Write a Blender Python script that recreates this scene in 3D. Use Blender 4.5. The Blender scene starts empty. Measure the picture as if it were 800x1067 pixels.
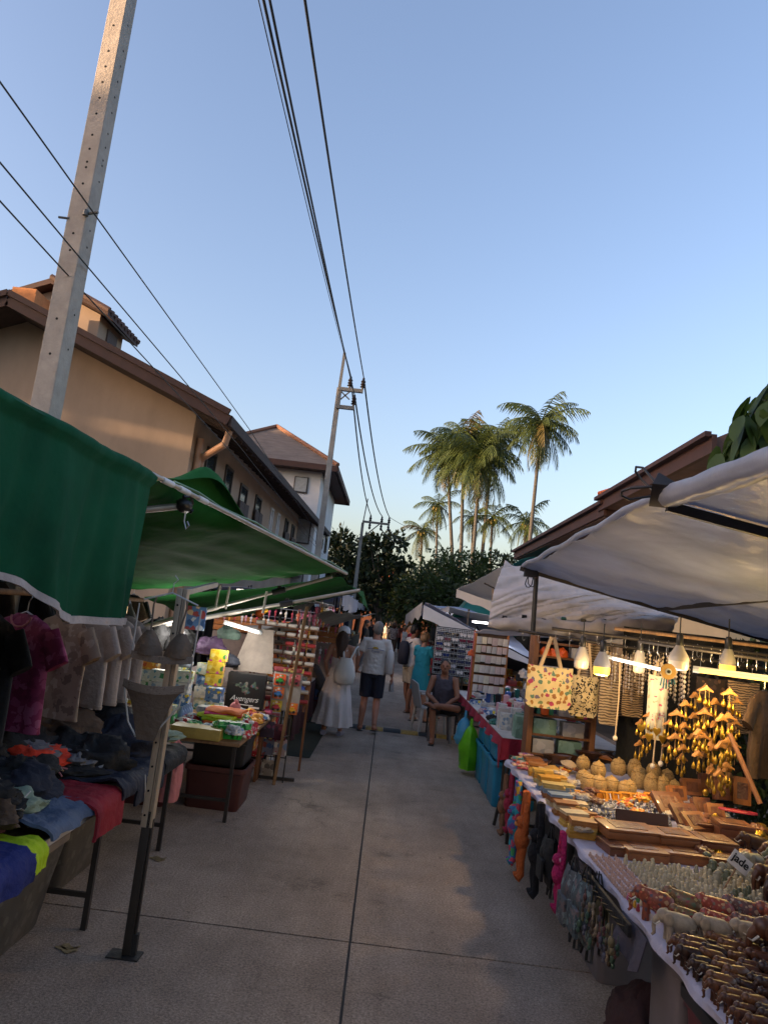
import bpy, bmesh, math, random
from mathutils import Vector as V, Matrix, noise as NZ
rnd = random.Random(11)
PI = math.pi
sc = bpy.context.scene
COL = sc.collection
rad = math.radians

# ---------------------------------------------------------------- camera
CAMH = 1.8
PITCH, ROLL, YAW = rad(8.35), rad(6.7), rad(-1.35)
fw = V((math.sin(YAW)*math.cos(PITCH), math.cos(YAW)*math.cos(PITCH), math.sin(PITCH)))
r0 = V((math.cos(YAW), -math.sin(YAW), 0)); u0 = r0.cross(fw)
cr = r0*math.cos(ROLL)+u0*math.sin(ROLL); cu = -r0*math.sin(ROLL)+u0*math.cos(ROLL)
cam_d = bpy.data.cameras.new('camera'); cam = bpy.data.objects.new('camera', cam_d); COL.objects.link(cam)
cam_d.sensor_fit = 'HORIZONTAL'; cam_d.sensor_width = 36; cam_d.lens = 760/800*36
cam_d.clip_start = .05; cam_d.clip_end = 3000
cam.matrix_world = Matrix(((cr.x, cu.x, -fw.x, 0), (cr.y, cu.y, -fw.y, 0), (cr.z, cu.z, -fw.z, CAMH), (0, 0, 0, 1)))
sc.camera = cam
def ray(x, y): return fw+cr*((x-400)/760)+cu*((533.5-y)/760)
def W(x, y, Y):                        # point of the scene at depth Y
    d = ray(x, y); return V((0, 0, CAMH))+d*(Y/d.y)
def G(x, y, z=0):                      # point at height z
    d = ray(x, y); return V((0, 0, CAMH))+d*((z-CAMH)/d.z)
def WX(x, y, X):
    d = ray(x, y); return V((0, 0, CAMH))+d*(X/d.x)

# ---------------------------------------------------------------- objects
def tag(o, label=None, cat=None, group=None, kind=None):
    if label: o['label'] = label
    if cat: o['category'] = cat
    if group: o['group'] = group
    if kind: o['kind'] = kind
    return o
def thing(name, label, cat, loc=(0, 0, 0), rotz=0, group=None):
    o = bpy.data.objects.new(name, None); COL.objects.link(o)
    o.empty_display_size = .1
    o.location = loc; o.rotation_euler = (0, 0, rotz)
    return tag(o, label, cat, group)
def dup(root, loc, rot=None, label=None, group=None, scale=None, mats=None):
    r = root.copy(); COL.objects.link(r); r.location = loc
    if rot is not None: r.rotation_euler = rot if hasattr(rot, '__len__') else (0, 0, rot)
    if scale is not None: r.scale = scale if hasattr(scale, '__len__') else (scale,)*3
    if label: r['label'] = label
    if group: r['group'] = group
    def rec(a, b):
        for ch in a.children:
            c = ch.copy(); COL.objects.link(c); c.parent = b
            base = ch.name.split('.')[0]
            if mats and base in mats: setmat(c, mats[base])
            rec(ch, c)
    if mats and root.type == 'MESH' and '*' in mats: setmat(r, mats['*'])
    rec(root, r)
    return r
def setmat(o, m, slot=0):
    s = o.material_slots[slot]; s.link = 'OBJECT'; s.material = m
def lin(c): return c/12.92 if c <= .04045 else ((c+.055)/1.055)**2.4
def hx(h):
    h = h.lstrip('#'); return tuple(lin(int(h[i:i+2], 16)/255) for i in (0, 2, 4))

# ---------------------------------------------------------------- materials
MATS = {}
def nodes_of(m):
    m.use_nodes = True; nt = m.node_tree
    return nt, nt.nodes, nt.links
def mat(key, col=(.5, .5, .5), rough=.6, metal=0., var=.25, scale=6., bump=.0, bscale=40., trans=0., rand=.0, spec=.5,
        coat=0., stretch=None, col2=None, sheen=0.):
    """painted / cloth / wood surface: base colour broken up by two noises, optional bump"""
    if key in MATS: return MATS[key]
    m = bpy.data.materials.new(key); nt, N, L = nodes_of(m)
    b = N['Principled BSDF']; out = N['Material Output']
    tc = N.new('ShaderNodeTexCoord'); vec = tc.outputs['Object']
    if stretch:
        mp = N.new('ShaderNodeMapping'); mp.inputs['Scale'].default_value = stretch
        L.new(vec, mp.inputs['Vector']); vec = mp.outputs['Vector']
    n1 = N.new('ShaderNodeTexNoise'); n1.inputs['Scale'].default_value = scale; n1.inputs['Detail'].default_value = 7
    n1.inputs['Roughness'].default_value = .65
    L.new(vec, n1.inputs['Vector'])
    mr = N.new('ShaderNodeMapRange'); mr.inputs['From Min'].default_value = .3; mr.inputs['From Max'].default_value = .7
    mr.inputs['To Min'].default_value = 1-var; mr.inputs['To Max'].default_value = 1+var*.7
    L.new(n1.outputs['Fac'], mr.inputs['Value'])
    val = mr.outputs['Result']
    if rand:
        oi = N.new('ShaderNodeObjectInfo'); m2 = N.new('ShaderNodeMapRange')
        m2.inputs['To Min'].default_value = 1-rand; m2.inputs['To Max'].default_value = 1+rand
        L.new(oi.outputs['Random'], m2.inputs['Value'])
        mu = N.new('ShaderNodeMath'); mu.operation = 'MULTIPLY'
        L.new(val, mu.inputs[0]); L.new(m2.outputs['Result'], mu.inputs[1]); val = mu.outputs[0]
    if col2:
        mx = N.new('ShaderNodeMix'); mx.data_type = 'RGBA'
        mx.inputs['A'].default_value = (*col, 1); mx.inputs['B'].default_value = (*col2, 1)
        r2 = N.new('ShaderNodeMapRange'); r2.inputs['From Min'].default_value = .42; r2.inputs['From Max'].default_value = .58
        L.new(n1.outputs['Fac'], r2.inputs['Value']); L.new(r2.outputs['Result'], mx.inputs['Factor'])
        base = mx.outputs['Result']
    else:
        rg = N.new('ShaderNodeRGB'); rg.outputs[0].default_value = (*col, 1); base = rg.outputs[0]
    vm = N.new('ShaderNodeVectorMath'); vm.operation = 'SCALE'
    L.new(base, vm.inputs[0]); L.new(val, vm.inputs['Scale'])
    L.new(vm.outputs['Vector'], b.inputs['Base Color'])
    b.inputs['Roughness'].default_value = rough; b.inputs['Metallic'].default_value = metal
    b.inputs['Specular IOR Level'].default_value = spec
    if coat: b.inputs['Coat Weight'].default_value = coat
    if sheen: b.inputs['Sheen Weight'].default_value = sheen
    if bump:
        n2 = N.new('ShaderNodeTexNoise'); n2.inputs['Scale'].default_value = bscale; n2.inputs['Detail'].default_value = 5
        L.new(vec, n2.inputs['Vector'])
        bp = N.new('ShaderNodeBump'); bp.inputs['Strength'].default_value = bump; bp.inputs['Distance'].default_value = .02
        L.new(n2.outputs['Fac'], bp.inputs['Height']); L.new(bp.outputs['Normal'], b.inputs['Normal'])
    if trans:
        t = N.new('ShaderNodeBsdfTranslucent'); L.new(vm.outputs['Vector'], t.inputs['Color'])
        ms = N.new('ShaderNodeMixShader'); ms.inputs[0].default_value = trans
        L.new(b.outputs[0], ms.inputs[1]); L.new(t.outputs[0], ms.inputs[2]); L.new(ms.outputs[0], out.inputs['Surface'])
    MATS[key] = m
    return m
def emit(key, col, strength):
    if key in MATS: return MATS[key]
    m = bpy.data.materials.new(key); nt, N, L = nodes_of(m)
    b = N['Principled BSDF']; b.inputs['Base Color'].default_value = (*col, 1)
    b.inputs['Emission Color'].default_value = (*col, 1); b.inputs['Emission Strength'].default_value = strength
    MATS[key] = m; return m
def pattern(key, bg, cols, scale=30., size=.33, rough=.8, warp=.4, var=.15, trans=0., stretch=(1, 1, 1), cover=1.):
    """printed cloth: motif blobs of several colours on a ground"""
    if key in MATS: return MATS[key]
    m = bpy.data.materials.new(key); nt, N, L = nodes_of(m); b = N['Principled BSDF']
    tc = N.new('ShaderNodeTexCoord'); mp = N.new('ShaderNodeMapping'); mp.inputs['Scale'].default_value = stretch
    L.new(tc.outputs['Object'], mp.inputs['Vector'])
    nz = N.new('ShaderNodeTexNoise'); nz.inputs['Scale'].default_value = scale*1.6; L.new(mp.outputs[0], nz.inputs['Vector'])
    ad = N.new('ShaderNodeVectorMath'); ad.operation = 'MULTIPLY_ADD'; ad.inputs[1].default_value = (warp/scale,)*3
    L.new(nz.outputs['Color'], ad.inputs[0]); L.new(mp.outputs[0], ad.inputs[2])
    vo = N.new('ShaderNodeTexVoronoi'); vo.inputs['Scale'].default_value = scale; vo.inputs['Randomness'].default_value = .75
    L.new(ad.outputs[0], vo.inputs['Vector'])
    rp = N.new('ShaderNodeValToRGB'); rp.color_ramp.interpolation = 'CONSTANT'
    el = rp.color_ramp.elements
    while len(el) < len(cols): el.new(.5)
    for i, c in enumerate(cols): el[i].position = i/len(cols); el[i].color = (*c, 1)
    sx = N.new('ShaderNodeSeparateColor'); L.new(vo.outputs['Color'], sx.inputs[0]); L.new(sx.outputs[0], rp.inputs[0])
    lt = N.new('ShaderNodeMath'); lt.operation = 'LESS_THAN'; lt.inputs[1].default_value = size
    L.new(vo.outputs['Distance'], lt.inputs[0])
    mx = N.new('ShaderNodeMix'); mx.data_type = 'RGBA'; mx.inputs['A'].default_value = (*bg, 1)
    L.new(lt.outputs[0], mx.inputs['Factor']); L.new(rp.outputs[0], mx.inputs['B'])
    n2 = N.new('ShaderNodeTexNoise'); n2.inputs['Scale'].default_value = 9; L.new(tc.outputs['Object'], n2.inputs['Vector'])
    mr = N.new('ShaderNodeMapRange'); mr.inputs['To Min'].default_value = 1-var*2; mr.inputs['To Max'].default_value = 1+var
    L.new(n2.outputs['Fac'], mr.inputs['Value'])
    vm = N.new('ShaderNodeVectorMath'); vm.operation = 'SCALE'; L.new(mx.outputs['Result'], vm.inputs[0]); L.new(mr.outputs[0], vm.inputs['Scale'])
    L.new(vm.outputs[0], b.inputs['Base Color']); b.inputs['Roughness'].default_value = rough
    MATS[key] = m; return m
def stripes(key, c1, c2, scale=20., axis='Z', rough=.8, warp=2., duty=.5):
    if key in MATS: return MATS[key]
    m = bpy.data.materials.new(key); nt, N, L = nodes_of(m); b = N['Principled BSDF']
    tc = N.new('ShaderNodeTexCoord'); wv = N.new('ShaderNodeTexWave'); wv.bands_direction = axis
    wv.inputs['Scale'].default_value = scale; wv.inputs['Distortion'].default_value = warp; wv.inputs['Detail'].default_value = 3
    L.new(tc.outputs['Object'], wv.inputs['Vector'])
    rp = N.new('ShaderNodeValToRGB'); rp.color_ramp.elements[0].position = duty-.08; rp.color_ramp.elements[1].position = duty+.08
    rp.color_ramp.elements[0].color = (*c1, 1); rp.color_ramp.elements[1].color = (*c2, 1)
    L.new(wv.outputs['Fac'], rp.inputs[0]); L.new(rp.outputs[0], b.inputs['Base Color']); b.inputs['Roughness'].default_value = rough
    MATS[key] = m; return m

def wmat(o):
    M = o.matrix_parent_inverse @ Matrix.LocRotScale(o.location, o.rotation_euler, o.scale) if o.parent else Matrix.LocRotScale(o.location, o.rotation_euler, o.scale)
    return wmat(o.parent) @ M if o.parent else M
# ---------------------------------------------------------------- mesh builder
class MB:
    def __init__(s): s.v = []; s.f = []; s.m = []; s.cur = 0; s.T = None
    def add(s, vs, fs):
        o = len(s.v)
        for p in vs:
            p = V(p); s.v.append(s.T @ p if s.T else p)
        for f in fs: s.f.append([i+o for i in f]); s.m.append(s.cur)
        return s
    def box(s, x0, x1, y0, y1, z0, z1):
        return s.add([(x0, y0, z0), (x1, y0, z0), (x1, y1, z0), (x0, y1, z0), (x0, y0, z1), (x1, y0, z1), (x1, y1, z1), (x0, y1, z1)],
                     [(0, 3, 2, 1), (4, 5, 6, 7), (0, 1, 5, 4), (1, 2, 6, 5), (2, 3, 7, 6), (3, 0, 4, 7)])
    def cbox(s, c, size, rot=None):
        a, b, d = [k/2 for k in size]; vs = []
        M = rot if rot is not None else Matrix.Identity(3)
        for p in [(-a, -b, -d), (a, -b, -d), (a, b, -d), (-a, b, -d), (-a, -b, d), (a, -b, d), (a, b, d), (-a, b, d)]:
            vs.append(V(c)+M @ V(p))
        return s.add(vs, [(0, 3, 2, 1), (4, 5, 6, 7), (0, 1, 5, 4), (1, 2, 6, 5), (2, 3, 7, 6), (3, 0, 4, 7)])
    def beam(s, a, b, w, h, up=(0, 0, 1)):
        a = V(a); b = V(b); d = (b-a); L = d.length; d.normalize()
        side = d.cross(V(up))
        if side.length < 1e-4: side = d.cross(V((1, 0, 0)))
        side.normalize(); u = side.cross(d)
        vs = []
        for q in (a, b):
            for i, j in ((-1, -1), (1, -1), (1, 1), (-1, 1)): vs.append(q+side*(i*w/2)+u*(j*h/2))
        return s.add(vs, [(3, 2, 1, 0), (4, 5, 6, 7), (0, 1, 5, 4), (1, 2, 6, 5), (2, 3, 7, 6), (3, 0, 4, 7)])
    def loft(s, rings, closed=True, cap=True):
        n = len(rings[0]); vs = [p for r in rings for p in r]; fs = []
        k = n if closed else n-1
        for i in range(len(rings)-1):
            for j in range(k):
                a = i*n+j; b = i*n+(j+1) % n
                fs.append((a, b, b+n, a+n))
        if cap and closed:
            fs.append(tuple(range(n-1, -1, -1))); fs.append(tuple((len(rings)-1)*n+j for j in range(n)))
        return s.add(vs, fs)
    def tube(s, pts, r, n=8, cap=True):
        pts = [V(p) for p in pts]; rings = []; prev = None
        for i, p in enumerate(pts):
            d = (pts[min(i+1, len(pts)-1)]-pts[max(i-1, 0)])
            if d.length < 1e-9: d = V((0, 0, 1))
            d.normalize()
            if prev is None:
                a = d.cross(V((0, 0, 1)))
                if a.length < .05: a = d.cross(V((1, 0, 0)))
            else:
                a = prev-d*prev.dot(d)
                if a.length < 1e-6: a = d.cross(V((1, 0, 0)))
            a.normalize(); prev = a; b = d.cross(a)
            rr = r[i] if hasattr(r, '__len__') else r
            rings.append([p+(a*math.cos(2*PI*k/n)+b*math.sin(2*PI*k/n))*rr for k in range(n)])
        return s.loft(rings, True, cap)
    def lathe(s, prof, n=16, c=(0, 0, 0), M=None):
        rings = []
        for r, z in prof:
            ring = [V((r*math.cos(2*PI*k/n), r*math.sin(2*PI*k/n), z)) for k in range(n)]
            if M is not None: ring = [M @ p for p in ring]
            rings.append([p+V(c) for p in ring])
        return s.loft(rings)
    def ell(s, c, rr, nu=14, nv=9, nz=0., nf=3., M=None, seed=0):
        vs = []; fs = []
        for i in range(nv+1):
            t = PI*i/nv
            for j in range(nu):
                q = 2*PI*j/nu
                p = V((math.sin(t)*math.cos(q), math.sin(t)*math.sin(q), math.cos(t)))
                k = 1+nz*NZ.noise(p*nf+V((seed*3.1, seed*1.7, 0))) if nz else 1
                p = V((p.x*rr[0]*k, p.y*rr[1]*k, p.z*rr[2]*k))
                if M is not None: p = M @ p
                vs.append(V(c)+p)
        for i in range(nv):
            for j in range(nu):
                a = i*nu+j; b = i*nu+(j+1) % nu
                fs.append((a, a+nu, b+nu, b))
        return s.add(vs, fs)
    def grid(s, fn, nu, nv, th=0.):
        P = [[V(fn(i/nu, j/nv)) for j in range(nv+1)] for i in range(nu+1)]
        vs = [p for r in P for p in r]; w = nv+1; fs = []
        for i in range(nu):
            for j in range(nv): fs.append((i*w+j, (i+1)*w+j, (i+1)*w+j+1, i*w+j+1))
        if th:
            ns = []
            for i in range(nu+1):
                for j in range(nv+1):
                    a = P[min(i+1, nu)][j]-P[max(i-1, 0)][j]; b = P[i][min(j+1, nv)]-P[i][max(j-1, 0)]
                    n = a.cross(b)
                    n = n.normalized() if n.length > 1e-9 else V((0, 0, 1))
                    ns.append(n)
            o = len(vs); vs = vs+[p-n*th for p, n in zip(vs, ns)]
            fs = fs+[tuple(k+o for k in f[::-1]) for f in fs]
            for i in range(nu):
                fs.append((i*w, i*w+o, (i+1)*w+o, (i+1)*w)); fs.append((i*w+nv, (i+1)*w+nv, (i+1)*w+nv+o, i*w+nv+o))
            for j in range(nv):
                fs.append((j, j+1, j+1+o, j+o)); fs.append((nu*w+j, nu*w+j+o, nu*w+j+1+o, nu*w+j+1))
        return s.add(vs, fs)
    def prism(s, pts, th, o=(0, 0, 0), ax=(1, 0, 0), ay=(0, 0, 1)):
        """2-D outline pts extruded by th along ax x ay, centred"""
        ax = V(ax); ay = V(ay); n = ax.cross(ay).normalized(); o = V(o); k = len(pts)
        A = [o+ax*p[0]+ay*p[1]+n*(th/2) for p in pts]; B = [o+ax*p[0]+ay*p[1]-n*(th/2) for p in pts]
        fs = [tuple(range(k)), tuple(range(2*k-1, k-1, -1))]
        for i in range(k):
            j = (i+1) % k; fs.append((i, i+k, j+k, j))
        return s.add(A+B, fs)
    def build(s, name, mats, parent=None, smooth=None, bevel=0., local=True, segs=2):
        me = bpy.data.meshes.new(name); me.from_pydata([tuple(p) for p in s.v], [], s.f)
        if not isinstance(mats, (list, tuple)): mats = [mats]
        for m in mats: me.materials.append(m)
        if len(mats) > 1: me.polygons.foreach_set('material_index', s.m)
        if bevel or smooth is not None or True:
            bm = bmesh.new(); bm.from_mesh(me)
            bmesh.ops.recalc_face_normals(bm, faces=bm.faces)
            if bevel:
                bmesh.ops.bevel(bm, geom=list(bm.edges), offset=bevel, segments=segs, affect='EDGES', clamp_overlap=True, profile=.6)
            bm.to_mesh(me); bm.free()
        if smooth is None and bevel: smooth = 40
        if smooth is not None:
            for p in me.polygons: p.use_smooth = True
            me.set_sharp_from_angle(angle=rad(smooth))
        o = bpy.data.objects.new(name, me); COL.objects.link(o)
        if parent is not None:
            o.parent = parent
            if not local:
                M = wmat(parent)
                o.matrix_parent_inverse = M.inverted()
        return o
def one(name, label, cat, mb, mats, loc=(0, 0, 0), rot=(0, 0, 0), group=None, **k):
    o = mb.build(name, mats, None, **k); o.location = loc
    o.rotation_euler = rot if hasattr(rot, '__len__') else (0, 0, rot)
    return tag(o, label, cat, group)
def struct(name, mb, mats, **k): return tag(mb.build(name, mats, None, **k), kind='structure')
def RZ(a): return Matrix.Rotation(a, 3, 'Z')
def RX(a): return Matrix.Rotation(a, 3, 'X')
def RY(a): return Matrix.Rotation(a, 3, 'Y')
def lerp(a, b, t): return a+(b-a)*t
def sag(a, b, s, n=16):
    a = V(a); b = V(b); return [a.lerp(b, i/n)-V((0, 0, s*4*(i/n)*(1-i/n))) for i in range(n+1)]
def text_mesh(txt, size, parent, m, name='lettering', loc=(0, 0, 0), rot=(PI/2, 0, 0), ext=.002, shear=0., bold=0.):
    cu = bpy.data.curves.new('t', 'FONT'); cu.body = txt; cu.size = size; cu.extrude = ext; cu.shear = shear
    cu.offset = bold; cu.align_x = 'CENTER'; cu.align_y = 'CENTER'
    o = bpy.data.objects.new('t', cu); COL.objects.link(o)
    bpy.context.view_layer.update()
    me = bpy.data.meshes.new_from_object(o.evaluated_get(bpy.context.evaluated_depsgraph_get()))
    bpy.data.objects.remove(o)
    me.materials.clear(); me.materials.append(m)
    q = bpy.data.objects.new(name, me); COL.objects.link(q); q.parent = parent; q.location = loc; q.rotation_euler = rot
    return q
# ================================================================ light and sky
SUN_EL, SUN_AZ = rad(6.0), math.atan2(-.933, -.36)          # sun low behind the camera, to the left
sundir = V((math.sin(SUN_AZ)*math.cos(SUN_EL), math.cos(SUN_AZ)*math.cos(SUN_EL), math.sin(SUN_EL)))
world = bpy.data.worlds.new('World'); sc.world = world; world.use_nodes = True
wn = world.node_tree.nodes; wl = world.node_tree.links
sky = wn.new('ShaderNodeTexSky'); sky.sky_type = 'NISHITA'; sky.sun_disc = False
sky.sun_elevation = SUN_EL; sky.sun_rotation = SUN_AZ
sky.altitude = 0; sky.air_density = 1.0; sky.dust_density = 3.6; sky.ozone_density = 1.6
bg = wn['Background']; bg.inputs['Strength'].default_value = .15
tint = wn.new('ShaderNodeVectorMath'); tint.operation = 'MULTIPLY'; tint.inputs[1].default_value = (1.09, .975, 1.06)   # camera white balance
wl.new(sky.outputs[0], tint.inputs[0]); wl.new(tint.outputs[0], bg.inputs['Color'])
sd = bpy.data.lights.new('sun', 'SUN'); sd.energy = 2.8; sd.angle = rad(.5); sd.color = (1, .66, .38)
so = bpy.data.objects.new('sun', sd); COL.objects.link(so)
so.rotation_euler = sundir.to_track_quat('Z', 'Y').to_euler(); so.location = (-40, -60, 30)
sc.view_settings.view_transform = 'Standard'; sc.view_settings.look = 'None'
sc.view_settings.exposure = 1.98; sc.view_settings.gamma = 1; sc.view_settings.use_curve_mapping = False
sc.cycles.max_bounces = 6; sc.cycles.diffuse_bounces = 3; sc.cycles.glossy_bounces = 2; sc.cycles.transmission_bounces = 4
sc.cycles.transparent_max_bounces = 6; sc.cycles.caustics_reflective = False; sc.cycles.caustics_refractive = False
sc.cycles.sample_clamp_indirect = 3
sc.cycles.use_denoising = True

# ================================================================ ground
def mat_concrete():
    m = bpy.data.materials.new('brushed_concrete'); nt, N, L = nodes_of(m); b = N['Principled BSDF']
    tc = N.new('ShaderNodeTexCoord')
    def nz(sc_, det=6, r=.6, st=None):
        n = N.new('ShaderNodeTexNoise'); n.inputs['Scale'].default_value = sc_; n.inputs['Detail'].default_value = det; n.inputs['Roughness'].default_value = r
        if st:
            mp = N.new('ShaderNodeMapping'); mp.inputs['Scale'].default_value = st; L.new(tc.outputs['Object'], mp.inputs[0]); L.new(mp.outputs[0], n.inputs['Vector'])
        else: L.new(tc.outputs['Object'], n.inputs['Vector'])
        return n.outputs['Fac']
    def rng(f, a, b_, c, d):
        r = N.new('ShaderNodeMapRange'); r.inputs[1].default_value = a; r.inputs[2].default_value = b_; r.inputs[3].default_value = c; r.inputs[4].default_value = d
        L.new(f, r.inputs[0]); return r.outputs[0]
    def mul(a, b_):
        k = N.new('ShaderNodeMath'); k.operation = 'MULTIPLY'; L.new(a, k.inputs[0]); L.new(b_, k.inputs[1]); return k.outputs[0]
    big = rng(nz(.55, 7, .7), .3, .7, .62, 1.22)
    streak = rng(nz(2.2, 4, .6, (2.2, .35, 1)), .3, .7, .86, 1.1)
    grit = rng(nz(75, 4, .75), .36, .64, .55, 1.35)
    fine = rng(nz(240, 2, .5), .3, .7, .75, 1.25)
    blot = mul(rng(nz(3.1, 6, .7), .55, .75, 1.0, .70), rng(nz(1.3, 8, .75), .58, .66, 1.0, .72))
    vo = N.new('ShaderNodeTexVoronoi'); vo.feature = 'DISTANCE_TO_EDGE'; vo.inputs['Scale'].default_value = .42
    wz = N.new('ShaderNodeTexNoise'); wz.inputs['Scale'].default_value = 3; wz.inputs['Detail'].default_value = 6
    L.new(tc.outputs['Object'], wz.inputs['Vector']); wa = N.new('ShaderNodeVectorMath'); wa.operation = 'MULTIPLY_ADD'; wa.inputs[1].default_value = (.5, .5, 0)
    L.new(wz.outputs['Color'], wa.inputs[0]); L.new(tc.outputs['Object'], wa.inputs[2]); L.new(wa.outputs[0], vo.inputs['Vector'])
    crack = rng(vo.outputs['Distance'], 0, .004, .68, 1); cm = rng(nz(.5, 3), .5, .56, 0, 1)
    cx = N.new('ShaderNodeMix'); cx.data_type = 'FLOAT'; L.new(cm, cx.inputs['Factor']); cx.inputs['A'].default_value = 1; L.new(crack, cx.inputs['B'])
    drip = rng(nz(14, 4, .6), .66, .72, 1, .62)
    v = mul(mul(mul(mul(big, streak), mul(grit, fine)), blot), mul(cx.outputs['Result'], drip))
    rg = N.new('ShaderNodeRGB'); rg.outputs[0].default_value = (.43, .335, .262, 1)
    vm = N.new('ShaderNodeVectorMath'); vm.operation = 'SCALE'; L.new(rg.outputs[0], vm.inputs[0]); L.new(v, vm.inputs['Scale'])
    L.new(vm.outputs[0], b.inputs['Base Color']); b.inputs['Roughness'].default_value = .85; b.inputs['Specular IOR Level'].default_value = .3
    bp = N.new('ShaderNodeBump'); bp.inputs['Strength'].default_value = .6; bp.inputs['Distance'].default_value = .006
    L.new(mul(grit, fine), bp.inputs['Height']); L.new(bp.outputs[0], b.inputs['Normal'])
    return m
M_conc = mat_concrete()
M_dirt = mat('bare_ground', (.11, .09, .07), .95, var=.4, scale=1.2, bump=.4, bscale=20)
g = MB(); g.add([(-900, -900, -.012), (900, -900, -.012), (900, 1500, -.012), (-900, 1500, -.012)], [(0, 1, 2, 3)])
struct('ground', g, M_dirt)
rd = MB(); ys = [-11.6, -3.6, 4.4, 12.4, 20.4, 28.4, 36.4, 44.4, 52.4, 62]
for i in range(len(ys)-1):
    for (xa, xb) in ((-4.2, -.018), (-.004, 4.6)):
        n = 6
        y0, y1 = ys[i]+.008, ys[i+1]-.008
        rd.grid(lambda a, b: (lerp(xa, xb, a), lerp(y0, y1, b), .004*NZ.noise(V((lerp(xa, xb, a), lerp(y0, y1, b), 0)))*.4), 6, 8, .012)
struct('road', rd, M_conc)

# speed bump : yellow and black rubber pieces
M_rub = mat('black_rubber', (.02, .02, .02), .7, var=.5, scale=12, bump=.3); M_yel = mat('road_yellow', (.42, .24, .04), .7, var=.55, scale=9)
t = thing('speed_bump', 'low black and yellow striped rubber speed bump lying across the lane', 'speed bump', (0, 12.45, 0))
x = -1.05; k = 0
while x < 1.3:
    m = MB(); prof = [(-.17, .004), (-.12, .028), (-.05, .042), (.05, .042), (.12, .028), (.17, .004)]
    m.grid(lambda a, b: (x+.006+a*.28, prof[min(5, int(round(b*5)))][0], prof[min(5, int(round(b*5)))][1]), 2, 5, .0)
    m.build('bump_segment', M_yel if k % 2 else M_rub, t, smooth=50); x += .29; k += 1
# worn yellow marks on the slab
m = MB()
for (px, py) in ((68, 990), (163, 896)):
    c = G(px, py); m.grid(lambda a, b: (c.x-.04+.09*a+.02*math.sin(b*9), c.y-.03+.07*b+.02*math.sin(a*7), .006), 4, 4)
struct('painted_mark', m, mat('worn_yellow', (.30, .22, .10), .9, var=.6, scale=30))

# ================================================================ left building (plastered, tiled)
M_plas = mat('tan_plaster', hx('9f8a76'), .85, var=.22, scale=.8, bump=.5, bscale=1.6, stretch=(1, 1, .45))
M_roofb = mat('brown_roof_board', hx('3f261f'), .7, var=.3, scale=4)
M_tile = mat('roof_tile', hx('5b4640'), .8, var=.35, scale=3, bump=.3, bscale=9)
M_soff = mat('dark_soffit', hx('3a2b26'), .8, var=.3)
M_shut = stripes('weathered_shutter', hx('3b3230'), hx('5d504b'), 9, 'Y', .8, 3)
M_glass = mat('window_glass', (.03, .04, .045), .08, var=.1, spec=.8)
M_frame = mat('dark_window_frame', (.05, .04, .035), .6)
M_white = mat('white_plaster', (.62, .62, .62), .8, var=.1, scale=1.5)
SL = .0215
def zt(y): return SL*(y-14)                     # the whole row of houses climbs a little with the street
L = thing('house', 'long tan plastered house with brown tiled gable roof left of the street', 'house', (-8, 24, 0))
ax_, az_ = -7.95, 7.02; ex_, ez_ = -3.4, 5.16
slope = (az_-ez_)/(ex_-ax_)
w = MB()
def gab(y, dx0=-12.0, dx1=-4.25):
    zl = lambda x: az_-slope*abs(x-ax_)-.12
    return [V((dx0, y, -.3)), V((dx1, y, -.3)), V((dx1, y, zl(dx1)+zt(y))), V((ax_, y, az_-.12+zt(y))), V((dx0, y, zl(dx0)+zt(y)))]
w.loft([gab(14), gab(35)])
w.build('wall', M_plas, L, local=False)
rf = MB()
def roofring(y, th=.16, over=0):
    a = [(-12.6, 0), (ax_, 0), (ex_, 0)]
    top = [V((x, y, az_-slope*abs(x-ax_)+zt(y)+.04)) for x, _ in a]
    return top+[p-V((0, 0, th)) for p in top[::-1]]
rf.loft([roofring(13.25), roofring(35.6)])
roof = rf.build('roof', M_soff, L, local=False)
tl = MB()                                          # tile courses on the slopes
for side in (1, -1):
    for i in range(46):
        y0 = 13.2+i*.49
        x1 = ex_+.05 if side == 1 else -12.7
        tl.grid(lambda a, b: (lerp(ax_, x1, a), y0+b*.5, az_-slope*abs(lerp(ax_, x1, a)-ax_)+zt(y0)+.075+.045*math.sin(b*PI)), 5, 4)
tl.build('tile_course', M_tile, roof, smooth=40, local=False)
vb = MB()                                          # barge boards on the gable, fascia on the eave
for (xa, xb) in ((ax_, ex_+.02), (ax_, -12.65)):
    for (dz, hgt, dy) in ((0, .20, 0), (.15, .11, -.05)):
        za = az_; zb = az_-slope*abs(xb-ax_)
        vb.beam((xa, 13.2+dy, za-.03+dz), (xb, 13.2+dy, zb-.03+dz), .06, hgt)
vb.build('bargeboard', M_roofb, L, local=False)
fb = MB(); fb.beam((ex_+.04, 13.2, ez_-.02+zt(13.2)), (ex_+.04, 35.6, ez_-.02+zt(35.6)), .05, .2)
for i in range(38):
    y = 13.5+i*.58; fb.beam((ex_-.02, y, ez_-.12+zt(y)), (-4.25, y, ez_-.12+slope*.85+zt(y)), .06, .1)
fb.build('fascia', M_soff, L, local=False)
dp = MB(); dp.tube([(-3.45, 13.6, 5.02), (-3.5, 13.6, 4.75), (-4.08, 14.35, 4.6), (-4.16, 14.45, 4.5), (-4.16, 14.45, 1)], .07, 10)
dp.tube([(-4.17, 14.28, 4.95), (-4.17, 14.28, 1)], .075, 10)
dp.build('drainpipe', mat('tan_pipe', hx('a07a60'), .5), L, local=False, smooth=50)
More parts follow.
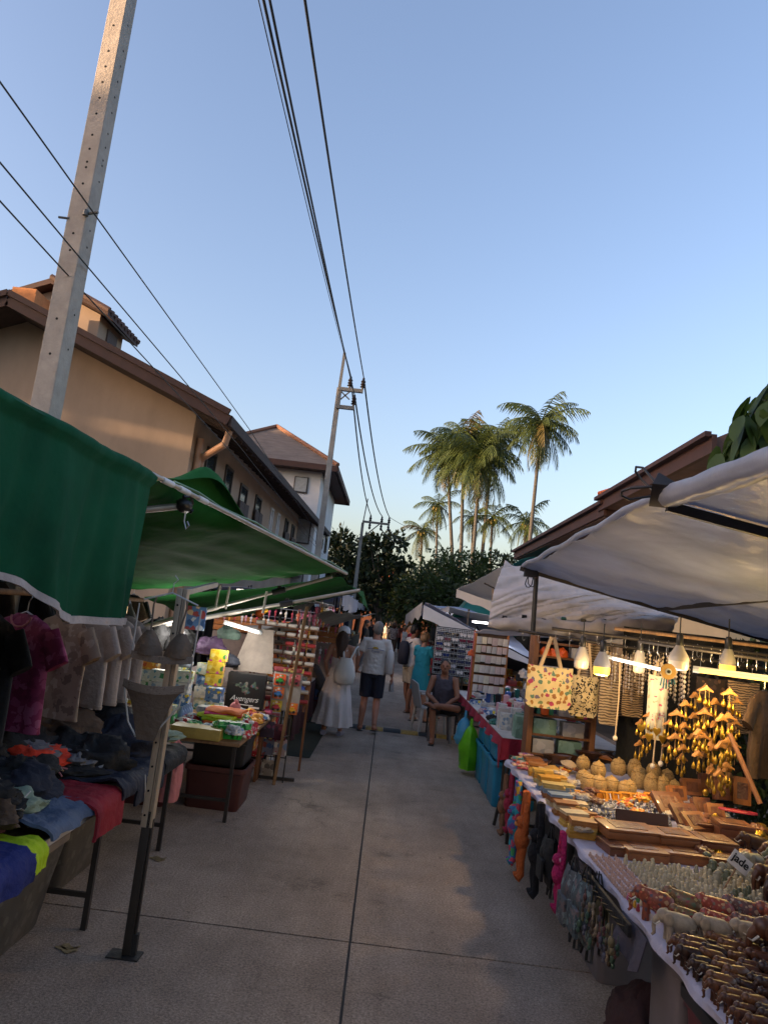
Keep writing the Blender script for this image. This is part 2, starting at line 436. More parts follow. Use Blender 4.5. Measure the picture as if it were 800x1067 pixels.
def shwin(y0, y1, z0, zs, z1, arched=False):
    f = MB(); x = -4.25
    dz = zt((y0+y1)/2)
    f.box(x-.02, x+.045, y0-.05, y0, z0+dz, z1+dz); f.box(x-.02, x+.045, y1, y1+.05, z0+dz, z1+dz); f.box(x-.02, x+.05, y0-.05, y1+.05, z1+dz, z1+.06+dz)
    wi = f.build('window', M_frame if not arched else M_white, L, local=False)
    p = MB(); p.box(x-.02, x+.012, y0, y1, z0+dz, z1+dz-.002); p.build('pane', M_glass if not arched else mat('pale_glass', (.45, .45, .45), .1), wi, local=False)
    if zs > z0:
        for (ya, yb) in ((y0-.16, (y0+y1)/2-.02), ((y0+y1)/2+.02, y1+.16)):
            s = MB()
            for k in range(5): s.beam((x+.09, lerp(ya, yb, (k+.5)/5), z0+dz), (x+.09, lerp(ya, yb, (k+.5)/5), zs+dz+.03*rnd.random()), (yb-ya)/5.4, .03, up=(1, 0, 0))
            s.build('shutter', M_shut, wi, local=False)
for y0, y1, z0, zs, z1 in ((15.15, 15.85, 3.0, 4.35, 4.9), (16.95, 17.6, 3.0, 4.2, 4.86), (18.75, 19.55, 3.0, 4.3, 4.72), (20.9, 21.7, 3.0, 4.32, 4.74),
                           (26.9, 27.6, 3, 4.3, 4.75), (28.7, 29.4, 3, 4.25, 4.72), (30.9, 31.4, 3, 4.15, 4.7), (33.0, 33.5, 3, 4.1, 4.66)): shwin(y0, y1, z0, zs, z1)
for y0 in (23.6, 25.0): shwin(y0, y0+.42, 3.5, 0, 4.72, True)
bl = MB()
for i in range(26): bl.box(-3.96, -3.9, 22.6+i*.5, 22.66+i*.5, 3.3, 4.0)
bl.box(-3.98, -3.88, 22.5, 35.2, 3.98, 4.06); bl.box(-4.25, -3.85, 22.5, 35.2, 3.15, 3.25)
bl.build('balcony_rail', M_shut, L, local=False)
# the raised stair tower with its own roof and a chimney block
dr = MB()
def tw_(y): return [V((-10.2, y, 6.2)), V((-7.8, y, 6.2)), V((-7.8, y, 8.3)), V((-9.0, y, 8.8)), V((-10.2, y, 8.3))]
dr.loft([tw_(16.8), tw_(18.3)]); dr.build('stair_tower', M_plas, L, local=False)
d2 = MB(); d2.loft([[V((-10.5, y, 8.32)), V((-9.0, y, 8.98)), V((-7.5, y, 8.32)), V((-7.5, y, 8.2)), V((-9.0, y, 8.84)), V((-10.5, y, 8.2))] for y in (16.5, 18.6)])
trf = d2.build('tower_roof', M_roofb, L, local=False)
d3 = MB()
for i in range(10): d3.tube([(-9.0, 16.48+i*.23, 9.0), (-7.46, 16.48+i*.23, 8.32)], .07, 6)
d3.build('roof_tile', M_tile, trf, local=False)
wn_ = MB(); wn_.box(-7.81, -7.76, 17.3, 17.9, 7.55, 8.15); wn_.build('louvre_window', M_shut, L, local=False)
ch = MB(); ch.box(-9.35, -8.8, 15.6, 16.3, 6.4, 8.28); ch.build('chimney', mat('sunlit_plaster', hx('c08050'), .85), L, local=False)  # low sun on the chimney is put into its orange colour

# ================================================================ white house with hipped roof behind
H2 = thing('house', 'white house with grey hipped roof behind the long tan house', 'house', (-5.5, 33, 0))
w = MB(); w.box(-8.5, -3.55, 30.6, 38, -.3, 7.9); w.build('wall', M_white, H2, local=False)
E0 = [V((-9.3, 29.9, 7.95)), V((-2.85, 29.9, 7.9)), V((-2.85, 39, 7.9)), V((-9.3, 39, 7.95))]
top = [V((-6.2, 33.0, 10.05)), V((-6.2, 36, 10.05))]
r = MB(); r.add(E0+top, [(0, 1, 4), (1, 2, 5, 4), (2, 3, 5), (3, 0, 4, 5), (3, 2, 1, 0)])
r2 = r.build('roof', mat('grey_roof_tile', hx('6d6259'), .8, var=.35, scale=2, bump=.5, bscale=14, stretch=(1, 1, 5)), H2, local=False)
r = MB()
for i in range(4):
    r.beam(E0[i]-V((0, 0, .13)), E0[(i+1) % 4]-V((0, 0, .13)), .08, .24)
r.box(-9.2, -2.95, 30, 38.9, 7.68, 7.76)
r.build('fascia', M_roofb, H2, local=False)
r = MB(); r.tube([E0[1]+V((0, 0, .05)), top[0]+V((0, 0, .05))], .1, 6); r.tube([E0[0], top[0]+V((0, 0, .05))], .1, 6); r.tube([top[0], top[1]], .1, 6)
r.build('ridge_cap', mat('terracotta', hx('7f5a46'), .8), r2, local=False)
for (x0, x1, z0, z1) in ((-4.62, -4.12, 6.75, 7.35), (-4.25, -3.75, 4.6, 5.6), (-4.3, -3.8, 2.6, 3.6)):
    wi = MB(); wi.box(x0-.05, x1+.05, 30.53, 30.62, z0-.05, z1+.05); wi_ = wi.build('window', M_frame, H2, local=False)
    wi = MB(); wi.box(x0, x1, 30.5, 30.55, z0, z1); wi.build('pane', mat('pale_curtain_glass', (.3, .31, .31), .15), wi_, local=False)
for y0, z0 in ((31.6, 4.7), (33.6, 4.7), (31.6, 2.8), (33.8, 2.8), (35.6, 4.7)):
    wi = MB(); wi.box(-3.56, -3.5, y0, y0+.7, z0, z0+1.1); wi_ = wi.build('window', M_frame, H2, local=False)
    wi = MB(); wi.box(-3.52, -3.48, y0+.05, y0+.65, z0+.05, z0+1.05); wi.build('pane', M_glass, wi_, local=False)

# ================================================================ right building
H3 = thing('house', 'cream house with brown eaves rising behind the right hand canopies', 'house', (8, 20, 0))
w = MB(); w.box(5.6, 14, 12.2, 29, -.3, 5.2); w.build('wall', mat('cream_plaster', hx('b9a684'), .85, var=.12, scale=1), H3, local=False)
r = MB()
r.loft([[V((4.82, y, 5.0)), V((9.8, y, 7.5)), V((14.5, y, 5.0)), V((14.5, y, 4.8)), V((4.82, y, 4.8))] for y in (17.2, 29.6)])
rr = r.build('roof', M_tile, H3, local=False)
r = MB(); r.beam((4.8, 17.1, 5.0), (4.8, 29.7, 5.0), .08, .34); r.beam((4.7, 17.1, 5.14), (4.7, 29.7, 5.14), .1, .09); r.build('fascia', M_roofb, H3, local=False)
r = MB()
r.loft([[V((4.78, y, 5.22)), V((9.8, y, 7.95)), V((14.8, y, 5.22)), V((14.8, y, 5.0)), V((4.78, y, 5.0))] for y in (11.3, 17.4)])
r.build('upper_roof', M_tile, H3, local=False)
r = MB(); r.beam((4.76, 11.2, 5.12), (4.76, 17.5, 5.12), .08, .3); r.beam((4.66, 11.2, 5.27), (4.66, 17.5, 5.27), .1, .08); r.build('upper_fascia', M_roofb, H3, local=False)
r = MB(); r.tube([(4.72, 17.45, 5.36), (5.3, 17.45, 5.62)], .1, 8); r.build('sunlit_ridge_end', mat('orange_tile_and_sunlit_end', hx('c2612c'), .7), H3, local=False)  # sunlight on this ridge end is painted as orange
for y0 in (19, 24):
    wi = MB(); wi.box(5.54, 5.6, y0, y0+1.2, 3.2, 4.5); wi.build('window', M_glass, H3, local=False)
m = MB(); m.grid(lambda a, b: (4.3+1.2*a, 24+4*b, 4.35+.12*a+.04*math.sin(a*8+b*5)), 6, 10, .01)
one('awning', 'small teal sheet awning under the brown eave of the cream house', 'awning', m, mat('teal_sheet', hx('1f8f90'), .6, trans=.3), smooth=60)

# ================================================================ brown house closing the street
H4 = thing('house', 'dim brown wooden house with low roof closing the far end of the street', 'house', (-1, 66, 0))
w = MB(); w.box(-6, 5, 64, 70, -.3, 3.6); w.build('wall', mat('brown_board', hx('6b3f2a'), .85, var=.3, scale=2), H4, local=False)
r = MB(); r.add([(-7, 63, 3.4), (6, 63, 3.4), (6, 71, 3.4), (-7, 71, 3.4), (-6, 67, 5.6), (5, 67, 5.6)], [(0, 1, 5, 4), (1, 2, 5), (2, 3, 4, 5), (3, 0, 4), (3, 2, 1, 0)]); r.build('roof', M_tile, H4, local=False)
d = MB(); d.box(-1.2, .6, 63.9, 64.02, 0, 2.4); d.build('doorway', mat('dark_opening', (.01, .01, .01), .9), H4, local=False)
for k, (hx0, hy0, hw) in enumerate(((-12, 78, 8), (-2, 84, 7))):
    Hn = thing('house', ('far house with orange tiled roof glimpsed between the trees left of the street end', 'far house with terracotta roof just above the brown house')[k], 'house', (hx0, hy0, 0))
    w = MB(); w.box(hx0-hw/2, hx0+hw/2, hy0, hy0+6, -.3, 5); w.build('wall', M_plas, Hn, local=False)
    r = MB(); r.add([(hx0-hw/2-.6, hy0-.7, 4.9), (hx0+hw/2+.6, hy0-.7, 4.9), (hx0+hw/2+.6, hy0+7, 4.9), (hx0-hw/2-.6, hy0+7, 4.9), (hx0-hw/4, hy0+3, 7.6), (hx0+hw/4, hy0+3, 7.6)], [(0, 1, 5, 4), (1, 2, 5), (2, 3, 4, 5), (3, 0, 4), (3, 2, 1, 0)])
    r.build('roof', mat('orange_tile_and_sunlit_end', hx('c2612c'), .7), Hn, local=False)

# unseen blockers added behind the camera, shaped to keep the low sun off the street
def shade_block(p, q, z, nm, slot=None):
    """unseen sun-blocking house row between plan points p, q with parapet height z; slot = raised slab leaving a gap for a sun streak (gap z0,z1,top)"""
    p = V((*p, 0)); q = V((*q, 0)); d = (q-p).normalized(); n = V((-d.y, d.x, 0))
    if n.dot(V((sx, sy, 0))) < 0: n = -n            # the block reaches back towards the sun
    T = thing('sun_blocker', nm, 'house', (p+q)/2)
    w = MB(); w.loft([[a, a+n*8, a+n*8+V((0, 0, z)), a+V((0, 0, z))] for a in (p, q)]); w.build('wall', M_plas, T, local=False)
    k = int((q-p).length/3)
    for i in range(k):
        c = p+d*(i*3+1.5)
        for s in (0, 1):
            wl_ = MB(); wl_.beam(c-n*.03+V((0, 0, 1.2+s*3.2)), c-n*.03+V((0, 0, 2.8+s*3.2)), 1.3, .08, up=tuple(n)); wl_.build('window', M_glass, T, local=False)
    if slot:
        z0, z1, z2 = slot
        w = MB(); w.loft([[a+V((0, 0, z1)), a+n*.6+V((0, 0, z1)), a+n*.6+V((0, 0, z2)), a+V((0, 0, z2))] for a in (p, q)])
        w.build('roof', M_tile, T, local=False)
        for i in range(5):
            w = MB(); a = p.lerp(q, (i+.02)/4.04)+n*.3; w.tube([a+V((0, 0, z0)), a+V((0, 0, z1))], .15, 8); w.build('column', M_white, T, local=False)
sx, sy = sundir.x, sundir.y; hl = math.hypot(sx, sy); sx /= hl; sy /= hl
def plan(p, s): return (p*(-sy)+s*(-sx), p*sx+s*(-sy))     # p across the sun, s away from it
TE = math.tan(SUN_EL)
S0 = -36
zA = 6.0+(-.7-S0)*TE
shade_block(plan(-7.2, S0), plan(30, S0), zA, 'unseen tan row block added behind the viewpoint to keep the sun off the street')
zg = lambda z, s: z+(s-S0)*TE
shade_block(plan(-18.2, S0-.5), plan(-7.1, S0-.5), zg(5.0, -1), 'unseen taller tan block added left of the viewpoint, slotted to cast a sun streak on the gable', slot=(zg(5.0, -1), zg(5.16, -1), zg(8.2, -2)))
shade_block(plan(-20.4, S0), plan(-18.4, S0), zg(6.9, -3), 'unseen low tan block added between two taller ones, letting sun reach the tower and chimney')
shade_block(plan(-46, S0), plan(-20.5, S0), zg(10.1, 2), 'unseen long tall block added far left of the viewpoint to shade the white house')

# ================================================================ poles and wires
M_cp = mat('cast_concrete', hx('8d8a84'), .8, var=.22, scale=5, bump=.3, bscale=30)
M_cp1 = mat('cast_concrete_near', hx('a59c92'), .8, var=.2, scale=7, bump=.35, bscale=45)
M_steel = mat('galvanised_steel', hx('6c6c6a'), .5, metal=.6, var=.2)
M_ins = mat('brown_insulator', (.02, .015, .013), .3)
M_wire = mat('black_cable', (.012, .012, .013), .6)
M_hole = mat('dark_hole', (.008, .008, .008), .9)
P1 = thing('utility_pole', 'tall square concrete utility pole with bolt holes rising behind the green tarp', 'pole', (-2.95, 5.7, 0), rad(-4))
m = MB(); a, b = .155, .105
def pr(h, z): return [V((-h*.92, -h, z)), V((h*.92, -h, z)), V((h, -h*.92, z)), V((h, h, z)), V((-h, h, z)), V((-h, -h*.92, z))]
m.loft([pr(.098, -.2), pr(.086, 4), pr(.072, 9)]); m.build('shaft', M_cp1, P1)
zs = [2.6, 2.95, 3.6, 3.9, 4.5, 4.65, 5.1, 5.25, 5.3, 5.42, 5.55, 5.75, 5.9, 6.05, 6.2, 6.35, 6.6, 6.9]
for z in zs:
    h = .098-.026*z/9
    m = MB(); m.T = Matrix.Translation((0, -h+.004, z)) @ Matrix.Rotation(PI/2, 4, 'X'); m.lathe([(.011, -.003), (.011, .005)], 8); m.build('bolt_hole', M_hole, P1)
    m = MB(); m.T = Matrix.Translation((h-.004, .01, z+.08)) @ Matrix.Rotation(PI/2, 4, 'Y'); m.lathe([(.009, -.003), (.009, .005)], 8); m.build('bolt_hole', M_hole, P1)
m = MB(); m.tube([(-.15, -.09, 4.78), (-.06, -.08, 4.78)], .01, 6); m.build('bolt', M_steel, P1)
m = MB(); m.tube([(.06, -.09, 4.82), (.2, -.12, 4.83)], .012, 6); m.lathe([(.025, 0), (.025, .04), (.018, .05)], 8, (.09, -.11, 4.8)); m.build('wire_clamp', M_steel, P1)
P2 = thing('utility_pole', 'concrete utility pole with two bracket arms and black insulators by the white house', 'pole', (-1.93, 18, 0))
m = MB(); m.loft([pr(.085, -.2), pr(.055, 7.5)]); m.build('shaft', M_cp, P2)
m = MB(); m.beam((0, 0, 7.4), (.02, 0, 8.45), .07, .07); m.beam((.0, -.1, 7.45), (.62, -.1, 7.45), .09, .09); m.beam((0, -.1, 6.98), (.45, -.1, 6.98), .09, .09); m.beam((.05, -.1, 6.95), (.05, -.1, 7.5), .06, .06)
m.beam((.05, -.1, 7.15), (.3, -.1, 7.42), .03, .03); m.beam((.3, -.1, 7.2), (.05, -.1, 7.4), .03, .03); m.build('bracket_arm', M_steel, P2)
for (xx, zz) in ((.27, 7.5), (.6, 7.5), (.42, 7.03)):
    m = MB(); m.lathe([(.03, 0), (.03, .04), (.075, .06), (.04, .1), (.07, .13), (.04, .17), (.065, .2), (.035, .25), (.03, .3)], 10, (xx, -.1, zz)); m.build('insulator', M_ins, P2, smooth=40)
P3 = thing('utility_pole', 'farthest utility pole with one cross arm before the dark trees', 'pole', (-1.78, 35, 0))
m = MB(); m.loft([pr(.10, -.2), pr(.065, 6.3)]); m.tube([(0, 0, 6.2), (.1, 0, 7.5)], .03, 6); m.build('shaft', M_cp, P3)
m = MB(); m.beam((-.02, -.1, 6.35), (1.3, -.1, 6.35), .1, .1); m.beam((0, -.1, 5.5), (.8, -.1, 6.3), .05, .05); m.build('cross_arm', M_steel, P3)
for xx in (.35, .9, 1.25):
    m = MB(); m.lathe([(.03, 0), (.08, .05), (.04, .1), (.08, .14), (.04, .2), (.05, .28)], 8, (xx, -.1, 6.4)); m.lathe([(.03, -.3), (.07, -.22), (.04, -.15), (.07, -.1), (.03, 0)], 8, (xx, -.1, 6.3)); m.build('insulator', M_ins, P3, smooth=40)
def wire(pts, r, label, grp=None):
    m = MB(); m.tube(pts, r, 5, False); tag(m.build('power_cable', M_wire, None, smooth=60), label, 'cable', grp)
A = P2.location
def ext(a, b, k): return a+(b-a)*k
for (px, py), Yq, tip, lb, r in (((284, 0), 6, V((.27, -.1, 7.8)), 'left one of the two thick black cables overhead, ending at the near bracket arm', .015),
                           ((290, 0), 6, V((.42, -.1, 7.33)), 'second thick black cable overhead, landing on the lower bracket arm', .014),
                           ((325, 0), 6, V((.6, -.1, 7.8)), 'rightmost black cable overhead, landing on the outer insulator', .015),
                           ((279, 0), 6, V((.02, 0, 8.4)), 'thin wire overhead running to the spike of the bracketed pole', .006)):
    a = A+tip; q = W(px, py, Yq); b = q+(q-a)*.9
    wire([lerp(a, b, i/14)-V((0, 0, .25*4*(i/14)*(1-i/14))) for i in range(15)], r, lb)
B = P3.location
for tip, t3, lb in ((V((.27, -.1, 7.8)), V((.35, -.1, 6.7)), 'cable from the bracketed pole to the inner insulator of the far pole'), (V((.42, -.1, 7.33)), V((.9, -.1, 6.7)), 'cable from the bracketed pole to the middle insulator of the far pole'),
                    (V((.6, -.1, 7.8)), V((1.25, -.1, 6.7)), 'cable from the bracketed pole to the outer insulator of the far pole')):
    wire(sag(A+tip, B+t3, .5), .022, lb)
for t3, e, lb in ((V((.9, -.1, 6.1)), W(429, 556, 55), 'lower cable sagging from the far pole into the trees'), (V((1.25, -.1, 6.1)), W(436, 552, 55), 'upper cable sagging from the far pole into the trees'), (V((1.25, -.1, 6.7)), W(470, 545, 60), 'thin high cable from the far pole towards the palms')):
    wire(sag(B+t3, e, .7), .03 if 'thin' not in lb else .012, lb)
for (px, py), lb in (((100, 225), 'top one of three cables passing the near concrete pole'), ((78, 262), 'middle one of three cables passing the near concrete pole'), ((62, 277), 'lowest of three cables passing the near concrete pole')):
    q = W(px, py, 5.45)
    wire([V((q.x, -6, q.z+.12)), V((q.x, 1, q.z+.03)), q, V((q.x, 12, q.z-.02)), V((-3.3, 33, q.z+.1))], .0065, lb)
# ================================================================ trees
def leafmat(key, c, tr=.35, rand=.0, var=.45, rough=.5):
    return mat(key, c, rough, var=var, scale=1.7, trans=tr, rand=rand)
M_leaf = leafmat('dark_foliage', (.030, .048, .016))
M_leaf2 = leafmat('mid_foliage', (.045, .075, .018))
M_leaf3 = leafmat('yellowing_foliage', (.10, .11, .02))
M_bark = mat('grey_bark', (.12, .10, .08), .9, var=.4, scale=4, bump=.6, bscale=12)
M_palm = leafmat('palm_frond', (.062, .092, .022), .25); M_palm2 = leafmat('dry_palm_frond', (.13, .105, .035), .25)
M_ptr = mat('palm_trunk', (.075, .072, .066), .9, var=.3, scale=3, bump=.5, stretch=(1, 1, 6))
def leaf(m, p, d, L, w, up):
    d = d.normalized(); s = d.cross(up)
    if s.length < .01: s = d.cross(V((1, .3, 0)))
    s.normalize(); n = s.cross(d)
    m.add([p, p+d*L*.45+s*w*.5+n*w*.12, p+d*L, p+d*L*.45-s*w*.5+n*w*.12], [(0, 1, 2), (0, 2, 3)])
def rvec(): return V((rnd.gauss(0, 1), rnd.gauss(0, 1), rnd.gauss(0, 1))).normalized()
def tree(loc, h, blobs, lf, label, mt=None, mt2=None, per=240, lw=.5, trunk=.22, group='trees beyond the market'):
    """blobs: list of (dx,dy,dz,r) foliage masses; each is broken into twigs with leaves"""
    T = thing('tree', label, 'tree', loc, 0, group)
    t = MB(); t.tube([(0, 0, -.2), (.1, .05, h*.3), (.0, .1, h*.55), (.15, 0, h*.8)], [trunk, trunk*.8, trunk*.6, trunk*.25], 8)
    for (dx, dy, dz, r) in blobs:
        t.tube([(.05, .05, h*.35+.2*rnd.random()), (dx*.5, dy*.5, lerp(h*.4, dz, .6)), (dx, dy, dz)], [trunk*.45, trunk*.3, trunk*.1], 6)
    t.build('trunk', M_bark, T, smooth=60)
    c = MB(); 
    for (dx, dy, dz, r) in blobs:
        for k in range(int(per*r*r/2)+30):
            u = rvec(); rr = r*(rnd.random()**.4)*(1+.75*NZ.noise(u*2.4+V((dx, dy, dz))))
            if NZ.noise((V((dx, dy, dz))+u*rr)*1.3+V((7, 3, 1))) < -.22: continue
            p = V((dx, dy, dz))+V((u.x*rr, u.y*rr, u.z*rr*.8))
            tw = (u+rvec()*.6+V((0, 0, -.15))).normalized()
            c.cur = 0 if rnd.random() < .85 else 1
            for q in range(4):
                leaf(c, p+rvec()*lf*.7, (tw+rvec()*.8), lf*(.5+1.0*rnd.random()), lf*lw, rvec())
    c.build('crown', [mt or M_leaf, mt2 or M_leaf2], T)
    return T
def at_px(x, y, Y): q = W(x, y, Y); return q
def groundpt(x, Y): return V((W(x, 640, Y).x, Y, 0))
LT = [(346, 44, [(0, 0, 5.0, 1.7), (-1.2, .3, 3.6, 1.6), (.9, -.3, 3.4, 1.5), (0, 0, 6.1, .9)], 'dark leafy tree nearest the white house, left of the street end'),
      (372, 46, [(0, 0, 4.6, 1.5), (-1.1, 0, 3.2, 1.5), (1.1, 0, 3.2, 1.5), (.2, 0, 5.3, .8)], 'dark tree standing behind the farthest utility pole'),
      (393, 43, [(-.4, 0, 5.7, .9), (.2, .2, 4.6, 1.3), (.5, 0, 6.4, .55), (-1, 0, 3.4, 1.4), (1, 0, 3.2, 1.3), (1.2, 0, 4.9, .6), (-.9, 0, 6.1, .5)], 'dark big-leaved tree with ragged top just right of the farthest utility pole'),
      (415, 50, [(0, 0, 3.9, 1.3), (-.8, 0, 2.8, 1.3), (.9, 0, 3.0, 1.3)], 'low dark tree closing the gap above the end of the street')]
for x, Y, bl_, lb in LT: tree(groundpt(x, Y), 5.5, bl_, .34, lb, M_leaf, M_leaf, lw=.6, per=190)
CT = [(436, 42, [(0, 0, 3.6, 1.5), (-.9, -.4, 2.7, 1.3), (.9, 0, 3.4, 1.5), (.2, 0, 4.6, 1.0)], 'bushy tree with yellowing leaves at the right side of the street end', M_leaf2, M_leaf3),
      (458, 40, [(0, 0, 4.3, 1.6), (-1.2, 0, 3.1, 1.5), (1.2, 0, 3.6, 1.6), (.1, 0, 5.3, 1.0), (0, -.8, 2.4, 1.6)], 'broad dark green tree below the palm trunks, above the teal canopy', M_leaf2, M_leaf),
      (489, 38, [(0, 0, 4.3, 1.7), (-1.2, 0, 3.1, 1.6), (1.2, 0, 3.5, 1.6), (.4, 0, 5.0, 1.1), (0, -.8, 2.3, 1.6)], 'broad dark green tree right below the palm cluster', M_leaf2, M_leaf),
      (521, 36, [(0, 0, 3.8, 1.4), (-1.0, 0, 2.8, 1.5), (1.1, 0, 3.5, 1.4), (.6, 0, 4.9, .8), (0, 0, 5.3, .5)], 'dark green tree beside the end of the cream house', M_leaf, M_leaf2)]
for x, Y, bl_, lb, a, b in CT: tree(groundpt(x, Y), 5, bl_, .26, lb, a, b, per=270)
tree(groundpt(505, 30), 3, [(0, 0, 2.2, 1.1), (-1.3, 0, 1.8, 1.0), (1.0, .3, 2.3, 1.1)], .2, 'bright green shrub between the far canopy and the broad trees', M_leaf2, M_leaf3, per=330)

def frond(m, base, az, el, L, droop, n=30, wid=.62, mi=0):
    """one pinnate coconut frond"""
    hd = V((math.cos(az), math.sin(az), 0)); m.cur = mi
    pts = []; p = V(base); e = el
    for i in range(n+1):
        pts.append(p.copy()); d = hd*math.cos(e)+V((0, 0, math.sin(e))); p = p+d*(L/n); e -= droop/n*(.4+1.2*i/n)
    m.tube(pts[::3], [lerp(.045, .012, i/(n//3)) for i in range(n//3+1)], 4, False)
    side = hd.cross(V((0, 0, 1)))
    for i in range(3, n+1):
        t = i/n; l = wid*L*.5*math.sin(PI*(.12+.86*t))**.7*(.85+.3*rnd.random())
        for s in (-1, 1):
            if rnd.random() < .06: continue
            dd = (pts[i]-pts[i-1]).normalized()
            q = (side*s*(.85-.35*t)+dd*.55+V((0, 0, -.42-.45*rnd.random()))).normalized()
            b = pts[i-1].lerp(pts[i], rnd.random()); w = .045*L/4
            e1 = b+q*l*.55; e2 = b+q*l+V((0, 0, -.22*l))
            m.add([b+dd*w, b-dd*w, e1-dd*w*.9, e1+dd*w*.9, e2], [(0, 1, 2, 3), (3, 2, 4)])
def palm(x, y, Y, R_, label, seed, lean=0., n=40, trunk_r=.16, base=None):
    st = rnd.getstate(); rnd.seed(seed)
    c = W(x, y, Y); g0 = V((c.x-lean, Y, 0)) if base is None else V((W(base, 600, Y).x, Y, 0))
    T = thing('palm_tree', label, 'palm', g0, 0, 'coconut palms')
    top = c-g0
    t = MB(); mid = top*.5+V(((top.x)*-.12, 0, 0))
    t.tube([(0, 0, -.2), mid*.5, mid, top*.78+V((-.02*top.x, 0, 0)), top], [trunk_r*1.3, trunk_r, trunk_r*.85, trunk_r*.75, trunk_r*.8], 8)
    t.build('trunk', M_ptr, T, smooth=60)
    m = MB()
    for k in range(n):
        u = (k+.5)/n
        el = lerp(1.3, -1.3, u**.75)+rnd.uniform(-.15, .15)
        az = k*2.399+rnd.uniform(-.3, .3)
        frond(m, top+V((0, 0, .1)), az, el, R_*1.12*rnd.uniform(.85, 1.12), rnd.uniform(1.1, 1.7)*(1 if el > 0 else .6), mi=1 if (u > .93 or rnd.random() < .04) else 0)
    m.build('crown', [M_palm, M_palm2], T)
    ct = MB()
    for k in range(7): a = k*.9; ct.ell(top+V((math.cos(a)*.3, math.sin(a)*.3, -.25-.1*(k % 2))), (.14, .14, .18), 8, 6)
    ct.build('coconut', mat('coconut', (.20, .15, .03), .6), T, smooth=60)
    rnd.setstate(st)
palm(564, 441, 50, 3.0, 'tall single coconut palm standing right of the cluster, full crown against the sky', 3, base=548)
palm(501, 474, 52, 3.5, 'largest palm of the cluster, golden crown at its right front', 5, base=492, n=48)
palm(484, 461, 55, 3.3, 'palm in the middle of the cluster, crown partly behind the golden one', 8, base=482, n=46)
palm(467, 470, 56, 3.0, 'leftmost tall palm of the cluster, fronds hanging to the left', 12, base=477, n=34)
palm(514, 458, 57, 2.7, 'palm at the upper right of the cluster, mostly behind the golden crown', 14, base=500, n=32)
palm(456, 527, 58, 2.0, 'short palm below the left side of the cluster', 17, base=458, n=18, trunk_r=.12)
palm(440, 553, 60, 2.0, 'lowest palm, left of the cluster just above the trees', 19, base=441, n=16, trunk_r=.12)
palm(513, 540, 54, 2.0, 'small palm with sparse fronds between the cluster and the tall single palm', 21, base=513, n=14, trunk_r=.12)
palm(548, 545, 53, 2.2, 'short bushy palm at the foot of the tall single palm', 23, base=549, n=20, trunk_r=.13)
palm(493, 540, 60, 2.0, 'small palm seen between the trunks of the cluster', 25, base=494, n=14, trunk_r=.12)

# ---- big-leaved tree at the right, only the tip of a bough reaches into view
T = thing('tree', 'near tree whose large drooping leaves hang in at the right edge above the canopy', 'tree', (4.1, 5.6, 0))
t = MB(); lc = [W(786, 438, 4.3), W(774, 452, 4.3), W(795, 425, 4.3), W(792, 455, 4.3), W(812, 400, 4.4), W(806, 440, 4.3), W(830, 420, 4.5), W(804, 412, 4.4), W(764, 470, 4.4), W(783, 470, 4.4)]
o = T.location
t.tube([(0, 0, -.1), (-.05, 0, 1.6), (-.1, -.1, 2.9), (-.2, -.1, 4.2)], [.13, .11, .09, .04], 8)
for c in lc[:]:
    t.tube([(-.1, -.1, 2.6), (c-o).lerp(V((-.1, -.1, 2.6)), .45)+V((0, 0, .25)), (c-o)+V((0, 0, .05))], [.035, .02, .006], 5)
t.build('trunk', M_bark, T, smooth=60)
c_ = MB()
def bigleaf(m, p, d, L, w):
    d = d.normalized(); s = d.cross(V((0, 0, 1)));
    if s.length < .1: s = V((1, 0, 0))
    s.normalize(); s = (s+rvec()*.5).normalized(); n = s.cross(d)
    P = []
    for i in range(6):
        t_ = i/5; ww = w*math.sin(PI*min(1, .06+.94*t_))**.8*.5; q = p+d*L*t_+V((0, 0, -.18*L*t_*t_))
        P.append((q-s*ww+n*ww*.25, q, q+s*ww+n*ww*.25))
    vs = [a for r in P for a in r]; fs = []
    for i in range(5):
        for j in range(2): fs.append((i*3+j, i*3+j+1, i*3+j+4, i*3+j+3))
    m.add(vs, fs)
for c in lc+[W(870, 300+i*40, 5+.2*i) for i in range(4)]:
    for k in range(13):
        a = rnd.uniform(0, 2*PI)
        bigleaf(c_, c-o+V((rnd.gauss(0, .05), rnd.gauss(0, .08), rnd.gauss(0, .03))), V((math.cos(a)*.5, math.sin(a)*.5, -.75-.4*rnd.random())), rnd.uniform(.17, .27), rnd.uniform(.08, .115))
c_.build('crown', leafmat('large_leaf', (.045, .085, .014), .4, var=.3), T, smooth=60)
# shrub behind the souvenir stall
def shrub(loc, r, label, n=900, lf=.11):
    T = thing('shrub', label, 'shrub', loc)
    t = MB(); t.tube([(0, 0, -.05), (0, 0, r[2])], [.05, .02], 6)
    for k in range(6): a = k*1.1; t.tube([(0, 0, .1), (math.cos(a)*r[0]*.6, math.sin(a)*r[1]*.6, r[2]*1.3)], [.025, .008], 5)
    t.build('stem', M_bark, T)
    c = MB()
    for k in range(n):
        u = rvec(); q = rnd.random()**.4*(1+.3*NZ.noise(u*3)); p = V((u.x*r[0]*q, u.y*r[1]*q, r[2]*(1+u.z*q)))
        for j in range(3): leaf(c, p+rvec()*.05, u+rvec()*.9, lf*rnd.uniform(.7, 1.3), lf*.5, rvec())
    c.build('foliage', leafmat('hedge_leaf', (.035, .06, .015), .3), T)
shrub((3.75, 6.7, 0), (.75, .9, 1.0), 'dark green hedge shrub behind the souvenir stall, right of the hanging bells')
shrub((4.1, 8.2, 0), (.8, 1.0, 1.0), 'dark green hedge shrub farther back behind the wooden rack')
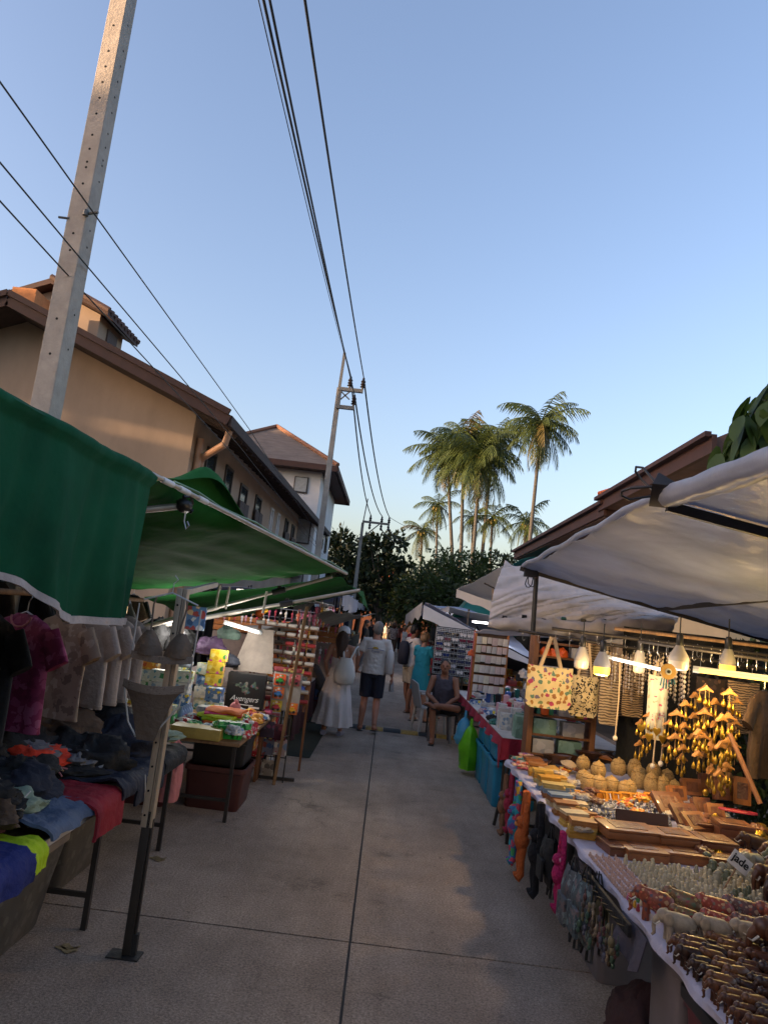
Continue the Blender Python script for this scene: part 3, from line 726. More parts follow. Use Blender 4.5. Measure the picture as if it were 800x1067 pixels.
shrub((3.6, 4.9, 0), (.5, .8, .85), 'dark hedge shrub beside the right edge behind the wooden boxes')
# ================================================================ shared pieces for stalls
def cloth(key, c=(.5, .5, .5), tr=.0, rough=.8, var=.18, bump=.25, rand=0.): return mat(key, c, rough, var=var, scale=5, bump=max(bump, .55), bscale=26, trans=tr, rand=rand)
M_alu = mat('aluminium_tube', hx('a9a39a'), .45, metal=.5, var=.2, scale=9)
M_darkm = mat('dark_steel_tube', hx('3c3733'), .5, metal=.3, var=.25, scale=9)
M_blk = mat('black_plastic', (.012, .012, .013), .4, var=.2)
M_wood = mat('brown_wood', hx('7a4e2e'), .6, var=.35, scale=3, stretch=(9, 9, 1.2), bump=.2)
M_woodl = mat('orange_wood', hx('a8672f'), .5, var=.35, scale=3, stretch=(9, 1.2, 9), bump=.2)
M_lumber = mat('raw_lumber', hx('8a6a4a'), .8, var=.35, scale=3, stretch=(9, 9, 1.2), bump=.3)
M_steelw = mat('shiny_wire', (.35, .34, .33), .3, metal=.9)
M_tg1 = mat('dark_green_tarp', hx('165539'), .85, var=.3, scale=2.6, bump=.5, bscale=7, trans=.2, spec=.15)
M_tg2 = mat('green_tarp', hx('22602c'), .8, var=.3, scale=2.2, bump=.5, bscale=8, trans=.2, spec=.15)
M_tw = mat('white_tarp', hx('c9c6c4'), .45, var=.14, scale=2.2, bump=.35, bscale=14, trans=.35)
M_tb = mat('pale_blue_tarp', hx('a9b2c8'), .5, var=.14, scale=2, bump=.3, bscale=9, trans=.3)
M_teal = mat('teal_tarp', hx('1c8a78'), .5, var=.15, scale=2, bump=.2, trans=.35)
M_hem = cloth('white_hem', hx('b5aca8'))
def sheet4(A, B, C, D, sagz=.1, wr=.02, nu=26, nv=18, wfreq=9., extra=None, th=.004, seed=0):
    """tarp spanned between four corners (A-B one edge, D-C the opposite), hanging through and wrinkled"""
    A, B, C, D = V(A), V(B), V(C), V(D)
    def fn(u, v):
        p = A.lerp(B, u).lerp(D.lerp(C, u), v)
        z = -sagz*(4*u*(1-u))*(.35+.65*4*v*(1-v))-sagz*.4*4*v*(1-v)
        z += wr*NZ.noise(V((u*wfreq+seed, v*2.0, seed)))+wr*.6*NZ.noise(V((u*3+seed, v*wfreq, 2)))
        if extra: z += extra(u, v)
        return p+V((0, 0, z))
    m = MB(); m.grid(fn, nu, nv, th); return m
def rod(name, label, cat, a, b, r, m, n=8, group=None):
    o = V(a); k = MB(); k.tube([V((0, 0, 0)), V(b)-o], r, n)
    t = k.build(name, m, None, smooth=50); t.location = o; return tag(t, label, cat, group)
def table(label, x0, x1, y0, y1, z, mt=None, ml=None, legs=True, over=.04, near=True):
    T = thing('table', label, 'table', ((x0+x1)/2, (y0+y1)/2, 0))
    k = MB(); k.box(x0, x1, y0, y1, z-.03, z); k.build('tabletop', mt or M_lumber, T, local=False, bevel=.004)
    if legs:
        for x in (x0+over, x1-over):
            for y in ((y0+.03, y1-.03) if near else (y1-.03,)):
                k = MB(); k.box(x-.014, x+.014, y-.014, y+.014, 0, z-.031); k.build('leg', ml or M_darkm, T, local=False)
        for y in ((y0+.03, y1-.03) if near else (y1-.03,)):
            k = MB(); k.box(x0+over+.015, x1-over-.015, y-.01, y+.01, .16, .185); k.build('crossbar', ml or M_darkm, T, local=False)
    return T
def draped(name, label, cat, y0, y1, xb, xe, z, drop, m, side=1, th=.014, wr=.02, seed=0, tilt=0., parts=None):
    """garment lying on a table and hanging over its front edge; side=+1 edge towards +X"""
    L1 = abs(xe-xb); tot = L1+drop; c = V(((xb+xe)/2, (y0+y1)/2, z)); r = .03
    def fn(u, v):
        s = v*tot; y = lerp(y0, y1, u)+tilt*(v-.5)+.02*NZ.noise(V((v*3, seed, u*2)))
        hw = (y1-y0)*.06*NZ.noise(V((v*5+seed, u, 3))); y += hw*(2*u-1)
        if s < L1: x = s; zz = th*1.4
        else: x = L1+r*math.sin(min(1, (s-L1)/(r*1.5))*PI/2); zz = th*1.4-max(0, s-L1-.01)
        n = wr*(NZ.noise(V((u*4+seed*2.3, v*3, seed)))+.5*NZ.noise(V((u*11, v*8+seed, 1))))
        if s < L1: zz += max(-th*.5, n+.012)
        else: x += n*.8+.012
        return V((xb+side*x, y, z+zz))-c
    k = MB(); k.grid(fn, 18, 22, th)
    return one(name, label, cat, k, m, loc=c, smooth=60)
def heap(name, label, cat, loc, rr, m, seed=0, rot=0., nz=.55, group=None, zs=1.):
    """crumpled garment"""
    k = MB(); vs = []; nu, nv = 40, 22
    for i in range(nv+1):
        t = PI*i/nv
        for j in range(nu):
            q = 2*PI*j/nu
            p = V((math.sin(t)*math.cos(q), math.sin(t)*math.sin(q), math.cos(t)))
            f = 1+nz*.6*NZ.noise(p*1.3+V((seed, 0, 0)))+nz*.55*(.35-abs(NZ.noise(p*2.6+V((0, seed, 0)))))*1.3+nz*.34*(.3-abs(NZ.noise(p*5.7+V((0, 0, seed)))))*1.3
            vs.append(V((p.x*rr[0]*f, p.y*rr[1]*f, max(0, (p.z*.9+.35))*rr[2]*f)))
    fs = [(i*nu+j, (i+1)*nu+j, (i+1)*nu+(j+1) % nu, i*nu+(j+1) % nu) for i in range(nv) for j in range(nu)]
    k.add(vs, fs)
    return one(name, label, cat, k, m, loc=loc, rot=rot, smooth=75, group=group)
def hung_shirt(label, loc, rotz, m, w=.25, h=.66, hanger=True, sleeve=True, parts=None, seed=0, group=None, cat='shirt', name='hanging_shirt', trim=None):
    """shirt on a hanger; faces local -Y, hook at the origin"""
    T = thing(name, label, cat, loc, rotz, group)
    k = MB(); rings = []
    rows = [(0.0, .07, .018), (.015, .10, .022), (.04, .17, .028), (.07, w*.86, .03), (.16, w*.93, .042), (.3, w*.95, .05), (.45, w*.97, .052), (.6, w*1.0, .055), (h, w*1.02, .06), (h+.004, w*1.0, .052)]
    z0 = -.1
    n = 26
    for (d, a, b) in rows:
        ring = []
        for j in range(n):
            q = 2*PI*j/n; fold = 1+.9*min(1, d/.3)*NZ.noise(V((math.cos(q)*3+seed*3.7, d*1.5, math.sin(q)*2+seed)))
            ring.append(V((a*math.cos(q), b*math.sin(q)*fold+.01*NZ.noise(V((d*6, q, seed))), z0-d)))
        rings.append(ring)
    k.loft(rings)
    if sleeve:
        for s in (-1, 1):
            R2 = []
            for t in range(5):
                f = t/4; c = V((s*(w*.78+f*.10), 0, z0-.085-f*.17)); a = lerp(.07, .075, f); b = lerp(.03, .028, f)
                d = V((s*.5, 0, -.86)); px = V((d.z*-1*s, 0, d.x*s)).normalized()
                R2.append([c+px*(a*math.cos(2*PI*j/14))+V((0, b*math.sin(2*PI*j/14)*(1+.5*NZ.noise(V((f*3, j*.8, seed)))), 0)) for j in range(14)])
            k.loft(R2)
    body = k.build('shirt_body', m, T, smooth=60)
    if trim is not None:
        kk = MB(); kk.tube([V((.075*math.cos(q), -.034-.012*abs(math.sin(q)), z0-.012-.06*max(0, math.sin(q)))) for q in [PI*i/8 for i in range(9)]], .006, 5); kk.build('collar', trim, T)
    if hanger:
        kk = MB(); kk.tube([(0, 0, z0+.01), (0, 0, -.03), (.018, 0, -.005), (.012, 0, .022), (-.012, 0, .026), (-.02, 0, .012)], .004, 5)
        kk.tube([(-w*.7, 0, z0-.05), (0, 0, z0+.012), (w*.7, 0, z0-.05)], .007, 5); kk.build('hanger', M_steelw, T)
    return T
def plain_box(m, c, s, rot=None): m.cbox(c, s, rot); return m
def tub(label, x0, x1, y0, y1, h, m, taper=.84, rim=None, lidm=None, handle=None, cat='tub', name='storage_tub', z=0., group=None):
    """moulded plastic storage tub with rim, ribs and optional lid / handle"""
    T = thing(name, label, cat, ((x0+x1)/2, (y0+y1)/2, z), 0, group); a = (x1-x0)/2; b = (y1-y0)/2
    def rr(s, zz, r=.04):
        P = []
        for cx, cy, a0 in ((1, 1, 0), (-1, 1, 1), (-1, -1, 2), (1, -1, 3)):
            for i in range(4):
                q = (a0+i/3)*PI/2; P.append(V((cx*(a*s-r)+r*math.cos(q), cy*(b*s-r)+r*math.sin(q), zz)))
        return P
    k = MB(); k.loft([rr(taper, 0), rr(taper+.03, .02), rr(lerp(taper, 1, .5), h*.5), rr(.985, h-.045), rr(1.02, h-.04), rr(1.02, h), rr(.96, h), rr(.94, h-.05)])
    k.build('tub_body', m, T, smooth=35)
    if rim is not None:
        k = MB(); k.loft([rr(1.035, h-.035), rr(1.035, h+.004), rr(.97, h+.004), rr(.97, h-.035)]); k.build('rim', rim, T, smooth=35)
    if lidm is not None:
        k = MB(); k.loft([rr(1.05, h-.02), rr(1.05, h+.02), rr(.95, h+.045), rr(.9, h+.05)]); k.build('lid', lidm, T, smooth=35)
    if handle is not None:
        k = MB(); s = -1 if handle[0] == '-' else 1
        k.tube([(s*a*.98, -.1, h*.62), (s*(a+.03), -.095, h*.55), (s*(a+.035), 0, h*.52), (s*(a+.03), .095, h*.55), (s*a*.98, .1, h*.62)], .013, 8); k.build('handle', handle[1], T, smooth=50)
    return T
def glow(loc, col, watt, parent, rad_=.04, name='lamp_light'):
    l = bpy.data.lights.new(name, 'POINT'); l.energy = watt; l.color = col; l.shadow_soft_size = rad_
    o = bpy.data.objects.new(name, l); COL.objects.link(o); o.parent = parent; o.location = loc
def lamp_tube(label, a, b, col, st, key, r=.016, watt=5.):
    T = thing('tube_lamp', label, 'lamp', a); a = V(a); d = V(b)-a; n = d.normalized()
    k = MB(); k.tube([n*.03, d-n*.03], r, 10); k.build('glowing_tube', emit(key, col, st), T, smooth=50)
    k = MB(); k.tube([V(), n*.04], r*1.2, 10); k.tube([d-n*.04, d], r*1.2, 10); k.tube([V((0, 0, r*1.3)), d+V((0, 0, r*1.3))], r*.5, 6); k.build('fitting', mat('white_fitting', (.6, .6, .58), .4), T, smooth=50)
    for f in (.25, .75): glow(d*f-V((-.05, .38, r+.12)), col, watt/2, T, .05)
    return T

# ================================================================ left: clothes stall
TZ = .66
T = table('long clothes table with dark steel legs at the left edge of the picture', -2.5, -1.41, 1.2, 4.17, TZ, over=.012)
k = MB(); k.box(-1.408, -1.398, 1.2, 4.17, TZ-.032, TZ+.004); k.build('edge_strip', M_hem, T, local=False)
table('second clothes table with dark legs just behind the foreground post', -2.5, -1.43, 4.18, 5.5, TZ, over=.012, near=False)
M_tub = pattern('patterned_grey_tub', hx('605a52'), [hx('6f6860'), hx('57514a'), hx('757065')], 17, .42, .5, .9)
M_rim = mat('pale_rim', hx('9a8d86'), .6, var=.2)
tub('grey patterned tub cut off by the left edge of the picture under the clothes', -2.2, -1.68, 2.75, 3.36, .48, M_tub, .78, M_rim)
tub('grey patterned tub under the grey-blue garment, second from the left edge', -2.15, -1.60, 3.5, 4.2, .46, M_tub, .76, M_rim)
tub('grey patterned tub under the red shorts', -2.25, -1.70, 4.5, 5.14, .45, M_tub, .78)
M_navy = cloth('navy_cloth', (.012, .015, .030)); M_black = cloth('black_cloth', (.010, .010, .011)); M_red = cloth('red_cloth', hx('8e1626'))
M_slate = cloth('slate_cloth', hx('56647c')); M_royal = cloth('royal_blue_cloth', hx('14246a')); M_neon = cloth('neon_yellow_cloth', hx('b5d015'))
M_orng = cloth('orange_red_cloth', hx('d8391c')); M_sage = cloth('sage_cloth', hx('8a9a86')); M_wcl = cloth('white_cloth', hx('cfc9c2')); M_mag = cloth('magenta_cloth', hx('9a3060'))
M_beige = cloth('beige_cloth', hx('a89880')); M_grey = cloth('grey_cloth', hx('6c6c70')); M_brown = cloth('brown_cloth', hx('54402f')); M_pink = cloth('pink_cloth', hx('c27a7a'))
draped('shorts', 'royal blue shorts with neon yellow sides draped over the front edge at left border', 'shorts', 2.8, 3.2, -1.8, -1.39, TZ, .12, M_royal, seed=3)
o_ = draped('shorts', 'small neon yellow garment showing at the corner of the royal blue shorts', 'shorts', 3.17, 3.31, -1.68, -1.395, TZ, .10, M_neon, seed=4)
draped('shirt', 'neon yellow trimmed cloth corner under the royal blue shorts', 'shirt', 2.7, 2.86, -1.75, -1.385, TZ, .16, M_neon, seed=14)
draped('shirt', 'slate blue shirt lying across the table front beside the red shorts', 'shirt', 3.38, 3.86, -1.9, -1.41, TZ+.03, .05, M_slate, seed=5, wr=.04)
rs = draped('shorts', 'dark red shorts with a small white tick hanging over the table front', 'shorts', 3.80, 4.16, -1.85, -1.38, TZ+.03, .17, M_red, seed=6)
sw = MB(); sw.prism([(0, 0), (.012, -.012), (.035, -.004), (.085, .03), (.03, .008), (.014, .008), (.012, .018)], .003, (0.252, -.02, -.09), (0, 1, 0), (0, 0, 1)); sw.build('tick_mark', mat('white_print', (.7, .7, .7), .6), rs)
draped('shorts', 'navy shorts hanging over the table front right of the red shorts', 'shorts', 4.14, 4.42, -1.85, -1.38, TZ+.05, .07, M_navy, seed=7, wr=.04)
draped('shirt', 'navy garment with white drawstring draped over the second table front', 'shirt', 4.45, 4.97, -1.85, -1.40, TZ+.03, .16, M_navy, seed=8)
draped('shirt', 'dark garment draped at the far end of the second table', 'shirt', 4.98, 5.5, -1.9, -1.40, TZ+.03, .09, M_black, seed=9)
ds = MB(); ds.tube([(-1.345, 4.55, .72), (-1.335, 4.57, .62), (-1.34, 4.6, .55), (-1.33, 4.56, .5)], .004, 5); ds.tube([(-1.34, 4.6, .7), (-1.335, 4.62, .6), (-1.33, 4.59, .53)], .004, 5)
tag(ds.build('drawstring', M_wcl, None), 'white drawstring hanging off the navy garment on the second table', 'drawstring')
hp = [('black', (-1.95, 2.95, TZ), (.3, .32, .1), M_black), ('orange red', (-1.72, 3.05, TZ+.05), (.16, .16, .06), M_orng), ('neon yellow', (-1.9, 3.02, TZ+.10), (.14, .12, .06), M_neon), ('second orange red', (-1.98, 3.25, TZ+.12), (.18, .13, .07), M_orng),
      ('maroon', (-1.75, 3.32, TZ+.04), (.16, .18, .08), cloth('maroon_cloth', hx('4a1020'))), ('black', (-2.0, 3.65, TZ), (.3, .34, .15), M_black), ('navy', (-1.78, 3.85, TZ+.05), (.2, .26, .12), M_navy),
      ('bright orange', (-1.92, 4.22, TZ+.14), (.20, .22, .06), M_orng), ('charcoal', (-2.1, 4.35, TZ+.02), (.3, .3, .2), M_black), ('dark brown', (-2.05, 4.75, TZ+.05), (.3, .28, .2), M_brown),
      ('black', (-1.75, 4.6, TZ+.04), (.22, .3, .16), M_black), ('dark navy', (-1.72, 5.05, TZ+.04), (.26, .3, .17), M_navy), ('black', (-1.95, 5.3, TZ+.05), (.3, .3, .2), M_black),
      ('sage green', (-1.62, 5.32, TZ+.12), (.14, .22, .07), M_sage), ('dark grey', (-2.25, 3.9, TZ+.05), (.25, .3, .22), M_grey), ('red', (-2.15, 5.0, TZ+.22), (.2, .2, .08), M_red), ('beige', (-1.86, 3.5, TZ+.16), (.09, .12, .04), M_beige), ('sage green', (-1.68, 3.55, TZ+.07), (.12, .16, .06), M_sage)]
for i, (c, p, r, m) in enumerate(hp):
    where = ['at the back of the near table left', 'at the near table front by the left border', 'on top of the orange heap by the left border', 'behind the neon one', 'between the orange heap and slate shirt', 'in the middle of the near table', 'behind the red shorts',
             'on top of the dark heaps below the patterned beige shirt', 'under the white shirts', 'under the last white shirt', 'just left of the foreground post', 'right of the foreground post on the second table', 'at the far end of the second table', 'on the dark heap at the far end of the second table', 'below the magenta jersey', 'behind the brown heap', 'beside the slate shirt', 'peeping out behind the red shorts'][i]
    heap('crumpled_garment', c+' garment heaped '+where, 'garment', p, r, m, seed=i*2.7, rot=rnd.uniform(0, 3))
P1_ = pattern('printed_cotton', hx('2a2c38'), [hx('8a4a50'), hx('b0a890'), hx('3f5a78')], 34, .34, .85, 1.2); P2_ = stripes('striped_cotton', hx('1a1c22'), hx('8a8680'), 30, 'X', .85, 1.5, .7)
GCOL = [('printed dark', P1_), ('striped', P2_), ('black', M_black), ('navy', M_navy), ('charcoal', M_grey), ('dark brown', M_brown), ('black', M_black), ('white', M_wcl), ('slate blue', M_slate), ('deep red', M_red), ('orange red', M_orng), ('taupe', M_beige), ('black', M_black)]
for i in range(70):
    c_, m_ = GCOL[i % 13]; y_ = 2.7+2.75*((i*.618) % 1); x_ = -1.62-.7*rnd.random(); big = c_ in ('black', 'navy', 'charcoal', 'dark brown')
    r_ = (rnd.uniform(.10, .2), rnd.uniform(.08, .16), rnd.uniform(.04, .08)) if big else (rnd.uniform(.05, .10), rnd.uniform(.03, .07), .025)
    heap('crumpled_garment', c_+' small garment among the clothes heaps on the left tables', 'garment', (x_, y_, TZ+.05+.13*max(0, (-1.6-x_))/.7+.05*rnd.random()), r_, m_, 50+i*1.7, rnd.random()*6, nz=.75, group=c_+' small garments on the left tables')
for i in range(26):
    y_ = 2.8+2.6*((i*.618+.3) % 1); x_ = -1.5-.7*rnd.random(); k = MB(); q_ = rnd.random()*6
    k.tube([V((.10*t*math.cos(q_+t*1.6), .10*t*math.sin(q_+t*1.6), .012*math.sin(t*9))) for t in (0, .3, .6, .9, 1.2)], .0045, 5)
    one('drawstring', 'loose pale drawstring lying on the dark clothes heaps', 'drawstring', k, [M_wcl, M_beige, M_pink][i % 3], loc=(x_, y_, TZ+.13+.12*max(0, (-1.6-x_))/.7), group='loose drawstrings on the clothes heaps', smooth=60)
for i in range(14):
    k = MB(); k.grid(lambda u, v: V(((u-.5)*.05, (v-.5)*.03, .004*math.sin(u*5))), 3, 3, .001)
    one('paper_tag', 'small white paper tag lying on the clothes heaps', 'tag', k, mat('white_card', hx('c8c2ba'), .6, var=.06), loc=(-1.5-.5*rnd.random(), 2.9+2.4*((i*.618) % 1), TZ+.12+.05*rnd.random()), rot=(rnd.uniform(-.4, .4), rnd.uniform(-.4, .4), rnd.random()*6), group='paper tags on the clothes heaps')
# clothes rail with shirts
XR = -2.02
rod('clothes_rail', 'wooden clothes rail carrying the shirts under the dark green tarp', 'rail', (XR, 1.6, 1.70), (XR, 6.0, 1.73), .016, M_lumber)
M_jer = pattern('magenta_jersey', hx('8e2a58'), [hx('a84a74'), hx('7a1f4a'), hx('b05a80')], 16, .5, .7, 1.4)
M_tie = pattern('tie_dye_beige', hx('a08c78'), [hx('b8a692'), hx('7c6a5a'), hx('8e7b69')], 13, .45, .85, 1.6)
M_wsh = cloth('off_white_shirt', hx('b9aaa0'))
sh = [(2.6, M_navy, 'navy shirt hanging at the left border below the tarp'), (2.86, cloth('deep_blue_cloth', hx('1c2550')), 'deep blue shirt hanging at the left border, second on the rail'), (3.1, M_black, 'black shirt hanging next to the blue ones'),
      (3.32, M_red, 'dark red shirt showing as a strip between black shirts'), (3.5, M_black, 'black shirt hanging in front of the dark red strip'), (3.75, M_black, 'rightmost black shirt beside the magenta jersey'),
      (4.12, M_jer, 'magenta football jersey with pale collar hanging between black and beige shirts'), (4.62, M_tie, 'beige tie-dye shirt hanging right of the magenta jersey'),
      (5.05, M_wsh, 'first white shirt right of the beige tie-dye shirt'), (5.25, M_wsh, 'second white shirt, partly behind its neighbour'), (5.45, M_wsh, 'third white shirt in the row'), (5.68, M_wsh, 'last white shirt on the rail with a small chest print')]
for i, (y, m, lb) in enumerate(sh):
    q = hung_shirt(lb, (XR, y, 1.70), rad(rnd.uniform(-34, -20)), m, w=.24, h=.62 if i < 8 else .58, seed=i*1.3, trim=M_pink if i == 6 else None)
    if i == 11:
        text_mesh('Beach', .035, q, M_black, 'chest_print', (.1, -.075, -.22))
    if i == 6:
        text_mesh('17', .09, q, mat('pale_print', hx('c98aa5'), .7), 'number_print', (.03, -.088, -.52))
    if i == 7:
        pk = MB(); pk.ell((0, -.075, -.36), (.04, .01, .05), 10, 6); pk.build('print', M_brown, q)

# dark green tarp with hanging front
T = thing('canopy', 'dark green tarp with white hem hanging down in front of the clothes rail', 'canopy', (-1.4, 2.6, 2.4))
top = sheet4((-1.4, .6, 2.38), (-1.4, 3.96, 2.45), (-3.4, 3.9, 2.2), (-3.4, .6, 2.2), .05, .03, th=.005); top.build('tarp_top', M_tg1, T, local=False, smooth=60)
def hem(y):
    if y < 2.55: return 1.79+.01*math.sin(y*5)
    if y < 3.1: t = (y-2.55)/.55; return 1.79+.02*math.sin(t*PI)-.15*(t*t*(3-2*t))
    return 1.635-.01*(y-3.1)
def valf(u, v):
    y = lerp(.6, 3.96-.09*v, u); zt_ = lerp(2.37, 2.455, u)
    z = lerp(zt_, hem(y), v)
    fold = (.012*math.sin(y*31+3*NZ.noise(V((y*3, v*2, 2))))+.03*math.sin(y*9+1.2*NZ.noise(V((y*2, v, 0))))+.04*NZ.noise(V((y*2.3, v*.7, 4))))*(.25+.75*v)
    roll = .035*math.sin(min(1, v/.09)*PI) if v < .09 else 0
    return V((-1.385+fold+roll+.05*v*(1-u), y, z))
k = MB(); k.grid(valf, 90, 30, .004); k.build('valance', M_tg1, T, local=False, smooth=70)
k = MB(); k.grid(lambda u, v: valf(u, .97+.042*v)+V((.006, 0, 0)), 90, 2, .012); k.build('hem_band', M_hem, T, local=False, smooth=70)
F = thing('pipe_frame', 'grey taped pipe frame with black clamp between the two green canopies', 'pipe frame', (-1.42, 3.9, 2.4))
E0_, E1_ = V((-1.40, 3.9, 2.445)), W(361, 598, 7.7)
k = MB(); k.tube([E0_, E1_], .014, 10); k.build('front_pipe', M_alu, F, local=False, smooth=50)
cpt = W(192, 527, 4.6)
k = MB(); k.tube([V((-2.6, 4.5, 2.05)), V((-1.9, 4.3, 2.2)), cpt], .022, 10); k.build('cross_pipe', M_alu, F, local=False, smooth=50)
k = MB(); k.ell(cpt, (.05, .09, .045), 12, 8, .3, 3); k.tube([cpt+V((0, -.05, .05)), cpt+V((.03, .02, .07)), cpt+V((.02, .1, .03))], .012, 6); k.tube([cpt+V((-.05, 0, .02)), cpt+V((.05, .03, -.03))], .018, 6); k.build('clamp', M_blk, F, local=False, smooth=50)
for a_ in (.04, .09, .15):
    k = MB(); k.tube([E0_.lerp(E1_, a_), E0_.lerp(E1_, a_+.03)], .018, 10); k.build('tape_band', mat('white_tape', (.6, .6, .6), .5), F, local=False, smooth=50)
k = MB(); b_ = cpt+V((.02, -.02, -.05)); k.tube([b_, b_+V((.0, 0, -.05)), b_+V((.02, 0, -.1)), b_+V((.035, 0, -.075)), b_+V((.02, 0, -.05))], .006, 6); k.build('hook', M_steelw, F, local=False)
for (y0, lb) in ((1.4, 0), (4.05, 1)):
    rod('canopy_post', ('rear steel post of the clothes stall behind the shirts near the left border', 'rear steel post of the clothes stall behind the white shirts')[lb], 'post', (-2.7, y0, 0), (-2.7, y0, 2.3), .022, M_darkm)

# green canopy 2 : sheet between the front pipe and low back edge
Bq = W(361, 596, 7.72)
def hump(u, v): return .26*math.exp(-((u-.16)/.11)**2)*math.exp(-((v-.035)/.05)**2)+.016*math.sin(v*46+u*6+2*NZ.noise(V((u*4, v*3, 0))))*max(0, .7-abs(v-.45))*(.3+u)+.012*abs(NZ.noise(V((u*9, v*14, 5))))
sh2 = sheet4(V((-1.37, 4.25, 2.46)), Bq, W(128, 613, 7.95), V((-3.2, 4.4, 2.0)), .06, .03, 60, 60, 5, hump)
T = thing('canopy', 'bright green tarp with a raised fold reaching out over the lane', 'canopy', (-1.2, 6, 2.3)); sh2.build('tarp', M_tg2, T, local=False, smooth=75)
k = MB(); k.tube([V((-1.37, 4.25, 2.462)).lerp(Bq, i/12)+V((.012, 0, .012*math.sin(i*2))) for i in range(13)], .008, 6); k.build('hem_band', mat('pale_green_hem', hx('6f8f72'), .6, var=.3), T, local=False, smooth=60)
def arm(label, a, b, cl, r=.021):
    T = thing('telescopic_pole', label, 'pole', b); b = V(b); a = V(a); k = MB(); k.tube([a, a.lerp(b, .55)], r*1.25, 10); k.build('outer_tube', M_alu, T, local=False, smooth=50)
    k = MB(); k.tube([a.lerp(b, .55), b], r*.9, 10); k.build('inner_tube', M_alu, T, local=False, smooth=50)
    d = (b-a).normalized(); c = a.lerp(b, cl); k = MB(); k.tube([c-d*.07, c+d*.07], r*1.6, 10); k.cbox(c+V((0, 0, r*1.6)), (.04, .03, .04)); k.build('clamp', M_blk, T, local=False, smooth=50)
arm('upper telescopic canopy arm holding the tip of the bright green tarp', W(80, 672, 7.7), W(346, 601, 7.7), .79)
arm('lower telescopic canopy arm holding the second green tarp', W(100, 664, 8.0), W(375, 615, 8.0), .72)
sh3 = sheet4(W(355, 601, 8.05), W(378, 617, 11.6), W(215, 645, 11.6), W(150, 622, 8.1), .08, .03, 40, 30, 6, None)
T = thing('canopy', 'second green tarp behind the bright green one, its tip drooping', 'canopy', (-1, 9.5, 2.2)); sh3.build('tarp', M_tg2, T, local=False, smooth=75)
q0, q1 = W(366, 611, 9.5), W(378, 617, 11.6)
k = MB(); k.grid(lambda u, v: q0.lerp(q1, u)+V((.1*v+.02*math.sin(u*9), .2*v, -.28*v*(.3+.7*u)+.02*NZ.noise(V((u*5, v*3, 1))))), 16, 8, .004); k.build('drooping_flap', M_tg2, T, local=False, smooth=75)
# wooden and steel posts of the toy stall
rod('wooden_post', 'thin wooden post of the toy stall standing at the lane, crossed by the canopy arms', 'post', G(285, 818), W(320, 632, 7.75), .022, M_lumber, 4)
rod('rear_post', 'dark post at the back corner of the toy stall', 'post', (-3.2, 7.9, 0), (-3.2, 7.9, 2.1), .02, M_darkm)
rod('rear_post', 'dark post between the toy stall and the keyring stall', 'post', W(285, 740, 11.2), W(292, 640, 11.2), .022, M_blk)

# foreground post with lingerie set
T = thing('aluminium_post', 'slotted aluminium post on a dark lower tube standing in the lane in the left foreground', 'post', (-1.11, 3.92, 0))
k = MB(); k.box(-.022, .022, -.02, .02, .01, .70); k.box(.024, .034, -.012, .012, .01, .66); k.build('lower_tube', M_darkm, T, bevel=.003)
k = MB(); k.box(-.027, .004, -.026, .026, .62, 1.84); k.box(.006, .016, -.02, .02, .62, 1.84); k.box(.018, .03, -.026, .026, .62, 1.84); k.build('upper_tube', mat('beige_aluminium', hx('b7a48e'), .5, metal=.25, var=.15), T, bevel=.003)
k = MB(); k.box(-.09, .07, -.05, .05, 0, .008); k.cbox((.03, .0, .06), (.03, .03, .1)); k.build('foot_plate', M_rub, T)
for z in (.68, .8, .92, 1.04, 1.16, 1.28, 1.45, 1.6, 1.75):
    k = MB(); k.T = Matrix.Translation((-.012, -.0262, z)) @ Matrix.Rotation(PI/2, 4, 'X'); k.lathe([(.006, -.002), (.006, .003)], 8); k.build('bolt_hole', M_hole, T)
k = MB(); k.beam((0, .02, 1.82), (-.05, .9, 1.9), .03, .03); k.build('cross_arm', M_alu, T)
M_ling = cloth('taupe_lingerie', hx('6d5c4d')); M_band = pattern('printed_waistband', hx('8a7a6c'), [hx('6c5c50'), hx('9a8a7c')], 60, .3, .8, 1., stretch=(1, 1, 3))
T = thing('hanging_bra', 'taupe bra hanging on a clear hanger in front of the aluminium post', 'bra', (-1.13, 3.80, 1.66), rad(4))
def cup(m, cx):
    m.grid(lambda u, v: V((cx+(u-.5)*.145*(1-.75*v*v)+cx*.1*v, -.055*math.sin(u*PI)*math.cos(v*1.3), -.175+v*.125)), 10, 8, .006)
for cx in (-.075, .075):
    k = MB(); cup(k, cx); k.build('cup', M_ling, T, smooth=70)
    k = MB(); k.tube([(cx*.95, -.03, -.05), (cx*1.15, 0, .08), (cx*1.05, .01, .12)], .005, 5); k.build('strap', M_ling, T)
k = MB(); k.grid(lambda u, v: V(((u-.5)*.31, -.02-.02*math.sin(u*PI), -.195+v*.035-.015*math.cos((u-.5)*3))), 20, 3, .006); k.build('band', M_band, T, smooth=70)
M_clear = mat('clear_plastic', (.55, .53, .5), .2, var=.1)
k = MB(); k.tube([(-.14, 0, .1), (0, 0, .15), (.14, 0, .1)], .005, 6); k.tube([(0, 0, .15), (.0, 0, .2), (.02, 0, .22), (0, 0, .24)], .003, 5); k.tube([(-.155, 0, -.33), (-.16, 0, .08)], .004, 5); k.tube([(.15, 0, -.33), (.16, 0, .08)], .004, 5); k.build('hanger', M_clear, T)
T = thing('hanging_briefs', 'taupe briefs with printed waistband hanging below the taupe bra', 'briefs', (-1.15, 3.80, 1.275), rad(4))
def brief(u, v):                       # v 0 waist, 1 crotch
    hw = lerp(.155, .045, v**.55); return V(((u-.5)*2*hw, -.03*math.sin(u*PI)*(1-v), .03-.24*v-.02*(abs(u-.5)*2)**2*(1-v)*-1))
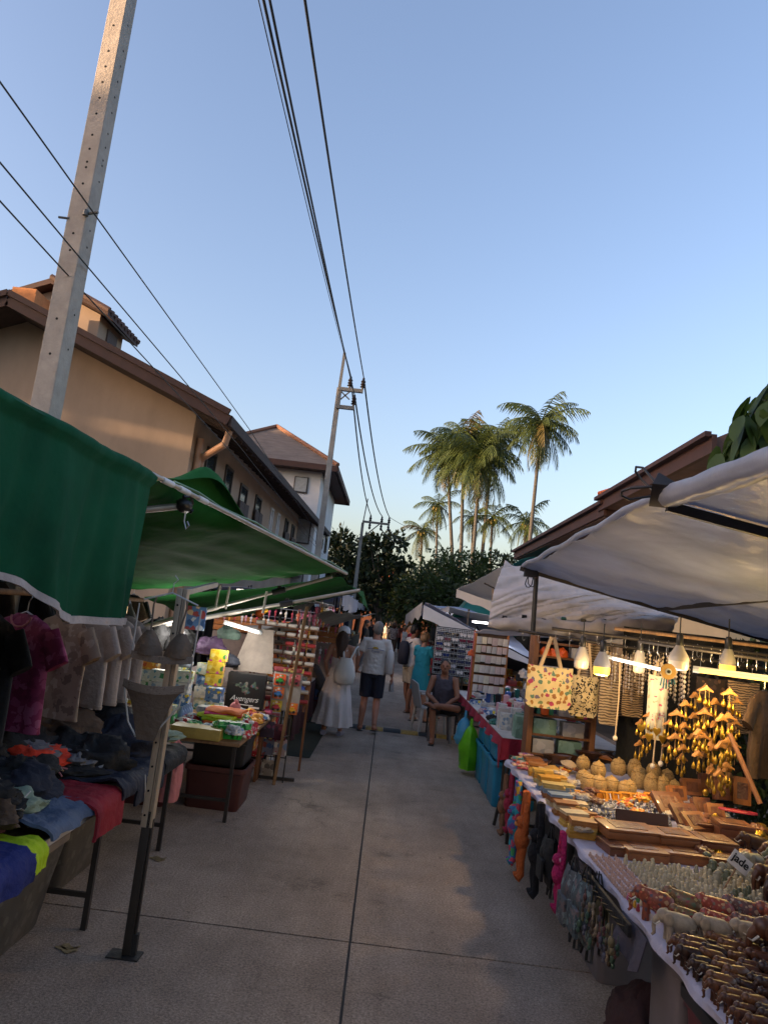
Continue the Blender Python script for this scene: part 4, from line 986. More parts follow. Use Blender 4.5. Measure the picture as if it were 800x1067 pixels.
k = MB(); k.grid(brief, 16, 14, .008); k.build('panel', M_ling, T, smooth=70)
k = MB(); k.grid(lambda u, v: V(((u-.5)*.31, -.005-.035*math.sin(u*PI), .02+.04*v+.02*(abs(u-.5)*2)**2)), 20, 3, .008); k.build('waistband', M_band, T, smooth=70)
k = MB(); k.tube([(.15, 0, .05), (.14, .0, -.03), (.05, .0, -.16), (.03, 0, -.2)], .005, 5); k.tube([(-.15, 0, .05), (-.1, 0, -.13), (-.05, 0, -.2)], .005, 5); k.build('clear_frame', M_clear, T)

for sd, lb in ((-1, 'unseen dark green tarp added left of the viewpoint to shade the near lane'), (1, 'unseen grey tarp added right of the viewpoint to shade the near lane')):
    T = thing('canopy', lb, 'canopy', (sd*1.2, -3, 2.4))  # unseen tarps added overhead to darken the nearest ground
    xo_ = -.05 if sd < 0 else .5
    sheet4((xo_, -6, 2.4), (xo_+sd*.1, .45, 2.42), (sd*3.8, .5, 2.1), (sd*3.8, -6, 2.1), .05, .03).build('tarp', M_tg1 if sd < 0 else M_tb, T, local=False, smooth=70)
# ================================================================ left: toy and snack stall (second from the viewer)
z2 = .64
table('toy stall table holding snack cartons and towels, behind the clothes tables', -2.7, -1.12, 6.3, 8.2, z2, M_lumber, M_darkm)
def box_at(name, label, cat, c, s, m, rotz=0., group=None, bevel=.004, top=None):
    k = MB(); k.cbox((0, 0, s[2]/2), s)
    if top is not None: k.cur = 1; k.cbox((0, 0, s[2]+.001), (s[0]*.9, s[1]*.9, .002))
    return one(name, label, cat, k, [m, top] if top is not None else m, loc=c, rot=rotz, group=group, bevel=bevel)
def card(key, bgc, cols, sc_=24, size=.5): return pattern(key, bgc, cols, sc_, size, .45, .8)
K_yel = card('yellow_carton', hx('e0c040'), [hx('d8589a'), hx('c8a020'), hx('e8d87a'), hx('4a8a3a')], 18, .42)
K_wg = card('white_green_carton', hx('c8cfc4'), [hx('3f8a58'), hx('e0e0d8'), hx('5a9ab0'), hx('d8c84a')], 22)
K_wh = card('white_carton', hx('d0cec8'), [hx('b0b4b8'), hx('dcdcd8'), hx('88a0b8')], 26)
K_bl = card('blue_carton', hx('5a80b0'), [hx('d0d8e0'), hx('2f5088'), hx('e0c840')], 22)
K_rw = card('red_white_packet', hx('c03038'), [hx('d8d4d0'), hx('e0dcd8'), hx('a02030')], 14, .5)
K_gn = card('green_packet', hx('2f8a4a'), [hx('58b868'), hx('d8e0d0'), hx('1f6a38')], 20)
K_or = card('orange_packet', hx('d88a30'), [hx('e8c050'), hx('c05028'), hx('e0d8c0')], 20)
def stack(x, y, z, n, s, ms, lb, cat='carton', name='carton', grp=None, jit=.012):
    for i in range(n):
        m = ms[i % len(ms)]
        lab = lb if n == 1 else lb+[', bottom one', ', second from the bottom', ', third from the bottom', ', fourth from the bottom', ', fifth from the bottom', ', sixth from the bottom'][i] if i < n-1 else lb+', topmost'
        box_at(name, lab, cat, (x+rnd.uniform(-jit, jit), y+rnd.uniform(-jit, jit), z+i*(s[2]+.002)), s, m, rnd.uniform(-.12, .12), grp)
box_at('tray', 'shallow yellow tray at the near corner of the toy stall table', 'tray', (-1.5, 6.38, z2), (.42, .2, .09), mat('dull_yellow_plastic', hx('a8924a'), .5))
# green mesh basket with packets
def basket(label, c, m, a=.13, b=.1, h=.1):
    T = thing('basket', label, 'basket', c, rad(12))
    k = MB()
    for i in range(18):
        q0, q1 = 2*PI*i/18, 2*PI*(i+.62)/18
        P = lambda q, r, z: V((math.copysign(abs(math.cos(q))**.5, math.cos(q))*a*r, math.copysign(abs(math.sin(q))**.5, math.sin(q))*b*r, z))
        k.loft([[P(q0, .85, .005), P(q1, .85, .005), P(q1, .82, .005), P(q0, .82, .005)], [P(q0, 1, h), P(q1, 1, h), P(q1, .97, h), P(q0, .97, h)]])
    Rg = [V((math.copysign(abs(math.cos(q))**.5, math.cos(q))*a, math.copysign(abs(math.sin(q))**.5, math.sin(q))*b, 0)) for q in [2*PI*i/40 for i in range(41)]]
    k.tube([p+V((0, 0, h)) for p in Rg], .007, 6); k.tube([p*.93+V((0, 0, h*.45)) for p in Rg], .004, 5)
    k.cbox((0, 0, .006), (a*1.6, b*1.6, .006)); k.build('basket_body', m, T)
    return T
M_gbask = mat('bright_green_plastic', hx('2fae4a'), .4)
basket('bright green plastic basket on the corner of the toy stall table', (-1.27, 6.52, z2), M_gbask, .14, .11, .11)
for i in range(5): box_at('packet', 'small green packet in the bright green basket', 'packet', (-1.33+.05*i, 6.5+.03*(i % 2), z2+.09), (.07, .09, .05), K_gn, rnd.random(), 'green packets in the basket')
for i in range(4): heap('packet', 'crinkly red and white packet in the pile beside the wooden post', 'packet', (-1.18+.0*i, 6.66+.1*i, z2+.03*(i % 2)), (.08, .1, .05), K_rw, i*2.1, rnd.random(), group='red and white packets')
for i in range(3): heap('packet', 'crinkly clear-white packet on the table corner by the wooden post', 'packet', (-1.2, 6.4+.12*i, z2+.06), (.07, .08, .05), K_wh, 9+i*1.7, rnd.random(), group='white packets')
tw = [(cloth('towel_neon', hx('c0cc2a')), 'neon yellow'), (cloth('towel_pink', hx('d0407a')), 'hot pink'), (cloth('towel_orange', hx('e07030')), 'orange'), (cloth('towel_lime', hx('9ab82a')), 'lime')]
for i in range(7):
    m, c = tw[i % 4]; k = MB()
    def tf(u, v, i=i): return V(((u-.5)*.34, (v-.5)*.24, .012*NZ.noise(V((u*4, v*4, i)))+.02*math.sin(min(1, v*6)*PI/2)))
    k.grid(tf, 14, 10, .022)
    one('folded_towel', c+' folded towel in the pile, '+['lowest', 'second from below', 'third from below', 'in the middle', 'third from the top', 'second from the top', 'topmost'][i], 'towel', k, m, loc=(-1.42+.03*rnd.uniform(-1, 1), 6.95+.04*rnd.uniform(-1, 1), z2+.025+.022*i), rot=rnd.uniform(-.25, .25), smooth=70)
# plush doll lying at the top of the towels
T = thing('plush_doll', 'pink-headed plush doll in white and yellow cloth lying behind the towels', 'plush toy', (-1.55, 7.25, z2+.05), rad(20))
k = MB(); k.ell((0, 0, .05), (.14, .07, .06), 14, 9, .3, 3); k.build('body', card('white_yellow_cloth', hx('d8d4c8'), [hx('d8c83a'), hx('e0ddd5')], 15), T, smooth=70)
k = MB(); k.ell((.17, 0, .1), (.055, .05, .055), 12, 9); k.build('head', mat('pink_plush', hx('d88a8a'), .8), T, smooth=70)
for s in (-1, 1):
    k = MB(); k.tube([(.08, s*.05, .08), (.12, s*.12, .06), (.1, s*.16, .03)], [.025, .022, .018], 8); k.build('arm', mat('pink_plush'), T, smooth=70)
for s in (-1, 1):
    k = MB(); k.ell((.175, s*.035, .155), (.018, .012, .022), 8, 6); k.build('ear', mat('pink_plush'), T, smooth=70)
# cartons
def ctn(x, y, z): return W(x, y, z)
stack(-1.62, 7.15, z2, 3, (.18, .15, .05), [K_wh, K_wg], 'white flat carton in the stack before the yellow cartons')
stack(-1.66, 7.6, z2, 2, (.16, .14, .14), [K_wg, K_bl], 'pale carton under the yellow cartons stack')
stack(-1.72, 7.72, z2+.29, 3, (.17, .1, .12), [K_yel], 'yellow snack carton in the tall stack left of the black sign')
for i, (x, y, n, s, ms, lb) in enumerate([(-1.92, 7.3, 4, (.15, .13, .11), [K_wg, K_bl, K_wh], 'carton in the stack behind the briefs'), (-2.1, 7.1, 4, (.17, .14, .11), [K_wh, K_wg], 'carton in the stack left of the blue-topped stack'),
                                         (-2.3, 7.4, 5, (.16, .14, .1), [K_wh, K_or, K_wg], 'carton in the stack under the blue poster'), (-2.5, 7.1, 5, (.16, .14, .1), [K_wg, K_wh], 'carton in the far left stack of the toy stall'),
                                         (-1.95, 6.9, 2, (.18, .13, .08), [K_gn, K_wg], 'green-white carton lying low behind the dark garments'), (-2.25, 6.8, 3, (.2, .15, .09), [K_wh, K_yel], 'carton in the low stack behind the sage garment'), (-1.88, 7.95, 4, (.15, .12, .12), [K_wg, K_wh, K_bl], 'carton in the back row left of the yellow cartons'), (-2.15, 7.95, 5, (.17, .12, .12), [K_wh, K_wg], 'carton in the back row stack under the dark bags')]):
    stack(x, y, z2, n, s, ms, lb)
# bottles
for i in range(5):
    k = MB(); k.lathe([(.028, 0), (.03, .01), (.03, .09), (.012, .115), (.012, .14)], 12)
    one('bottle', 'small white bottle in the row before the pale cartons', 'bottle', k, mat('blue_white_bottle', hx('8fa4c4'), .3), loc=(-1.83+.0*i, 7.02+.075*i, z2+.1 if 0 else z2), group='small bottles on the toy stall', smooth=40)
# black printed box with script on a wooden shelf unit
T = thing('shelf_unit', 'low wooden shelf unit carrying the black printed box', 'shelf', (-1.42, 7.95, 0))
for z in (.68, .5): k = MB(); k.box(-.25, .24, -.13, .12, z, z+.025); k.build('shelf_board', M_wood, T, bevel=.003)
for x in (-.24, .23): k = MB(); k.box(x-.014, x+.014, -.12, .11, 0, .678); k.build('side_panel', M_wood, T, bevel=.003)
bx = MB(); bx.cbox((0, 0, .18), (.40, .14, .36)); B = one('printed_box', 'black toy box with white script lettering on the wooden shelf', 'box', bx, M_blk, loc=(-1.42, 7.94, .71), rot=rad(2), bevel=.004)
M_wprint = mat('white_ink', (.62, .62, .62), .6)
text_mesh('Avengers', .078, B, M_wprint, 'script_lettering', (0, -.073, .1), shear=.35)
k = MB(); k.box(-.1, .1, -.0735, -.0715, .036, .044); k.box(.06, .17, -.0735, -.0715, .012, .03); k.build('print_line', M_wprint, B)
k = MB()
for i in range(16):
    a = rnd.uniform(0, 6.3); k.ell((.13*math.cos(a)*rnd.random(), -.072, .235+.085*math.sin(a)*rnd.random()), (.012+.02*rnd.random(), .002, .012+.03*rnd.random()), 8, 5, .4, 3, seed=i)
k.build('printed_picture', pattern('dim_print', hx('4a5a4c'), [hx('6a4a50'), hx('3f5f70'), hx('75706a'), hx('2a2f35')], 30, .5), B)
# grey board leaning behind it and the slanted rack of cases
k = MB(); k.loft([[V((-.2, -.01, 0)), V((.24, -.01, 0)), V((.24, .01, 0)), V((-.2, .01, 0))], [V((-.11, .17, .46)), V((.16, .17, .46)), V((.16, .19, .46)), V((-.11, .19, .46))]])
one('display_board', 'plain grey-brown board leaning above the black printed box', 'board', k, mat('grey_board', hx('8f8378'), .8), loc=(-1.42, 8.06, 1.08))
T = thing('display_rack', 'slanted rack with stepped bars of the toy stall beside the wooden post', 'rack', (-1.16, 8.25, 0))
k = MB()
for s in (-.32, .34): k.beam((s, 0, .7), (s-.0, .34, 1.66), .025, .025); k.beam((s, .36, 0), (s, .36, 1.66), .025, .025)
k.build('frame', M_wood, T)
for r in range(9): k = MB(); k.beam((-.36, .02+.035*r-.02, .78+.1*r), (.38, .02+.035*r-.02, .78+.1*r), .03, .012); k.build('bar', M_wood, T)
Kcase = [mat('case_white', hx('c8bdb2'), .35), mat('case_red', hx('a83a3a'), .35), mat('case_cream', hx('b8a890'), .35), mat('case_dark', hx('4a4038'), .35)]
k = MB(); k.loft([[V((x, .03*math.cos(q)*s, .022*math.sin(q)*s)) for q in [2*PI*j/10 for j in range(10)]] for x, s in ((-.05, .7), (-.045, 1), (.045, 1), (.05, .7))])
proto = None
for r in range(9):
    for c in range(6):
        loc = (-1.16-.30+.125*c+rnd.uniform(-.006, .006), 8.25+.035*r-.03, .81+.1*r); m = Kcase[(0 if r % 3 else 1) if rnd.random() < .75 else rnd.randrange(4)]
        if proto is None: proto = one('spectacle_case', 'small glossy case lying in a row on the slanted rack', 'case', k, m, loc=loc, group='cases on the slanted rack', smooth=50)
        else: q = dup(proto, loc, rnd.uniform(-.05, .05)); setmat(q, m)
# balls on a stick
for i, (px, py, r, m, lb) in enumerate(((293, 714, .068, pattern('ball_red', hx('c8bfb8'), [hx('a83048'), hx('b84a5a')], 20, .34, .3, 0), 'white play ball with red spots'), (303, 716, .072, pattern('ball_black', hx('c6c4c0'), [hx('202022'), hx('38383a')], 20, .34, .3, 0), 'white play ball with black spots'), (313, 719, .052, mat('ball_blue', hx('3a55a8'), .3), 'plain blue play ball right of the spotted balls'))):
    k = MB(); k.ell((0, 0, 0), (r, r, r), 20, 14); k.tube([(0, 0, r*.9), (0, 0, r*1.2)], .01, 6)
    one('play_ball', lb, 'ball', k, m, loc=W(px, py, 8.3-.06*(i == 1)), smooth=60)
rod('ball_stand', 'dark stick carrying the spotted play balls', 'stand', W(303, 737, 8.3), W(302, 716, 8.36), .012, M_blk)
# hanging card board with toy packs
T = thing('display_stand', 'white pegboard with toy blister packs facing the lane below the balls', 'stand', (-1.0, 8.02, 0), rad(4))
k = MB(); k.box(-.16, .15, -.008, .008, .72, 1.16); k.build('pegboard', mat('pale_board', hx('a39c96'), .7), T, bevel=.002)
k = MB(); k.box(-.165, .155, -.03, -.009, 1.13, 1.175); k.build('header', card('red_header', hx('8a3038'), [hx('c0b060'), hx('9a4a50')], 25), T)
k = MB(); k.tube([(-.02, .02, 0), (-.02, .02, 1.2)], .014, 8); k.beam((-.2, .02, .02), (.2, .02, .02), .03, .03); k.build('pole', M_darkm, T)
toys = [((-.085, .98), hx('e05a30'), hx('2f8a3a')), ((.07, .99), hx('c86a6a'), hx('8a3040')), ((-.085, .84), hx('d8703a'), hx('3a70a8')), ((-.09, .70), hx('c8b040'), hx('a03038')), ((.08, .69), hx('e07030'), hx('d8a030'))]
for i, ((x, z), c1, c2) in enumerate(toys):
    P = thing('toy_pack', ['toy pack with green vehicle on orange card, top left', 'toy pack with dark red vehicle on pink card, top right', 'toy pack with blue vehicle, middle of the pegboard', 'yellow toy pack with red vehicle, lower left', 'bright orange toy pack with yellow vehicle, lower right'][i], 'toy pack', (T.location.x+x*math.cos(rad(4)), T.location.y-.02+x*math.sin(rad(4)), z), rad(4))
    k = MB(); k.box(-.06, .06, -.002, .002, 0, .12); k.build('backing_card', card('toycard%d' % i, c1, [c2, hx('d8d0c8')], 30, .3), P)
    k = MB(); k.cbox((0, -.02, .045), (.085, .03, .025)); k.cbox((.005, -.02, .067), (.045, .026, .024)); v_ = k.build('toy_vehicle', mat('toypaint%d' % i, c2, .3), P, bevel=.004)
    for wx in (-.026, .026):
        k = MB(); k.T = Matrix.Translation((wx, -.038, .032)) @ Matrix.Rotation(PI/2, 4, 'X'); k.lathe([(.014, -.005), (.014, .005)], 12); k.build('wheel', M_blk, v_)
# bags hanging on wire below
for i, (x, z, m, lb) in enumerate(((-1.12, .62, pattern('dark_flower_bag', hx('3a2a3a'), [hx('7a3a55'), hx('55505f')], 18, .4), 'dark flowered bag'), (-1.0, .60, pattern('maroon_bag', hx('5a2028'), [hx('783038'), hx('402028')], 18, .4), 'maroon bag'), (-.98, .44, card('pink_print_bag', hx('a08a88'), [hx('b04a60'), hx('6a7a90'), hx('c8c0b8')], 16), 'pale printed bag'), (-1.1, .42, card('blue_print_bag', hx('8f8a90'), [hx('5a6a8a'), hx('b05a48')], 16), 'blue-grey printed bag'), (-1.1, .2, card('grey_print_bag', hx('908478'), [hx('5a5048'), hx('b0a898')], 16), 'grey printed bag low on the rack'))):
    T = thing('gift_bag', lb+' hanging below the toy pegboard', 'bag', (x, 7.82+.05*i, z)); k = MB()
    k.loft([[V((-.07, -.02, -.16)), V((.07, -.02, -.16)), V((.07, .03, -.16)), V((-.07, .03, -.16))], [V((-.065, -.012, 0)), V((.065, -.012, 0)), V((.065, .012, 0)), V((-.065, .012, 0))]]); k.build('bag_body', m, T, bevel=.004)
    k = MB(); k.tube([(-.03, 0, 0), (-.02, 0, .06), (.02, 0, .06), (.03, 0, 0)], .004, 5); k.build('strap', M_blk, T)
T = thing('wire_rack', 'thin wire rack carrying the printed bags below the toy pegboard', 'rack', (-1.05, 7.95, 0)); k = MB()
for x in (-.14, .14): k.tube([(x, 0, 0), (x, 0, .68)], .008, 6)
for z in (.25, .48, .66): k.tube([(-.14, 0, z), (.14, 0, z)], .006, 6); 
k.tube([(-.14, 0, .66), (-.1, -.25, .6)], .005, 5); k.tube([(.14, 0, .48), (.12, -.25, .5)], .005, 5); k.build('wire', M_darkm, T)
# crates under the table
tub('dull red-brown plastic crate on the ground under the toy stall table', -1.62, -1.1, 6.62, 7.15, .36, mat('redbrown_plastic', hx('4e2a27'), .45, var=.15), .88, mat('redbrown_rim', hx('5a332e'), .45), cat='crate', name='crate')
tub('black plastic crate stacked on the red-brown crate under the toy stall', -1.6, -1.12, 6.64, 7.13, .24, M_blk, .92, z=.37, cat='crate', name='crate')
tub('dark maroon crate farther under the toy stall, left of the red-brown crate', -2.2, -1.72, 6.5, 7.0, .32, mat('maroon_plastic', hx('4a2022'), .45), .88, cat='crate', name='crate')
k = MB(); heap('crumpled_bag', 'pale pink cloth bag hanging beside the second clothes table leg', 'bag', (-1.5, 5.72, .28), (.07, .08, .34), M_pink, 4.4, nz=.4)
# hanging things at the back of the toy stall
k = MB(); k.box(-.1, .1, -.006, .006, -.24, 0); one('poster', 'small blue printed poster hanging under the canopy arms', 'poster', k, card('blue_poster', hx('5a80b8'), [hx('c0c8d8'), hx('a04a50'), hx('d8b898'), hx('3a5a90')], 14), loc=(-1.98, 7.6, 1.71), rot=rad(3))
for i, (x, z, r, m, lb) in enumerate(((-1.88, 1.36, (.16, .12, .14), cloth('dark_purple_bag', hx('3a2440')), 'dark purple bag bundle hanging at the back of the toy stall'), (-2.2, 1.4, (.16, .12, .2), M_black, 'black bag bundle hanging left of the purple one'), (-1.72, 1.22, (.17, .12, .11), cloth('midnight_bag', hx('20242f')), 'midnight blue bag bundle below the purple one'), (-1.7, 1.5, (.12, .1, .1), cloth('dark_green_bag', hx('2a3a32')), 'dark green bag bundle right of the blue poster'), (-2.5, 1.45, (.18, .12, .25), M_black, 'big black bag bundle hanging behind the briefs'))):
    heap('hanging_bag', lb, 'bag', (x, 8.0, z-r[2]), r, m, 20+i*3.3, nz=.35)
heap('hanging_bag', 'pale blue-white bag lying on the cartons beneath the dark bags', 'bag', (-2.02, 7.5, z2+.46), (.1, .1, .09), mat('pale_bag', hx('8a94a0'), .4), 33, nz=.3)
for i, (x0, y0) in enumerate(((-1.75, 7.4), (-1.68, 7.55), (-1.3, 7.6))):
    rod('hanging_strap', 'white strap end hanging from the canopy arms, '+['left one', 'middle one', 'right one'][i], 'strap', (x0, y0, 1.72), (x0+.01, y0, 1.95), .012, M_wcl)
lamp_tube('cold white tube lamp over the slanted rack of the toy stall', W(234, 649, 7.85), W(272, 660, 8.2), (1, .95, .88), 1.2, 'cold_tube_glow', watt=4.2)
lamp_tube('second cold white tube lamp farther back over the toy stall', W(182, 648, 8.1), W(200, 640, 8.3), (1, .95, .88), 1.2, 'cold_tube_glow', watt=4.2)

# ================================================================ left: keyring stall (third)
table('keyring stall table with pale top and dark red skirt', -3.0, -1.1, 9.7, 13.4, .72, mat('pale_tabletop', hx('a89a90'), .6), M_darkm)
k = MB(); k.grid(lambda u, v: V((-1.09+.03*math.sin(u*40)*v, lerp(9.75, 13.4, u), lerp(.69, .12, v))), 80, 6, .004); one('table_skirt', 'dark red cloth skirt hanging from the keyring stall table', 'table skirt', k, cloth('dark_red_skirt', hx('3f1418')), smooth=60)
k = MB(); k.grid(lambda u, v: V((lerp(-2.9, -.78, u), lerp(9.4, 13.2, v), .008+.006*NZ.noise(V((u*5, v*5, 0))))), 20, 26, .006); one('ground_mat', 'dark green mat lying on the concrete before the keyring stall', 'mat', k, mat('dark_green_mat', hx('1f2a22'), .95, var=.3, bump=.4), smooth=60)
T = thing('display_wall', 'brown slatted display wall closing the keyring stall', 'display', (-1.9, 13.6, 0))
k = MB(); k.box(-1.3, 1.0, 0, .03, .2, 1.25); k.build('lower_panel', mat('greyish_cloth_panel', hx('8a7a70'), .9), T)
for i in range(3): k = MB(); k.box(-1.3, 1.0, -.02, .03, 1.27+.1*i, 1.36+.1*i); k.build('slat', M_woodl, T, bevel=.003)
for i in range(2): k = MB(); k.tube([(-1.3, -.06, 1.62+.16*i), (1.0, -.06, 1.62+.16*i)], .008, 6); k.build('hanging_rail', M_steelw, T)
k = MB(); k.tube([(-1.28, .05, 0), (-1.28, .05, 2.1)], .02, 8); k.tube([(.98, .05, 0), (.98, .05, 2.1)], .02, 8); k.build('post', M_blk, T)
KR = [mat('kr%d' % i, hx(c), .5) for i, c in enumerate(('c85a78', 'd8d0d0', 'e0a040', 'b03a48', 'd89aa8', '8a4a60', 'e8e0d0', 'd86a50'))]
pk = MB(); pk.tube([(0, 0, 0), (0, 0, -.05)], .003, 4); pk.ell((0, 0, -.075), (.026, .02, .03), 8, 6, .4, 2); pk.ell((0, 0, -.125), (.02, .016, .024), 8, 6, .4, 2, seed=3); pk.tube([(0, 0, -.14), (0, 0, -.19)], [.008, .004], 5)
pr_ = None
def keyring(loc, m, lb='small colourful keyring charm hanging in rows in the keyring stall', grp='keyring charms on the display wall'):
    global pr_
    if pr_ is None: pr_ = one('keyring', lb, 'keyring', pk, m, loc=loc, group=grp, smooth=60)
    else: setmat(dup(pr_, loc, rnd.random(), lb, grp), m)
for r, (z, y) in enumerate(((1.78, 13.5), (1.62, 13.5), (1.2, 13.5), (1.05, 13.45))):
    for c in range(22):
        if r >= 2 and c < 10: continue
        keyring((-3.1+.102*c+rnd.uniform(-.02, .02), y, z+rnd.uniform(-.01, .01)), rnd.choice(KR[:7] if r < 2 else [KR[3], KR[5], KR[1], KR[0]]))
for c in range(24):
    keyring((-1.02+.02*rnd.random(), 10.0+.14*c, 1.92 if c % 2 else 1.75), rnd.choice(KR), 'small colourful keyring charm hanging along the lane side of the keyring stall', 'keyring charms along the lane')
rod('hanging_rail', 'thin rail over the lane side of the keyring stall', 'rail', (-1.02, 9.9, 1.94), (-1.02, 13.5, 1.94), .008, M_steelw)
def blobtoy(label, loc, ms, s=1., n=5, seed=0):
    T = thing('plush_toy', label, 'plush toy', loc)
    for i in range(n):
        k = MB(); a = i*2.4+seed; k.ell((math.cos(a)*.09*s*(i > 0), math.sin(a)*.05*s, .08*s+.06*s*i), (.08*s, .07*s, .07*s), 12, 8, .3, 2, seed=i+seed); k.build(['body', 'arm', 'leg', 'head', 'ear', 'tail'][i % 6], ms[i % len(ms)], T, smooth=70)
    return T
blobtoy('orange and yellow plush toy standing on the keyring stall table', (-1.55, 10.9, .72), [mat('plush_orange', hx('c8602a'), .9), mat('plush_yellow', hx('d0a030'), .9)], 1.1, 5)
blobtoy('red-orange plush toy right of the yellow one', (-1.35, 11.3, .72), [mat('plush_red', hx('b83a28'), .9), mat('plush_orange')], .9, 5, 2)
blobtoy('dark plush toy near the corner of the keyring stall table', (-1.22, 10.4, .72), [M_black, M_grey], .8, 4, 4)
blobtoy('orange plush toy hanging high under the white canopy', (-1.85, 10.6, 1.62), [mat('plush_orange'), mat('plush_yellow')], .8, 4, 5)
for i in range(30):
    y = 9.8+.12*i; x = -1.2-rnd.random()*.5
    box_at('small_box', 'small pale box lying on the keyring stall table', 'box', (x, y, .721), (.11, .09, .03+.04*rnd.random()), rnd.choice([K_wh, K_wg, Kcase[0], Kcase[2], K_or]), rnd.random(), 'small boxes on the keyring stall table')
T = thing('canopy', 'grey-white tarp hanging low over the keyring stall', 'canopy', (-1.9, 11.5, 2.0))
sheet4(W(392, 640, 13.9), W(345, 636, 10.5), W(262, 655, 10.5), W(250, 650, 13.9), .12, .05, 30, 24, 5).build('tarp', mat('grey_tarp', hx('9a9a94'), .6, trans=.35, bump=.2), T, local=False, smooth=70)
lamp_tube('cold tube lamp over the keyring stall', (-2.6, 12.3, 2.0), (-1.9, 12.5, 2.0), (1, .88, .7), 1.0, 'warm_tube_glow', watt=10)
lamp_tube('cold tube lamp over the front of the keyring stall table', (-1.75, 10.3, 1.95), (-1.5, 11.2, 1.97), (1, .88, .7), 1.0, 'warm_tube_glow', watt=9)

# ================================================================ farther stalls down both sides of the street
def far_stall(side, x0, y0, y1, label, tm, zc, gm, xw=2.4, tip=None, dark=True, drop=.25, peak=0.):
    """table with goods, back cloth, posts and tarp; side -1 left, +1 right; x0 lane edge"""
    xb = x0+side*xw
    table('table of '+label, min(x0, xb), max(x0, xb), y0+.1, y1-.1, .74, M_lumber, M_darkm)
    k = MB(); k.box(min(xb, xb+side*.03), max(xb, xb+side*.03), y0, y1, .1, zc-.2); one('back_cloth', 'dark back cloth of '+label, 'cloth', k, M_black)
    k = MB(); k.grid(lambda u, v: V((x0+side*.01+.03*math.sin(u*30)*v, lerp(y0+.1, y1-.1, u), lerp(.7, .1, v))), 40, 4, .004); one('table_skirt', 'dark cloth skirt of '+label, 'table skirt', k, M_black, smooth=60)
    T = thing('canopy', 'canopy of '+label, 'canopy', (x0, (y0+y1)/2, zc))
    xo = x0-side*.35
    s = sheet4((xo, y0, zc), (xo, y1, zc+.05), (xb, y1, zc-.2), (xb, y0, zc-.2), .08, .05, 24, 18, 5, lambda u, v: peak*math.exp(-((u-.25)/.25)**2-((v-.3)/.3)**2)); s.build('tarp', tm, T, local=False, smooth=70)
    k = MB(); k.grid(lambda u, v: V((xo-side*.02*math.sin(u*25)*v, lerp(y0, y1, u), zc-drop*v*(.75+.25*NZ.noise(V((u*5, 0, y0)))))), 40, 5, .004); k.build('valance', tm, T, local=False, smooth=70)
    for y in (y0+.05, y1-.05):
        for x in (x0+side*.05, xb-side*.1):
            k = MB(); k.tube([(x, y, 0), (x, y, zc)], .02, 6); k.build('post', M_darkm, T, local=False)
    for i in range(int((y1-y0)*7)):
        s_ = (.12+.1*rnd.random(), .1+.1*rnd.random(), .05+.2*rnd.random())
        box_at('boxed_goods', 'small boxed article on the '+label, 'box', (x0+side*(.15+rnd.random()*xw*.6), lerp(y0+.3, y1-.3, rnd.random()), .741), s_, rnd.choice(gm), rnd.random(), 'boxed articles on '+label)
    for i in range(int((y1-y0)*3)):
        heap('hanging_garment', 'garment hanging under the canopy of '+label, 'garment', (x0+side*(.3+.02*i), lerp(y0+.2, y1-.2, (i+.5)/((y1-y0)*3)), 1.15+.25*rnd.random()), (.12, .16, .38), rnd.choice([M_black, M_navy, M_brown, M_wcl, M_mag]), i*1.9+y0, nz=.3, group='garments hanging at '+label)
GM = [K_wh, K_wg, K_or, K_rw, K_bl, Kcase[0], Kcase[1], KR[0]]
far_stall(-1, -1.3, 14.5, 18.5, 'the left stall behind the keyring stall', M_tb, 2.25, GM, drop=.5)
far_stall(-1, -1.45, 19.5, 25, 'the pale-roofed left stall before the far pole', M_tb, 2.3, GM, drop=.5)
far_stall(-1, -1.6, 26, 34, 'the long left stall beside the far pole', M_tw, 2.35, GM, drop=.3)
far_stall(-1, -1.8, 37, 50, 'the last left stall near the brown house', M_tb, 2.4, GM, drop=.3)

# back of the two nearest left stalls: pale tarp and dark garments on hangers
k = MB(); k.grid(lambda u, v: V((-3.3+.05*NZ.noise(V((u*9, v*2, 1))), lerp(3.0, 8.4, u), lerp(2.12, .3, v))), 60, 14, .005)
one('back_tarp', 'grey-white tarp closing the back of the clothes and toy stalls', 'tarp', k, mat('grey_tarp'), smooth=60)
rod('clothes_rail', 'rear clothes rail with dark garments behind the toy stall cartons', 'rail', (-2.95, 4.4, 1.86), (-2.75, 8.3, 1.86), .014, M_darkm)
for i in range(13):
    hung_shirt(['black garment', 'navy garment', 'charcoal garment', 'dark brown garment'][i % 4]+' on the rear rail behind the toy stall', (-2.94+.013*i, 4.6+.28*i, 1.85), rad(rnd.uniform(-50, -10)), [M_black, M_navy, M_grey, M_brown][i % 4], w=.22, h=.6, seed=i*2.2, group=['black', 'navy', 'charcoal', 'brown'][i % 4]+' garments on the rear rail', name='hanging_garment', cat='garment')
for i in range(16):
    x_, y_ = -1.95-.65*rnd.random(), 6.45+1.6*rnd.random()
    stack(x_, y_, z2, 1+rnd.randrange(2), (.13+.06*rnd.random(), .10, .07+.05*rnd.random()), [rnd.choice([K_wg, K_wh, K_yel, K_gn, K_or, K_bl])], 'small carton filling the middle of the toy stall table, number of its heap') if 0 else box_at('carton', 'small printed carton filling the middle of the toy stall table', 'carton', (x_, y_, z2+.002+.1*(i % 2)), (.13+.06*rnd.random(), .10, .08+.08*rnd.random()), rnd.choice([K_wg, K_wh, K_yel, K_gn, K_or, K_bl]), rnd.random(), 'small cartons on the toy stall')
